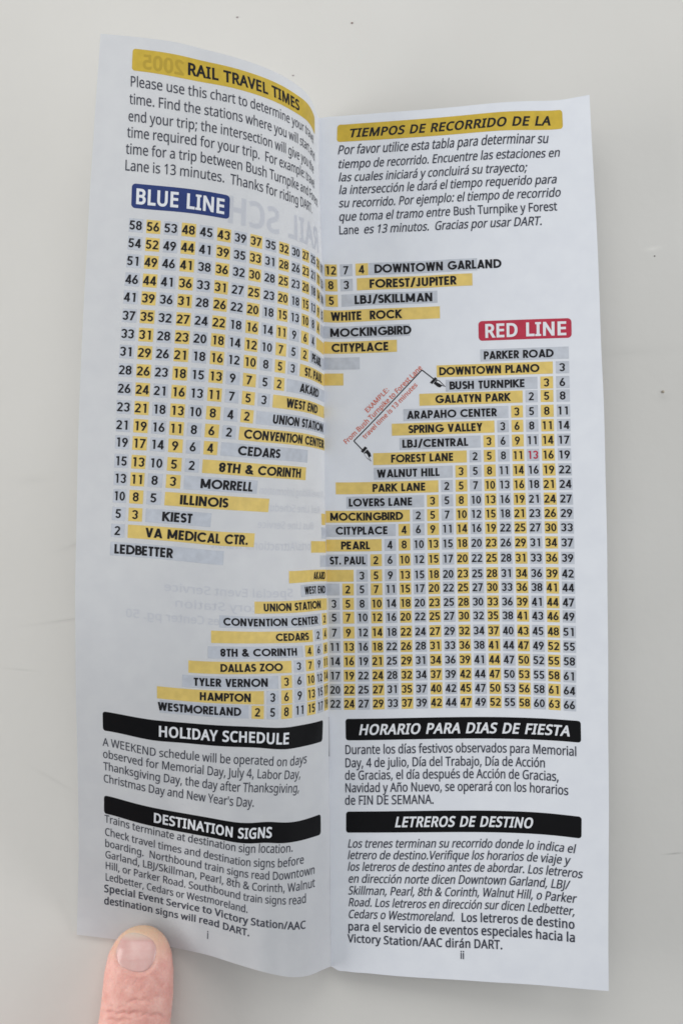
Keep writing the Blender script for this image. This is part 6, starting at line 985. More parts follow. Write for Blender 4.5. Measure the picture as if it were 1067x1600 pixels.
["N","R","red_line_chart","gold_light","black","34",71.5,852.3,12.5,1.83,1.86,9.3],
["N","R","red_line_chart","grey","black","37",76.1,852.3,12.5,1.83,1.86,9.3],
["N","R","red_line_chart","gold_light","black","2",16.3,875.8,12.5,1.83,1.86,9.3],
["N","R","red_line_chart","grey","black","6",20.9,875.8,12.5,1.83,1.86,9.3],
["N","R","red_line_chart","gold_light","black","10",25.5,875.8,12.5,1.83,1.86,9.3],
["N","R","red_line_chart","grey","black","12",30.1,875.8,12.5,1.83,1.86,9.3],
["N","R","red_line_chart","gold_light","black","15",34.7,875.8,12.5,1.83,1.86,9.3],
["N","R","red_line_chart","grey","black","17",39.3,875.8,12.5,1.83,1.86,9.3],
["N","R","red_line_chart","gold_light","black","20",43.9,875.8,12.5,1.83,1.86,9.3],
["N","R","red_line_chart","grey","black","22",48.5,875.8,12.5,1.83,1.86,9.3],
["N","R","red_line_chart","gold_light","black","25",53.1,875.8,12.5,1.83,1.86,9.3],
["N","R","red_line_chart","grey","black","28",57.7,875.8,12.5,1.83,1.86,9.3],
["N","R","red_line_chart","gold_light","black","31",62.3,875.8,12.5,1.83,1.86,9.3],
["N","R","red_line_chart","grey","black","33",66.9,875.8,12.5,1.83,1.86,9.3],
["N","R","red_line_chart","gold_light","black","36",71.5,875.8,12.5,1.83,1.86,9.3],
["N","R","red_line_chart","grey","black","39",76.1,875.8,12.5,1.83,1.86,9.3],
["N","R","red_line_chart","grey","black","3",11.7,899.6,12.5,1.83,1.86,9.3],
["N","R","red_line_chart","gold_light","black","5",16.3,899.6,12.5,1.83,1.86,9.3],
["N","R","red_line_chart","grey","black","9",20.9,899.6,12.5,1.83,1.86,9.3],
["N","R","red_line_chart","gold_light","black","13",25.5,899.6,12.5,1.83,1.86,9.3],
["N","R","red_line_chart","grey","black","15",30.1,899.6,12.5,1.83,1.86,9.3],
["N","R","red_line_chart","gold_light","black","18",34.7,899.6,12.5,1.83,1.86,9.3],
["N","R","red_line_chart","grey","black","20",39.3,899.6,12.5,1.83,1.86,9.3],
["N","R","red_line_chart","gold_light","black","23",43.9,899.6,12.5,1.83,1.86,9.3],
["N","R","red_line_chart","grey","black","25",48.5,899.6,12.5,1.83,1.86,9.3],
["N","R","red_line_chart","gold_light","black","28",53.1,899.6,12.5,1.83,1.86,9.3],
["N","R","red_line_chart","grey","black","31",57.7,899.6,12.5,1.83,1.86,9.3],
["N","R","red_line_chart","gold_light","black","34",62.3,899.6,12.5,1.83,1.86,9.3],
["N","R","red_line_chart","grey","black","36",66.9,899.6,12.5,1.83,1.86,9.3],
["N","R","red_line_chart","gold_light","black","39",71.5,899.6,12.5,1.83,1.86,9.3],
["N","R","red_line_chart","grey","black","42",76.1,899.6,12.5,1.83,1.86,9.3],
["N","R","red_line_chart","gold_light","black","2",7.1,921.1,12.5,1.83,1.86,9.3],
["N","R","red_line_chart","grey","black","5",11.7,921.1,12.5,1.83,1.86,9.3],
["N","R","red_line_chart","gold_light","black","7",16.3,921.1,12.5,1.83,1.86,9.3],
["N","R","red_line_chart","grey","black","11",20.9,921.1,12.5,1.83,1.86,9.3],
["N","R","red_line_chart","gold_light","black","15",25.5,921.1,12.5,1.83,1.86,9.3],
["N","R","red_line_chart","grey","black","17",30.1,921.1,12.5,1.83,1.86,9.3],
["N","R","red_line_chart","gold_light","black","20",34.7,921.1,12.5,1.83,1.86,9.3],
["N","R","red_line_chart","grey","black","22",39.3,921.1,12.5,1.83,1.86,9.3],
["N","R","red_line_chart","gold_light","black","25",43.9,921.1,12.5,1.83,1.86,9.3],
["N","R","red_line_chart","grey","black","27",48.5,921.1,12.5,1.83,1.86,9.3],
["N","R","red_line_chart","gold_light","black","30",53.1,921.1,12.5,1.83,1.86,9.3],
["N","R","red_line_chart","grey","black","33",57.7,921.1,12.5,1.83,1.86,9.3],
["N","R","red_line_chart","gold_light","black","36",62.3,921.1,12.5,1.83,1.86,9.3],
["N","R","red_line_chart","grey","black","38",66.9,921.1,12.5,1.83,1.86,9.3],
["N","R","red_line_chart","gold_light","black","41",71.5,921.1,12.5,1.83,1.86,9.3],
["N","R","red_line_chart","grey","black","44",76.1,921.1,12.5,1.83,1.86,9.3],
["N","R","red_line_chart","grey","black","3",2.5,943.5,12.5,1.83,1.86,9.3],
["N","R","red_line_chart","gold_light","black","5",7.1,943.5,12.5,1.83,1.86,9.3],
["N","R","red_line_chart","grey","black","8",11.7,943.5,12.5,1.83,1.86,9.3],
["N","R","red_line_chart","gold_light","black","10",16.3,943.5,12.5,1.83,1.86,9.3],
["N","R","red_line_chart","grey","black","14",20.9,943.5,12.5,1.83,1.86,9.3],
["N","R","red_line_chart","gold_light","black","18",25.5,943.5,12.5,1.83,1.86,9.3],
["N","R","red_line_chart","grey","black","20",30.1,943.5,12.5,1.83,1.86,9.3],
["N","R","red_line_chart","gold_light","black","23",34.7,943.5,12.5,1.83,1.86,9.3],
["N","R","red_line_chart","grey","black","25",39.3,943.5,12.5,1.83,1.86,9.3],
["N","R","red_line_chart","gold_light","black","28",43.9,943.5,12.5,1.83,1.86,9.3],
["N","R","red_line_chart","grey","black","30",48.5,943.5,12.5,1.83,1.86,9.3],
["N","R","red_line_chart","gold_light","black","33",53.1,943.5,12.5,1.83,1.86,9.3],
["N","R","red_line_chart","grey","black","36",57.7,943.5,12.5,1.83,1.86,9.3],
["N","R","red_line_chart","gold_light","black","39",62.3,943.5,12.5,1.83,1.86,9.3],
["N","R","red_line_chart","grey","black","41",66.9,943.5,12.5,1.83,1.86,9.3],
["N","R","red_line_chart","gold_light","black","44",71.5,943.5,12.5,1.83,1.86,9.3],
["N","R","red_line_chart","grey","black","47",76.1,943.5,12.5,1.83,1.86,9.3],
["N","L","red_line_chart","gold_light","black","2",-2.1,956,12.5,1.83,1.86,9.6],
["N","R","red_line_chart","grey","black","5",2.5,965.0,12.5,1.83,1.86,9.3],
["N","R","red_line_chart","gold_light","black","7",7.1,965.0,12.5,1.83,1.86,9.3],
["N","R","red_line_chart","grey","black","10",11.7,965.0,12.5,1.83,1.86,9.3],
["N","R","red_line_chart","gold_light","black","12",16.3,965.0,12.5,1.83,1.86,9.3],
["N","R","red_line_chart","grey","black","16",20.9,965.0,12.5,1.83,1.86,9.3],
["N","R","red_line_chart","gold_light","black","20",25.5,965.0,12.5,1.83,1.86,9.3],
["N","R","red_line_chart","grey","black","22",30.1,965.0,12.5,1.83,1.86,9.3],
["N","R","red_line_chart","gold_light","black","25",34.7,965.0,12.5,1.83,1.86,9.3],
["N","R","red_line_chart","grey","black","27",39.3,965.0,12.5,1.83,1.86,9.3],
["N","R","red_line_chart","gold_light","black","30",43.9,965.0,12.5,1.83,1.86,9.3],
["N","R","red_line_chart","grey","black","32",48.5,965.0,12.5,1.83,1.86,9.3],
["N","R","red_line_chart","gold_light","black","35",53.1,965.0,12.5,1.83,1.86,9.3],
["N","R","red_line_chart","grey","black","38",57.7,965.0,12.5,1.83,1.86,9.3],
["N","R","red_line_chart","gold_light","black","41",62.3,965.0,12.5,1.83,1.86,9.3],
["N","R","red_line_chart","grey","black","43",66.9,965.0,12.5,1.83,1.86,9.3],
["N","R","red_line_chart","gold_light","black","46",71.5,965.0,12.5,1.83,1.86,9.3],
["N","R","red_line_chart","grey","black","49",76.1,965.0,12.5,1.83,1.86,9.3],
["N","L","red_line_chart","grey","black","2",-6.7,980.5,12.5,1.83,1.86,9.6],
["N","L","red_line_chart","gold_light","black","4",-2.1,980.5,12.5,1.83,1.86,9.6],
["N","R","red_line_chart","grey","black","7",2.5,988.4,12.5,1.83,1.86,9.3],
["N","R","red_line_chart","gold_light","black","9",7.1,988.4,12.5,1.83,1.86,9.3],
["N","R","red_line_chart","grey","black","12",11.7,988.4,12.5,1.83,1.86,9.3],
["N","R","red_line_chart","gold_light","black","14",16.3,988.4,12.5,1.83,1.86,9.3],
["N","R","red_line_chart","grey","black","18",20.9,988.4,12.5,1.83,1.86,9.3],
["N","R","red_line_chart","gold_light","black","22",25.5,988.4,12.5,1.83,1.86,9.3],
["N","R","red_line_chart","grey","black","24",30.1,988.4,12.5,1.83,1.86,9.3],
["N","R","red_line_chart","gold_light","black","27",34.7,988.4,12.5,1.83,1.86,9.3],
["N","R","red_line_chart","grey","black","29",39.3,988.4,12.5,1.83,1.86,9.3],
["N","R","red_line_chart","gold_light","black","32",43.9,988.4,12.5,1.83,1.86,9.3],
["N","R","red_line_chart","grey","black","34",48.5,988.4,12.5,1.83,1.86,9.3],
["N","R","red_line_chart","gold_light","black","37",53.1,988.4,12.5,1.83,1.86,9.3],
["N","R","red_line_chart","grey","black","40",57.7,988.4,12.5,1.83,1.86,9.3],
["N","R","red_line_chart","gold_light","black","43",62.3,988.4,12.5,1.83,1.86,9.3],
["N","R","red_line_chart","grey","black","45",66.9,988.4,12.5,1.83,1.86,9.3],
["N","R","red_line_chart","gold_light","black","48",71.5,988.4,12.5,1.83,1.86,9.3],
["N","R","red_line_chart","grey","black","51",76.1,988.4,12.5,1.83,1.86,9.3],
["N","L","red_line_chart","gold_light","black","4",-11.3,1005,12.5,1.83,1.86,9.6],
["N","L","red_line_chart","grey","black","6",-6.7,1005,12.5,1.83,1.86,9.6],
["N","L","red_line_chart","gold_light","black","8",-2.1,1005,12.5,1.83,1.86,9.6],
["N","R","red_line_chart","grey","black","11",2.5,1010.8,12.5,1.83,1.86,9.3],
["N","R","red_line_chart","gold_light","black","13",7.1,1010.8,12.5,1.83,1.86,9.3],
["N","R","red_line_chart","grey","black","16",11.7,1010.8,12.5,1.83,1.86,9.3],
["N","R","red_line_chart","gold_light","black","18",16.3,1010.8,12.5,1.83,1.86,9.3],
["N","R","red_line_chart","grey","black","22",20.9,1010.8,12.5,1.83,1.86,9.3],
["N","R","red_line_chart","gold_light","black","26",25.5,1010.8,12.5,1.83,1.86,9.3],
["N","R","red_line_chart","grey","black","28",30.1,1010.8,12.5,1.83,1.86,9.3],
["N","R","red_line_chart","gold_light","black","31",34.7,1010.8,12.5,1.83,1.86,9.3],
["N","R","red_line_chart","grey","black","33",39.3,1010.8,12.5,1.83,1.86,9.3],
["N","R","red_line_chart","gold_light","black","36",43.9,1010.8,12.5,1.83,1.86,9.3],
["N","R","red_line_chart","grey","black","38",48.5,1010.8,12.5,1.83,1.86,9.3],
["N","R","red_line_chart","gold_light","black","41",53.1,1010.8,12.5,1.83,1.86,9.3],
["N","R","red_line_chart","grey","black","44",57.7,1010.8,12.5,1.83,1.86,9.3],
["N","R","red_line_chart","gold_light","black","47",62.3,1010.8,12.5,1.83,1.86,9.3],
["N","R","red_line_chart","grey","black","49",66.9,1010.8,12.5,1.83,1.86,9.3],
["N","R","red_line_chart","gold_light","black","52",71.5,1010.8,12.5,1.83,1.86,9.3],
["N","R","red_line_chart","grey","black","55",76.1,1010.8,12.5,1.83,1.86,9.3],
["N","L","red_line_chart","grey","black","3",-15.9,1029,12.5,1.83,1.86,9.6],
["N","L","red_line_chart","gold_light","black","7",-11.3,1029,12.5,1.83,1.86,9.6],
["N","L","red_line_chart","grey","black","9",-6.7,1029,12.5,1.83,1.86,9.6],
["N","L","red_line_chart","gold_light","black","11",-2.1,1029,12.5,1.83,1.86,9.6],
["N","R","red_line_chart","grey","black","14",2.5,1033.3,12.5,1.83,1.86,9.3],
["N","R","red_line_chart","gold_light","black","16",7.1,1033.3,12.5,1.83,1.86,9.3],
["N","R","red_line_chart","grey","black","19",11.7,1033.3,12.5,1.83,1.86,9.3],
["N","R","red_line_chart","gold_light","black","21",16.3,1033.3,12.5,1.83,1.86,9.3],
["N","R","red_line_chart","grey","black","25",20.9,1033.3,12.5,1.83,1.86,9.3],
["N","R","red_line_chart","gold_light","black","29",25.5,1033.3,12.5,1.83,1.86,9.3],
["N","R","red_line_chart","grey","black","31",30.1,1033.3,12.5,1.83,1.86,9.3],
["N","R","red_line_chart","gold_light","black","34",34.7,1033.3,12.5,1.83,1.86,9.3],
["N","R","red_line_chart","grey","black","36",39.3,1033.3,12.5,1.83,1.86,9.3],
["N","R","red_line_chart","gold_light","black","39",43.9,1033.3,12.5,1.83,1.86,9.3],
["N","R","red_line_chart","grey","black","41",48.5,1033.3,12.5,1.83,1.86,9.3],
["N","R","red_line_chart","gold_light","black","44",53.1,1033.3,12.5,1.83,1.86,9.3],
["N","R","red_line_chart","grey","black","47",57.7,1033.3,12.5,1.83,1.86,9.3],
["N","R","red_line_chart","gold_light","black","50",62.3,1033.3,12.5,1.83,1.86,9.3],
["N","R","red_line_chart","grey","black","52",66.9,1033.3,12.5,1.83,1.86,9.3],
["N","R","red_line_chart","gold_light","black","55",71.5,1033.3,12.5,1.83,1.86,9.3],
["N","R","red_line_chart","grey","black","58",76.1,1033.3,12.5,1.83,1.86,9.3],
["N","L","red_line_chart","gold_light","black","3",-20.5,1052,12.5,1.83,1.86,9.6],
["N","L","red_line_chart","grey","black","6",-15.9,1052,12.5,1.83,1.86,9.6],
["N","L","red_line_chart","gold_light","black","10",-11.3,1052,12.5,1.83,1.86,9.6],
["N","L","red_line_chart","grey","black","12",-6.7,1052,12.5,1.83,1.86,9.6],
["N","L","red_line_chart","gold_light","black","14",-2.1,1052,12.5,1.83,1.86,9.6],
["N","R","red_line_chart","grey","black","17",2.5,1055.7,12.5,1.83,1.86,9.3],
["N","R","red_line_chart","gold_light","black","19",7.1,1055.7,12.5,1.83,1.86,9.3],
["N","R","red_line_chart","grey","black","22",11.7,1055.7,12.5,1.83,1.86,9.3],
["N","R","red_line_chart","gold_light","black","24",16.3,1055.7,12.5,1.83,1.86,9.3],
["N","R","red_line_chart","grey","black","28",20.9,1055.7,12.5,1.83,1.86,9.3],
["N","R","red_line_chart","gold_light","black","32",25.5,1055.7,12.5,1.83,1.86,9.3],
["N","R","red_line_chart","grey","black","34",30.1,1055.7,12.5,1.83,1.86,9.3],
["N","R","red_line_chart","gold_light","black","37",34.7,1055.7,12.5,1.83,1.86,9.3],
["N","R","red_line_chart","grey","black","39",39.3,1055.7,12.5,1.83,1.86,9.3],
["N","R","red_line_chart","gold_light","black","42",43.9,1055.7,12.5,1.83,1.86,9.3],
["N","R","red_line_chart","grey","black","44",48.5,1055.7,12.5,1.83,1.86,9.3],
["N","R","red_line_chart","gold_light","black","47",53.1,1055.7,12.5,1.83,1.86,9.3],
["N","R","red_line_chart","grey","black","50",57.7,1055.7,12.5,1.83,1.86,9.3],
["N","R","red_line_chart","gold_light","black","53",62.3,1055.7,12.5,1.83,1.86,9.3],
["N","R","red_line_chart","grey","black","55",66.9,1055.7,12.5,1.83,1.86,9.3],
["N","R","red_line_chart","gold_light","black","58",71.5,1055.7,12.5,1.83,1.86,9.3],
["N","R","red_line_chart","grey","black","61",76.1,1055.7,12.5,1.83,1.86,9.3],
["N","L","red_line_chart","grey","black","3",-25.1,1074,12.5,1.83,1.86,9.6],
["N","L","red_line_chart","gold_light","black","6",-20.5,1074,12.5,1.83,1.86,9.6],
["N","L","red_line_chart","grey","black","9",-15.9,1074,12.5,1.83,1.86,9.6],
["N","L","red_line_chart","gold_light","black","13",-11.3,1074,12.5,1.83,1.86,9.6],
["N","L","red_line_chart","grey","black","15",-6.7,1074,12.5,1.83,1.86,9.6],
["N","L","red_line_chart","gold_light","black","17",-2.1,1074,12.5,1.83,1.86,9.6],
["N","R","red_line_chart","grey","black","20",2.5,1077.8,12.5,1.83,1.86,9.3],
["N","R","red_line_chart","gold_light","black","22",7.1,1077.8,12.5,1.83,1.86,9.3],
["N","R","red_line_chart","grey","black","25",11.7,1077.8,12.5,1.83,1.86,9.3],
["N","R","red_line_chart","gold_light","black","27",16.3,1077.8,12.5,1.83,1.86,9.3],
["N","R","red_line_chart","grey","black","31",20.9,1077.8,12.5,1.83,1.86,9.3],
["N","R","red_line_chart","gold_light","black","35",25.5,1077.8,12.5,1.83,1.86,9.3],
["N","R","red_line_chart","grey","black","37",30.1,1077.8,12.5,1.83,1.86,9.3],
["N","R","red_line_chart","gold_light","black","40",34.7,1077.8,12.5,1.83,1.86,9.3],
["N","R","red_line_chart","grey","black","42",39.3,1077.8,12.5,1.83,1.86,9.3],
["N","R","red_line_chart","gold_light","black","45",43.9,1077.8,12.5,1.83,1.86,9.3],
["N","R","red_line_chart","grey","black","47",48.5,1077.8,12.5,1.83,1.86,9.3],
["N","R","red_line_chart","gold_light","black","50",53.1,1077.8,12.5,1.83,1.86,9.3],
["N","R","red_line_chart","grey","black","53",57.7,1077.8,12.5,1.83,1.86,9.3],
["N","R","red_line_chart","gold_light","black","56",62.3,1077.8,12.5,1.83,1.86,9.3],
["N","R","red_line_chart","grey","black","58",66.9,1077.8,12.5,1.83,1.86,9.3],
["N","R","red_line_chart","gold_light","black","61",71.5,1077.8,12.5,1.83,1.86,9.3],
["N","R","red_line_chart","grey","black","64",76.1,1077.8,12.5,1.83,1.86,9.3],
["N","L","red_line_chart","gold_light","black","2",-29.7,1095,12.5,1.83,1.86,9.6],
["N","L","red_line_chart","grey","black","5",-25.1,1095,12.5,1.83,1.86,9.6],
["N","L","red_line_chart","gold_light","black","8",-20.5,1095,12.5,1.83,1.86,9.6],
["N","L","red_line_chart","grey","black","11",-15.9,1095,12.5,1.83,1.86,9.6],
["N","L","red_line_chart","gold_light","black","15",-11.3,1095,12.5,1.83,1.86,9.6],
["N","L","red_line_chart","grey","black","17",-6.7,1095,12.5,1.83,1.86,9.6],
["N","L","red_line_chart","gold_light","black","19",-2.1,1095,12.5,1.83,1.86,9.6],
["N","R","red_line_chart","grey","black","22",2.5,1099.6,12.5,1.83,1.86,9.3],
["N","R","red_line_chart","gold_light","black","24",7.1,1099.6,12.5,1.83,1.86,9.3],
["N","R","red_line_chart","grey","black","27",11.7,1099.6,12.5,1.83,1.86,9.3],
["N","R","red_line_chart","gold_light","black","29",16.3,1099.6,12.5,1.83,1.86,9.3],
["N","R","red_line_chart","grey","black","33",20.9,1099.6,12.5,1.83,1.86,9.3],
["N","R","red_line_chart","gold_light","black","37",25.5,1099.6,12.5,1.83,1.86,9.3],
["N","R","red_line_chart","grey","black","39",30.1,1099.6,12.5,1.83,1.86,9.3],
["N","R","red_line_chart","gold_light","black","42",34.7,1099.6,12.5,1.83,1.86,9.3],
["N","R","red_line_chart","grey","black","44",39.3,1099.6,12.5,1.83,1.86,9.3],
["N","R","red_line_chart","gold_light","black","47",43.9,1099.6,12.5,1.83,1.86,9.3],
["N","R","red_line_chart","grey","black","49",48.5,1099.6,12.5,1.83,1.86,9.3],
["N","R","red_line_chart","gold_light","black","52",53.1,1099.6,12.5,1.83,1.86,9.3],
["N","R","red_line_chart","grey","black","55",57.7,1099.6,12.5,1.83,1.86,9.3],
["N","R","red_line_chart","gold_light","black","58",62.3,1099.6,12.5,1.83,1.86,9.3],
["N","R","red_line_chart","grey","black","60",66.9,1099.6,12.5,1.83,1.86,9.3],
["N","R","red_line_chart","gold_light","black","63",71.5,1099.6,12.5,1.83,1.86,9.3],
["N","R","red_line_chart","grey","black","66",76.1,1099.6,12.5,1.83,1.86,9.3],
["R","R","red_line_chart","grey",50.98,77.96,553.6,572.2,0],
["T","R","red_line_chart","black","PARKER ROAD",569.2,52.11,73.76,12.6,0,0,0,"a"],
["R","R","red_line_chart","gold_light",36.75,73.36,575.9,594.5,0],
["T","R","red_line_chart","black","DOWNTOWN PLANO",591.5,37.58,69.56,12.6,0,0,0,"a"],
["R","R","red_line_chart","grey",39.55,68.76,598.5,617.1,0],
["T","R","red_line_chart","black","BUSH TURNPIKE",614.1,40.8,65.13,12.6,0,0,0,"a"],
["R","R","red_line_chart","gold_light",30.94,64.16,619.0,637.6,0],
["T","R","red_line_chart","black","GALATYN PARK",634.6,36.13,60.52,12.6,0,0,0,"a"],
["R","R","red_line_chart","grey",25.68,59.56,641.8,660.4,0],
["T","R","red_line_chart","black","ARAPAHO CENTER",657.4,26.82,56.0,12.6,0,0,0,"a"],
["R","R","red_line_chart","gold_light",21.88,54.96,663.9,682.5,0],
["T","R","red_line_chart","black","SPRING VALLEY",679.5,27.26,51.2,12.6,0,0,0,"a"],
["R","R","red_line_chart","grey",24.31,50.36,686.3,704.9,0],
["T","R","red_line_chart","black","LBJ/CENTRAL",701.9,25.24,46.5,12.6,0,0,0,"a"],
["R","R","red_line_chart","gold_light",15.76,45.76,708.8,727.4,0],
["T","R","red_line_chart","black","FOREST LANE",724.4,21.56,41.68,12.6,0,0,0,"a"],
["R","R","red_line_chart","grey",15.92,41.16,731.6,750.2,0],
["T","R","red_line_chart","black","WALNUT HILL",747.2,16.95,37.19,12.6,0,0,0,"a"],
["R","R","red_line_chart","gold_light",3.49,36.56,753.7,772.3,0],
["T","R","red_line_chart","black","PARK LANE",769.3,15.45,32.67,12.6,0,0,0,"a"],
["R","R","red_line_chart","grey",6.86,31.96,776.1,794.7,0],
["T","R","red_line_chart","black","LOVERS LANE",791.7,7.69,28.4,12.6,0,0,0,"a"],
["R","R","red_line_chart","gold_light",0.12,27.36,798.1,816.7,0],
["T","R","red_line_chart","black","MOCKINGBIRD",813.7,1.56,25.25,12.6,0,0,0,"a"],
["R","R","red_line_chart","grey",0.12,22.76,820.0,838.6,0],
["T","R","red_line_chart","black","CITYPLACE",835.6,3.27,20.37,12.6,0,0,0,"a"],
["R","R","red_line_chart","gold_light",0.12,18.16,843.0,861.6,0],
["T","R","red_line_chart","black","PEARL",858.6,4.98,14.59,12.6,0,0,0,"a"],
["R","R","red_line_chart","grey",0.12,13.56,866.5,885.1,0],
["T","R","red_line_chart","black","ST. PAUL",882.1,1.26,13.07,12.6,0,0,0,"a"],
["R","R","red_line_chart","gold_light",0.12,8.96,890.3,908.9,0],
["R","R","red_line_chart","grey",0.12,4.36,911.8,930.4,0],
["R","L","red_line_chart","gold_light",-2.53,-0.12,782.5,801.5,0],
["R","L","red_line_chart","grey",-2.91,-0.12,805.5,824.5,0],
["R","L","red_line_chart","gold_light",-8.23,-0.12,828.5,847.5,0],
["R","L","red_line_chart","grey",-4.04,-0.12,852.0,871.0,0],
["R","L","red_line_chart","gold_light",-18.21,-0.12,875.4,894.6,0],
["T","L","red_line_chart","black","AKARD",891.3,-7.44,-1.2,12.6,0,0,0,"a"],
["R","L","red_line_chart","grey",-13.58,-0.12,898.4,917.6,0],
["T","L","red_line_chart","black","WEST END",914.3,-11.91,-1.06,12.6,0,0,0,"a"],
["R","L","red_line_chart","gold_light",-30.15,-0.12,922.4,941.6,0],
["T","L","red_line_chart","black","UNION STATION",938.3,-27.16,-4.03,12.6,0,0,0,"a"],
["R","L","red_line_chart","grey",-41.65,-4.84,946.4,965.6,0],
["T","L","red_line_chart","black","CONVENTION CENTER",962.3,-40.41,-6.33,12.6,0,0,0,"a"],
["R","L","red_line_chart","gold_light",-44.36,-9.44,970.9,990.1,0],
["T","L","red_line_chart","black","CEDARS",986.8,-23.53,-11.17,12.6,0,0,0,"a"],
["R","L","red_line_chart","grey",-45.42,-14.04,995.4,1014.6,0],
["T","L","red_line_chart","black","8TH & CORINTH",1011.3,-41.42,-16.14,12.6,0,0,0,"a"],
["R","L","red_line_chart","gold_light",-51.53,-18.64,1019.4,1038.6,0],
["T","L","red_line_chart","black","DALLAS ZOO",1035.3,-41.45,-21.53,12.6,0,0,0,"a"],
["R","L","red_line_chart","grey",-53.44,-23.24,1042.4,1061.6,0],
["T","L","red_line_chart","black","TYLER VERNON",1058.3,-49.88,-26.31,12.6,0,0,0,"a"],
["R","L","red_line_chart","gold_light",-61.07,-27.84,1064.4,1083.6,0],
["T","L","red_line_chart","black","HAMPTON",1080.3,-48.0,-31.55,12.6,0,0,0,"a"],
["R","L","red_line_chart","grey",-60.25,-32.44,1085.4,1104.6,0],
["T","L","red_line_chart","black","WESTMORELAND",1101.3,-60.83,-34.74,12.6,0,0,0,"a"],
["R","L","holiday_banner","black_box",-78.0,-4.88,1116.5,1146.5,0.9],
["T","L","holiday_banner","white","HOLIDAY SCHEDULE",1139.2,-60.7,-19.24,15.3,0.055,0,0,"n"],
["T","L","holiday_paragraph","ink","A WEEKEND schedule will be operated on days",1170.1,-78.17,-12.18,12.3,0.012,0,0,"n"],
["T","L","holiday_paragraph","ink","observed for Memorial Day, July 4, Labor Day,",1188.6,-78.25,-14.24,12.3,0.012,0,0,"n"],
["T","L","holiday_paragraph","ink","Thanksgiving Day, the day after Thanksgiving,",1207.6,-78.1,-14.36,12.3,0.012,0,0,"n"],
["T","L","holiday_paragraph","ink","Christmas Day and New Year's Day.",1227.1,-78.14,-29.54,12.3,0.012,0,0,"n"],
["R","L","destination_banner","black_box",-77.98,-4.84,1249.2,1277.8,0.9],
["T","L","destination_banner","white","DESTINATION SIGNS",1270.7,-61.61,-22.84,14.3,0.055,0,0,"n"],
["T","L","destination_paragraph","ink","Trains terminate at destination sign location.",1290.8,-77.78,-15.45,11.4,0.012,0,0,"n"],
["T","L","destination_paragraph","ink","Check travel times and destination signs before",1310.3,-77.8,-11.43,11.4,0.012,0,0,"n"],
["T","L","destination_paragraph","ink","boarding.  Northbound train signs read Downtown",1327.8,-77.81,-7.18,11.4,0.012,0,0,"n"],
["T","L","destination_paragraph","ink","Garland, LBJ/Skillman, Pearl, 8th & Corinth, Walnut",1345.3,-77.65,-7.1,11.4,0.012,0,0,"n"],
["T","L","destination_paragraph","ink","Hill, or Parker Road. Southbound train signs read",1362.8,-77.63,-10.38,11.4,0.012,0,0,"n"],
["T","L","destination_paragraph","ink","Ledbetter, Cedars or Westmoreland.",1380.8,-77.6,-30.06,11.4,0.012,0,0,"n"],
["T","L","destination_paragraph","ink","Special Event Service to Victory Station/AAC",1398.3,-77.93,-10.56,11.4,0.035,0,0,"n"],
["T","L","destination_paragraph","ink","destination signs will read DART.",1416.8,-77.87,-29.32,11.4,0.035,0,0,"n"],
["T","L","page_number","ink","i",1440.9,-43.03,-42.46,13,0.03,0,0,"n"],
["T","L","show_through_title","ghost","RAIL SCH",327.0,-5.74,-47.77,42,0.06,0,0,"n"],
["T","L","show_through_print","ghost","Travel Riding Information",756.5,-1.14,-30.75,12,0.03,0,0,"n"],
["T","L","show_through_print","ghost","Rail Line Schedules",782.5,-3.24,-30.32,12,0.03,0,0,"n"],
["T","L","show_through_print","ghost","Bus Line Service",809.5,-6.92,-30.16,12,0.03,0,0,"n"],
["T","L","show_through_print","ghost","Airports/Attractions/Transit",843.1,-1.88,-45.02,13.5,0.03,0,0,"n"],
["T","L","show_through_print","ghost","Special Event Service",915.9,-16.72,-58.93,13,0.03,0,0,"n"],
["T","L","show_through_print","ghost","Victory Station",938.9,-22.67,-55.85,13,0.03,0,0,"n"],
["T","L","show_through_print","ghost","Services Center pg. 50",961.9,-30.83,-70.32,13,0.03,0,0,"n"],
["R","R","heading_banner","gold",5.24,78.37,192.8,222.2,0.9],
["T","R","heading_banner","black","TIEMPOS DE RECORRIDO DE LA",215.4,8.86,74.6,15.8,0.052,0.2,0,"n"],
["T","R","intro_paragraph","ink","Por favor utilice esta tabla para determinar su",240.9,5.39,73.71,13.2,0.02,0.19,0,"n"],
["T","R","intro_paragraph","ink","tiempo de recorrido. Encuentre las estaciones en",262.4,5.6,77.09,13.2,0.02,0.19,0,"n"],
["T","R","intro_paragraph","ink","las cuales iniciará y concluirá su trayecto;",283.4,5.73,66.83,13.2,0.02,0.19,0,"n"],
["T","R","intro_paragraph","ink","la intersección le dará el tiempo requerido para",303.4,5.84,75.76,13.2,0.02,0.19,0,"n"],
["T","R","intro_paragraph","ink","su recorrido. Por ejemplo: el tiempo de recorrido",323.9,5.79,76.75,13.2,0.02,0.19,0,"n"],
["T","R","intro_paragraph","ink","que toma el tramo entre",344.9,5.72,42.14,13.2,0.02,0.19,0,"n"],
["T","R","intro_paragraph","ink","Bush Turnpike y Forest",344.9,43.2,75.61,13.2,0.02,0,0,"n"],
["T","R","intro_paragraph","ink","Lane",365.9,5.71,12.31,13.2,0.02,0,0,"n"],
["T","R","intro_paragraph","ink","es 13 minutos.  Gracias por usar DART.",365.9,13.65,70.92,13.2,0.02,0.19,0,"n"],
["R","R","line_badge","red",50.56,78.87,509.8,540.2,1.2],
["T","R","line_badge","white","RED LINE",535.2,52.43,77.74,20.5,0.055,0,0,"n"],
["R","R","holiday_banner","black_box",5.69,79.28,1123.2,1156.8,0.9],
["T","R","holiday_banner","white","HORARIO PARA DIAS DE FIESTA",1148.0,9.79,76.01,16,0.052,0.2,0,"n"],
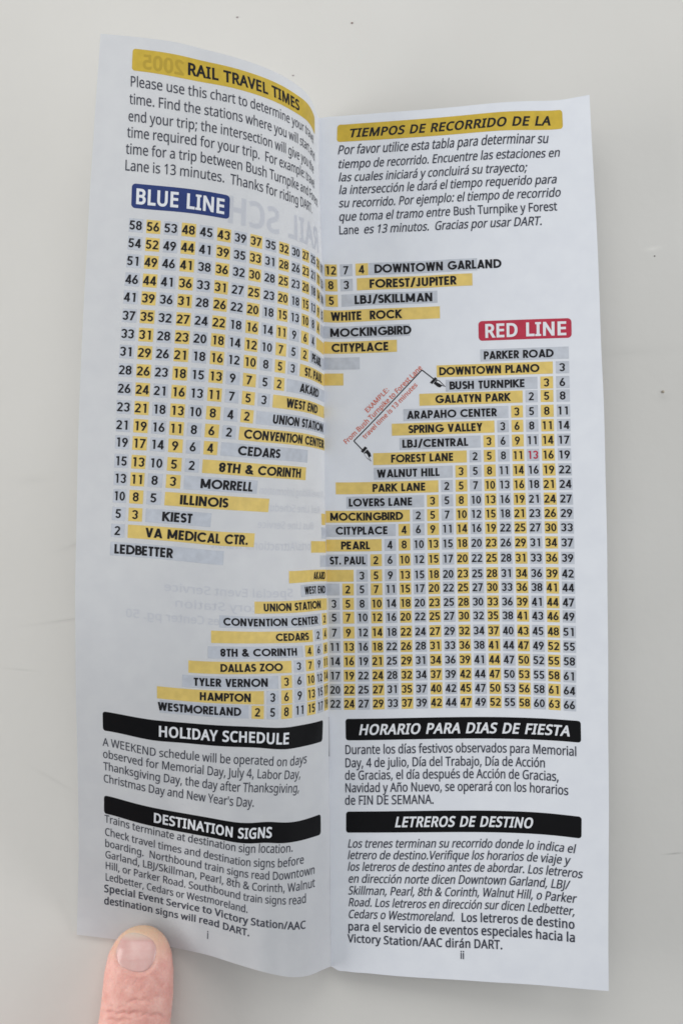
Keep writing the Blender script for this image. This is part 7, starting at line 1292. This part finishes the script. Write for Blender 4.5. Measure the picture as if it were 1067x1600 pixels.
["T","R","holiday_paragraph","ink","Durante los días festivos observados para Memorial",1178.2,5.28,78.05,14,0.02,0,0,"n"],
["T","R","holiday_paragraph","ink","Day, 4 de julio, Día del Trabajo, Día de Acción",1198.8,5.22,68.66,14,0.02,0,0,"n"],
["T","R","holiday_paragraph","ink","de Gracias, el día después de Acción de Gracias,",1218.2,5.17,72.79,14,0.02,0,0,"n"],
["T","R","holiday_paragraph","ink","Navidad y Año Nuevo, se operará con los horarios",1237.8,5.12,75.58,14,0.02,0,0,"n"],
["T","R","holiday_paragraph","ink","de FIN DE SEMANA.",1257.2,5.09,33.67,14,0.02,0,0,"n"],
["R","R","destination_banner","black_box",5.57,79.39,1268.0,1301.0,0.9],
["T","R","destination_banner","white","LETREROS DE DESTINO",1292.3,21.17,64.93,15.6,0.052,0.2,0,"n"],
["T","R","destination_paragraph","ink","Los trenes terminan su recorrido donde lo indica el",1324.3,5.94,77.61,12.8,0.02,0.19,0,"n"],
["T","R","destination_paragraph","ink","letrero de destino.Verifique los horarios de viaje y",1342.3,5.9,75.95,12.8,0.02,0.19,0,"n"],
["T","R","destination_paragraph","ink","los letreros de destino antes de abordar. Los letreros",1360.3,5.87,79.61,12.8,0.02,0.19,0,"n"],
["T","R","destination_paragraph","ink","en dirección norte dicen Downtown Garland, LBJ/",1378.8,6.04,75.76,12.8,0.02,0.19,0,"n"],
["T","R","destination_paragraph","ink","Skillman, Pearl, 8th & Corinth, Walnut Hill, o Parker",1397.3,6.0,77.79,12.8,0.02,0.19,0,"n"],
["T","R","destination_paragraph","ink","Road. Los letreros en dirección sur dicen Ledbetter,",1415.8,5.96,77.55,12.8,0.02,0.19,0,"n"],
["T","R","destination_paragraph","ink","Cedars o Westmoreland.",1434.3,5.91,40.2,12.8,0.02,0.19,0,"n"],
["T","R","destination_paragraph","ink","Los letreros de destino",1434.8,42.2,77.63,12.8,0.035,0,0,"n"],
["T","R","destination_paragraph","ink","para el servicio de eventos especiales hacia la",1452.8,5.86,77.82,12.8,0.035,0,0,"n"],
["T","R","destination_paragraph","ink","Victory Station/AAC dirán DART.",1471.3,5.82,55.64,12.8,0.035,0,0,"n"],
["T","R","page_number","ink","ii",1489.4,41.88,43.32,13,0.03,0,0,"n"],
["A","R","example_note","red_ink","EXAMPLE:",14.04,646.2,21.32,611.5,7.6],
["A","R","example_note","red_ink","From Bush Turnpike to Forest Lane",7.09,694.7,32.19,579.5,8],
["A","R","example_note","red_ink","travel time is 13 minutes",13.18,686.7,30.56,605.7,7.6],
["P","R","example_note","black",[[35.67,596.7],[31.98,582.2],[9.55,689.2],[12.25,703.1]],0.34],
["G","R","example_note","black",[[36.15,594.0],[36.84,596.4],[35.16,604.7],[34.47,602.1]],0],
["G","R","example_note","black",[[36.76,597.5],[37.68,599.8],[38.52,604.1],[39.66,609.8],[38.34,607.8],[37.71,610.3],[36.93,609.0],[35.64,603.6]],0],
["G","R","example_note","white",[[36.98,599.4],[37.75,601.7],[38.36,605.2],[39.2,608.6],[38.12,605.9],[37.5,603.9],[36.58,601.5]],1],
["G","R","example_note","black",[[13.16,697.8],[13.93,700.5],[12.44,708.2],[11.82,705.1]],0],
["G","R","example_note","black",[[13.93,702.7],[14.85,708.4],[15.15,713.7],[14.45,714.7],[15.21,721.9],[13.82,716.9],[12.75,708.2]],0],
["G","R","example_note","white",[[13.29,708.3],[13.91,710.9],[14.21,714.7],[14.9,720.0],[13.74,715.4],[13.05,710.1]],1]]''')
prints = {}
for d in DATA:
    key = (d[1], d[2])
    if key not in prints:
        prints[key] = Print(d[1])
    P = prints[key]
    if d[0] == 'T':
        _, _, part, m, s, vb, u0, u1, cap, bold, sh, nref, font = d
        P.text(m, s, vb, u0, u1, cap, bold, sh, nref, font, .035 if m == 'ghost' else (.085 if m == 'gold_dark' else .11))
    elif d[0] == 'R':
        P.rect(d[3], *d[4:9])
    elif d[0] == 'N':      # a number in its coloured cell
        _, _, part, cellm, m, s, u, v, cap, w, hw, hh = d
        P.rect(cellm, u - hw, min(u + hw, -.12) if d[1] == 'L' else u + hw, v - hh, v + hh, 0)
        w *= .5 * len(s) * (.97 if len(s) == 2 else 1)
        P.text(m, s, v + cap / 2, u - w, u + w, cap, 0, 0, 0, 'd', .11)
    elif d[0] == 'A':
        P.slanted(d[3], d[4], *d[5:10], .09)
    elif d[0] == 'P':
        P.path(d[3], d[4], d[5])
    elif d[0] == 'G':
        P.poly(d[3], d[4], .09 + .04 * d[5])
PART_LABEL = {('L', 'line_badge'): 'blue rounded badge with white lettering', ('R', 'line_badge'): 'red rounded badge with white lettering'}
for (pg, part), P in prints.items():
    o = P.build(part, page[pg])
    if (pg, part) in PART_LABEL:
        o['label'] = PART_LABEL[(pg, part)]

# staple in the fold
def tube(pts, r, k=10):
    pts = [np.array(p, float) for p in pts]; V = []; f = []
    for i, p in enumerate(pts):
        d = pts[min(i + 1, len(pts) - 1)] - pts[max(i - 1, 0)]; d /= np.linalg.norm(d)
        a = np.cross(d, [.3, .1, .9]); a /= np.linalg.norm(a); b = np.cross(d, a)
        V += [tuple(p + r * (math.cos(t) * a + math.sin(t) * b)) for t in np.linspace(0, 2 * math.pi, k, endpoint=False)]
    for i in range(len(pts) - 1):
        for j in range(k):
            f.append([i * k + j, i * k + (j + 1) % k, (i + 1) * k + (j + 1) % k, (i + 1) * k + j])
    f += [list(range(k))[::-1], list(range((len(pts) - 1) * k, len(pts) * k))]
    return V, f


steel = mat('staple_wire', (0.42, 0.42, 0.45), 0.4, 0.5)
steel.node_tree.nodes['Principled BSDF'].inputs['Metallic'].default_value = 0.8
sp = Rf.at([0.02] * 7, np.linspace(1121, 1181, 7), np.full(7, .02))
sp = [sp[0] - [0, 0, .0012]] + list(sp) + [sp[-1] - [0, 0, .0012]]
V, f = tube(sp, .00022)
link_mesh('staple', V, f, [steel], None, book)

# ------------------------------------------------------------------ the hand: only the thumb reaches into the picture
FPX = 2225.0
def world(px, py, z):
    k = (CAM_H - z) / FPX
    return (px - 533.5) * k, (800 - py) * k


RINGS = [(1447, 212, 236, 7.4, 5.0), (1450, 204, 243, 8.8, 4.0), (1456, 194, 251, 10.4, 3.1), (1464, 185, 258.5, 11.9, 2.5),
         (1475, 177.5, 264.5, 13.4, 2.1), (1490, 170, 269, 14.9, 1.9), (1517, 164, 271.5, 16.8, 1.6), (1556, 160, 271, 18.4, 1.4),
         (1585, 156.5, 268, 19.2, 1.8), (1600, 154, 266.5, 19.6, 2.5), (1640, 148, 266, 21, 3), (1700, 143, 267, 23.5, 4),
         (1780, 137, 266, 27, 4), (1860, 130, 264, 30, 4), (1930, 122, 258, 32, 5)]
rg = []
for y, xl, xr, zt, zb in RINGS:
    zm = (zt + zb) / 2
    x0, yy = world(xl, y, zm); x1, _ = world(xr, y, zm)
    rg.append((yy, (x0 + x1) / 2, (x1 - x0) / 2, zm, (zt - zb) / 2))
rg = np.array(rg)


def ring_at(y):
    o = np.argsort(rg[:, 0])
    return [np.interp(y, rg[o, 0], rg[o, k]) for k in (1, 2, 3, 4)]


def thumb_top(x, y, n=2.25):
    cx, a, zm, b = ring_at(y)
    return zm + b * np.maximum(1 - np.minimum(np.abs((x - cx) / a), 1) ** n, 0) ** (1 / n)


def loft(rings, k=48, n=2.25):
    V = []; f = []
    for y, cx, a, zm, b in rings:
        for t in np.linspace(0, 2 * math.pi, k, endpoint=False):
            c, s = math.cos(t), math.sin(t)
            V.append((cx + a * math.copysign(abs(c) ** (2 / n), c), y, zm + b * math.copysign(abs(s) ** (2 / n), s)))
    m = len(rings)
    for i in range(m - 1):
        for j in range(k):
            f.append([i * k + j, i * k + (j + 1) % k, (i + 1) * k + (j + 1) % k, (i + 1) * k + j])
    tip = len(V); y, cx, a, zm, b = rings[0]
    V.append((cx, y + .35, zm))
    f += [[tip, (j + 1) % k, j] for j in range(k)]
    f.append([(m - 1) * k + j for j in range(k)])
    return V, f


def chain(pts, k=20):
    """tapered limb through (x, y, z, r) joints, rounded at both ends"""
    V = []; f = []; rings = []
    P = [np.array(p, float) for p in pts]
    dense = []
    for a, b in zip(P, P[1:]):
        for t in np.linspace(0, 1, 8, endpoint=False):
            dense.append(a * (1 - t) + b * t)
    dense.append(P[-1])
    for _ in range(3):
        dense = [dense[0]] + [(dense[i - 1] + 2 * dense[i] + dense[i + 1]) / 4 for i in range(1, len(dense) - 1)] + [dense[-1]]
    d0 = dense[0][:3] - dense[1][:3]; d0 /= np.linalg.norm(d0)
    d1 = dense[-1][:3] - dense[-2][:3]; d1 /= np.linalg.norm(d1)
    def cap(p, d, up):
        r = p[3]; out = []
        for s in (.3, .6, .85, .97):
            out.append(np.array([*(p[:3] + d * r * s), r * math.sqrt(1 - s * s)]))
        return out[::-1] if up else out
    dense = cap(dense[0], d0, True) + dense + cap(dense[-1], d1, False)
    ref = np.array([1.0, 0.05, 0.02])
    for i, p in enumerate(dense):
        d = dense[min(i + 1, len(dense) - 1)][:3] - dense[max(i - 1, 0)][:3]; d /= np.linalg.norm(d)
        a = ref - d * ref.dot(d)
        a /= np.linalg.norm(a); b = np.cross(d, a)
        for t in np.linspace(0, 2 * math.pi, k, endpoint=False):
            V.append(tuple(p[:3] + p[3] * (math.cos(t) * a + math.sin(t) * b)))
    m = len(dense)
    for i in range(m - 1):
        for j in range(k):
            f.append([i * k + j, i * k + (j + 1) % k, (i + 1) * k + (j + 1) % k, (i + 1) * k + j])
    f += [list(range(k))[::-1], [(m - 1) * k + j for j in range(k)]]
    return V, f


pieces = []
ys = np.concatenate([rg[:6, 0], np.linspace(rg[6, 0], rg[-1, 0], 40)])
pieces.append(loft([(y, *[float(q) for q in ring_at(y)]) for y in ys]))
# closed fist and wrist, below the frame
for i, (x, r) in enumerate(((-92, 9.5), (-112, 9.8), (-131, 9.2), (-148, 8.0))):
    dy = (-1, 0, -3, -9)[i]
    pieces.append(chain([(x - 2, -262, 34, r + 3), (x, -222 + dy, 36, r + 1.5), (x + 1, -190 + dy, 26, r), (x + 3, -192 + dy, 12, r - 1), (x + 5, -216 + dy, 10.5, r - 1.5)]))
for x, r in ((-88, 17), (-108, 18), (-128, 17), (-144, 14)):
    pieces.append(chain([(x, -225, 27, r), (x * .6 - 44, -275, 25, r + 1), (-112 + (x + 112) * .45, -318, 25, r)]))
pieces.append(chain([(-65, -190, 14.5, 10.5), (-68, -216, 18, 13.5), (-78, -250, 20, 18), (-88, -280, 22, 20), (-104, -318, 24, 20)]))
pieces.append(chain([(-112, -305, 26, 24), (-116, -345, 28, 24), (-124, -430, 34, 29)], 28))
V, f = [], []
for v_, f_ in pieces:
    f += [[i + len(V) for i in q] for q in f_]; V += v_
tmp = link_mesh('hand_blank', [(x * MM, y * MM, z * MM) for x, y, z in V], f, [])
rm = tmp.modifiers.new('r', 'REMESH'); rm.mode = 'VOXEL'; rm.voxel_size = .0005; rm.adaptivity = 0
sm = tmp.modifiers.new('s', 'SMOOTH'); sm.factor = .5; sm.iterations = 14
dg = bpy.context.evaluated_depsgraph_get()
me = bpy.data.meshes.new_from_object(tmp.evaluated_get(dg))
bpy.data.objects.remove(tmp)
# surface detail on the thumb
co = np.zeros(len(me.vertices) * 3); me.vertices.foreach_get('co', co); co = co.reshape(-1, 3) / MM
no = np.zeros(len(me.vertices) * 3); me.vertices.foreach_get('normal', no); no = no.reshape(-1, 3)
rng = np.random.default_rng(4)
disp = np.zeros(len(co))
up = np.clip(no[:, 2] * 1.6, 0, 1) * (co[:, 0] > -90) * (co[:, 1] > -205)
def px_of(c):
    k = FPX / (CAM_H - c[:, 2])
    return c[:, 0] * k + 533.5, 800 - c[:, 1] * k
PX, PY = px_of(co)
for x0, x1, y0, bow, dep, wid in [(160, 226, 1580, 4, .75, 2.2), (196, 240, 1567, -4, .5, 2.2), (163, 205, 1592, 3, .55, 2.2), (206, 262, 1589, -3, .5, 2.3),
                                  (168, 250, 1607, 4, .4, 2.4), (165, 200, 1571, 3, .2, 1.6), (222, 262, 1560, -2, .16, 1.8)]:
    t = (PX - x0) / (x1 - x0)
    yc = y0 + bow * 4 * t * (1 - t) + 1.2 * np.sin(PX * .35)
    disp -= dep * np.exp(-((PY - yc) / wid) ** 2) * np.clip(t * 6, 0, 1) * np.clip((1 - t) * 6, 0, 1) * (np.abs(t - .5) < .5)
for _ in range(26):     # short fine wrinkles behind the nail
    x, y = rng.uniform(190, 258), rng.uniform(1526, 1556); a = rng.uniform(-1.15, -.55); l = rng.uniform(5, 11)
    dx, dy = PX - x, PY - y
    s = dx * math.cos(a) + dy * math.sin(a); n_ = -dx * math.sin(a) + dy * math.cos(a)
    disp -= .10 * np.exp(-(n_ / 1.8) ** 2 - (s / l) ** 2)
# nail bed, sunk into the tip
NC, NA, NB, NT = (213.0, 1488.5), 31.5, 31.0, math.radians(20)
def nail_st(px, py):
    dx, dy = px - NC[0], py - NC[1]
    s = (dx * math.cos(NT) + dy * math.sin(NT)) / NA
    t = (-dx * math.sin(NT) + dy * math.cos(NT)) / NB
    return s, t
S, T = nail_st(PX, PY)
rad = (np.abs(S) ** 2.5 + np.abs(T) ** 2.5) ** (1 / 2.5)
disp -= .65 * np.clip((1.03 - rad) * 4, 0, 1)
disp += .26 * np.exp(-((rad - 1.12) / .10) ** 2) * np.clip(.45 + .7 * T, .05, 1)
disp -= .42 * np.exp(-((rad - 1.05) / .06) ** 2) * np.clip(T * 1.2 + S * .5, 0, 1)
co2 = co + no * (disp * up)[:, None]
me.vertices.foreach_set('co', (co2 * MM).ravel())
me.polygons.foreach_set('use_smooth', np.ones(len(me.polygons), dtype=bool))
me.update()

skin = mat('skin', (0.56, 0.30, 0.22), 0.48, 0.4)
b = skin.node_tree.nodes['Principled BSDF']
b.inputs['Subsurface Weight'].default_value = 0.25
b.inputs['Subsurface Radius'].default_value = (1.0, .35, .2)
b.inputs['Subsurface Scale'].default_value = 0.0022
tc = N(skin, 'ShaderNodeTexCoord')
nz = N(skin, 'ShaderNodeTexNoise', Scale=260.0, Detail=7.0, Roughness=.7); link(skin, tc.outputs['Object'], nz.inputs['Vector'])
c1 = N(skin, 'ShaderNodeValToRGB'); e = c1.color_ramp.elements
e[0].position, e[1].position = .34, .68
e[0].color = (.73, .345, .295, 1); e[1].color = (.86, .51, .44, 1)
link(skin, nz.outputs['Fac'], c1.inputs['Fac'])
sx = N(skin, 'ShaderNodeSeparateXYZ'); link(skin, tc.outputs['Object'], sx.inputs[0])
mr = N(skin, 'ShaderNodeMapRange'); mr.inputs['From Min'].default_value = -.1385; mr.inputs['From Max'].default_value = -.1285
link(skin, sx.outputs['Y'], mr.inputs['Value'])
mx = N(skin, 'ShaderNodeMix', data_type='RGBA'); mx.inputs[7].default_value = (.76, .53, .36, 1)
link(skin, mr.outputs[0], mx.inputs[0]); link(skin, c1.outputs['Color'], mx.inputs[6]); link(skin, mx.outputs[2], b.inputs['Base Color'])
n2 = N(skin, 'ShaderNodeTexVoronoi', Scale=1300.0); link(skin, tc.outputs['Object'], n2.inputs['Vector'])
bp = N(skin, 'ShaderNodeBump', Strength=.22, Distance=.0004); link(skin, n2.outputs['Distance'], bp.inputs['Height']); link(skin, bp.outputs['Normal'], b.inputs['Normal'])
me.materials.clear(); me.materials.append(skin)
me.name = 'person'
hand = bpy.data.objects.new('person', me)
col.objects.link(hand)
tag(hand, 'bare thumb pressing down the lower left corner of the open booklet', 'person')

# thumbnail
K, R_ = 64, 16
V = []; f = []
def nail_pt(s, t, rr):
    px = NC[0] + s * NA * math.cos(NT) - t * NB * math.sin(NT)
    py = NC[1] + s * NA * math.sin(NT) + t * NB * math.cos(NT)
    z = 14.0
    for _ in range(6):
        x, y = world(px, py, z); z = float(thumb_top(x, y))
    return x, y, z + (-.05 if rr < .99 else -.75) - .18 * rr ** 6
V.append(nail_pt(0, 0, 0))
for i in range(1, R_ + 1):
    rr = i / R_
    for j in range(K):
        th = 2 * math.pi * j / K; c, s = math.cos(th), math.sin(th)
        g = rr * 1.02 / (abs(c) ** 2.5 + abs(s) ** 2.5) ** (1 / 2.5)
        V.append(nail_pt(c * g, s * g, rr))
f += [[0, 1 + j, 1 + (j + 1) % K] for j in range(K)]
for i in range(R_ - 1):
    for j in range(K):
        a = 1 + i * K; f.append([a + j, a + K + j, a + K + (j + 1) % K, a + (j + 1) % K])
nailm = mat('nail', (.60, .33, .30), .3, .5, coat=.55)
b = nailm.node_tree.nodes['Principled BSDF']
b.inputs['Coat Roughness'].default_value = .16
b.inputs['Subsurface Weight'].default_value = 0.2
b.inputs['Subsurface Radius'].default_value = (1.0, .4, .3); b.inputs['Subsurface Scale'].default_value = .0015
tc = N(nailm, 'ShaderNodeTexCoord'); nz = N(nailm, 'ShaderNodeTexNoise', Scale=230.0, Detail=4.0); link(nailm, tc.outputs['Object'], nz.inputs['Vector'])
c1 = N(nailm, 'ShaderNodeValToRGB'); e = c1.color_ramp.elements
e[0].position, e[1].position = .3, .7; e[0].color = (.66, .37, .34, 1); e[1].color = (.74, .50, .46, 1)
link(nailm, nz.outputs['Fac'], c1.inputs['Fac'])
sx = N(nailm, 'ShaderNodeSeparateXYZ'); link(nailm, tc.outputs['Object'], sx.inputs[0])
mr = N(nailm, 'ShaderNodeMapRange'); mr.inputs['From Min'].default_value = -.1322; mr.inputs['From Max'].default_value = -.1300
link(nailm, sx.outputs['Y'], mr.inputs['Value'])
mx = N(nailm, 'ShaderNodeMix', data_type='RGBA'); mx.inputs[7].default_value = (.74, .62, .50, 1)
link(nailm, mr.outputs[0], mx.inputs[0]); link(nailm, c1.outputs['Color'], mx.inputs[6]); link(nailm, mx.outputs[2], b.inputs['Base Color'])
link_mesh('thumbnail', [(x * MM, y * MM, z * MM) for x, y, z in V], f, [nailm], None, hand)

# ------------------------------------------------------------------ crumbs of dirt on the table
def crumb(px, py, r, rgb, label, seed):
    rn = np.random.default_rng(seed)
    V = []; f = []; k = 9
    for i, (h, q) in enumerate(((0, .9), (.35, 1), (.7, .8), (.95, .4))):
        for j in range(k):
            a = 2 * math.pi * j / k; s = r * q * (1 + rn.uniform(-.25, .25))
            V.append((s * math.cos(a) * 1.25, s * math.sin(a), r * h))
    for i in range(3):
        for j in range(k):
            f.append([i * k + j, i * k + (j + 1) % k, (i + 1) * k + (j + 1) % k, (i + 1) * k + j])
    f += [list(range(k))[::-1], [3 * k + j for j in range(k)]]
    m = mat('crumb_dirt', rgb, .8, .1)
    mottle(m, tuple(c * .7 for c in rgb), rgb, 3000.0)
    o = link_mesh('crumb', [tuple(c * MM for c in v) for v in V], f, [m])
    x, y = world(px, py, 0); o.location = (x * MM, y * MM, .0)
    tag(o, label, 'crumb', 'crumbs of dirt on the table')


crumb(550, 36, 0.30, (.36, .28, .26), 'grey brown crumb on the table above the gap between both pages', 1)
crumb(1022, 400, .2, (.10, .09, .08), 'tiny black speck on the table right of the yellow heading page', 2)
crumb(1035, 612, .42, (.5, .44, .36), 'largest tan crumb, on the table right of the red badge', 3)
crumb(371, 27, .26, (.46, .41, .40), 'pale grey crumb on the table above the left page', 4)
crumb(458, 118, .22, (.44, .39, .38), 'small grey crumb close to the curved top edge of the left page', 5)
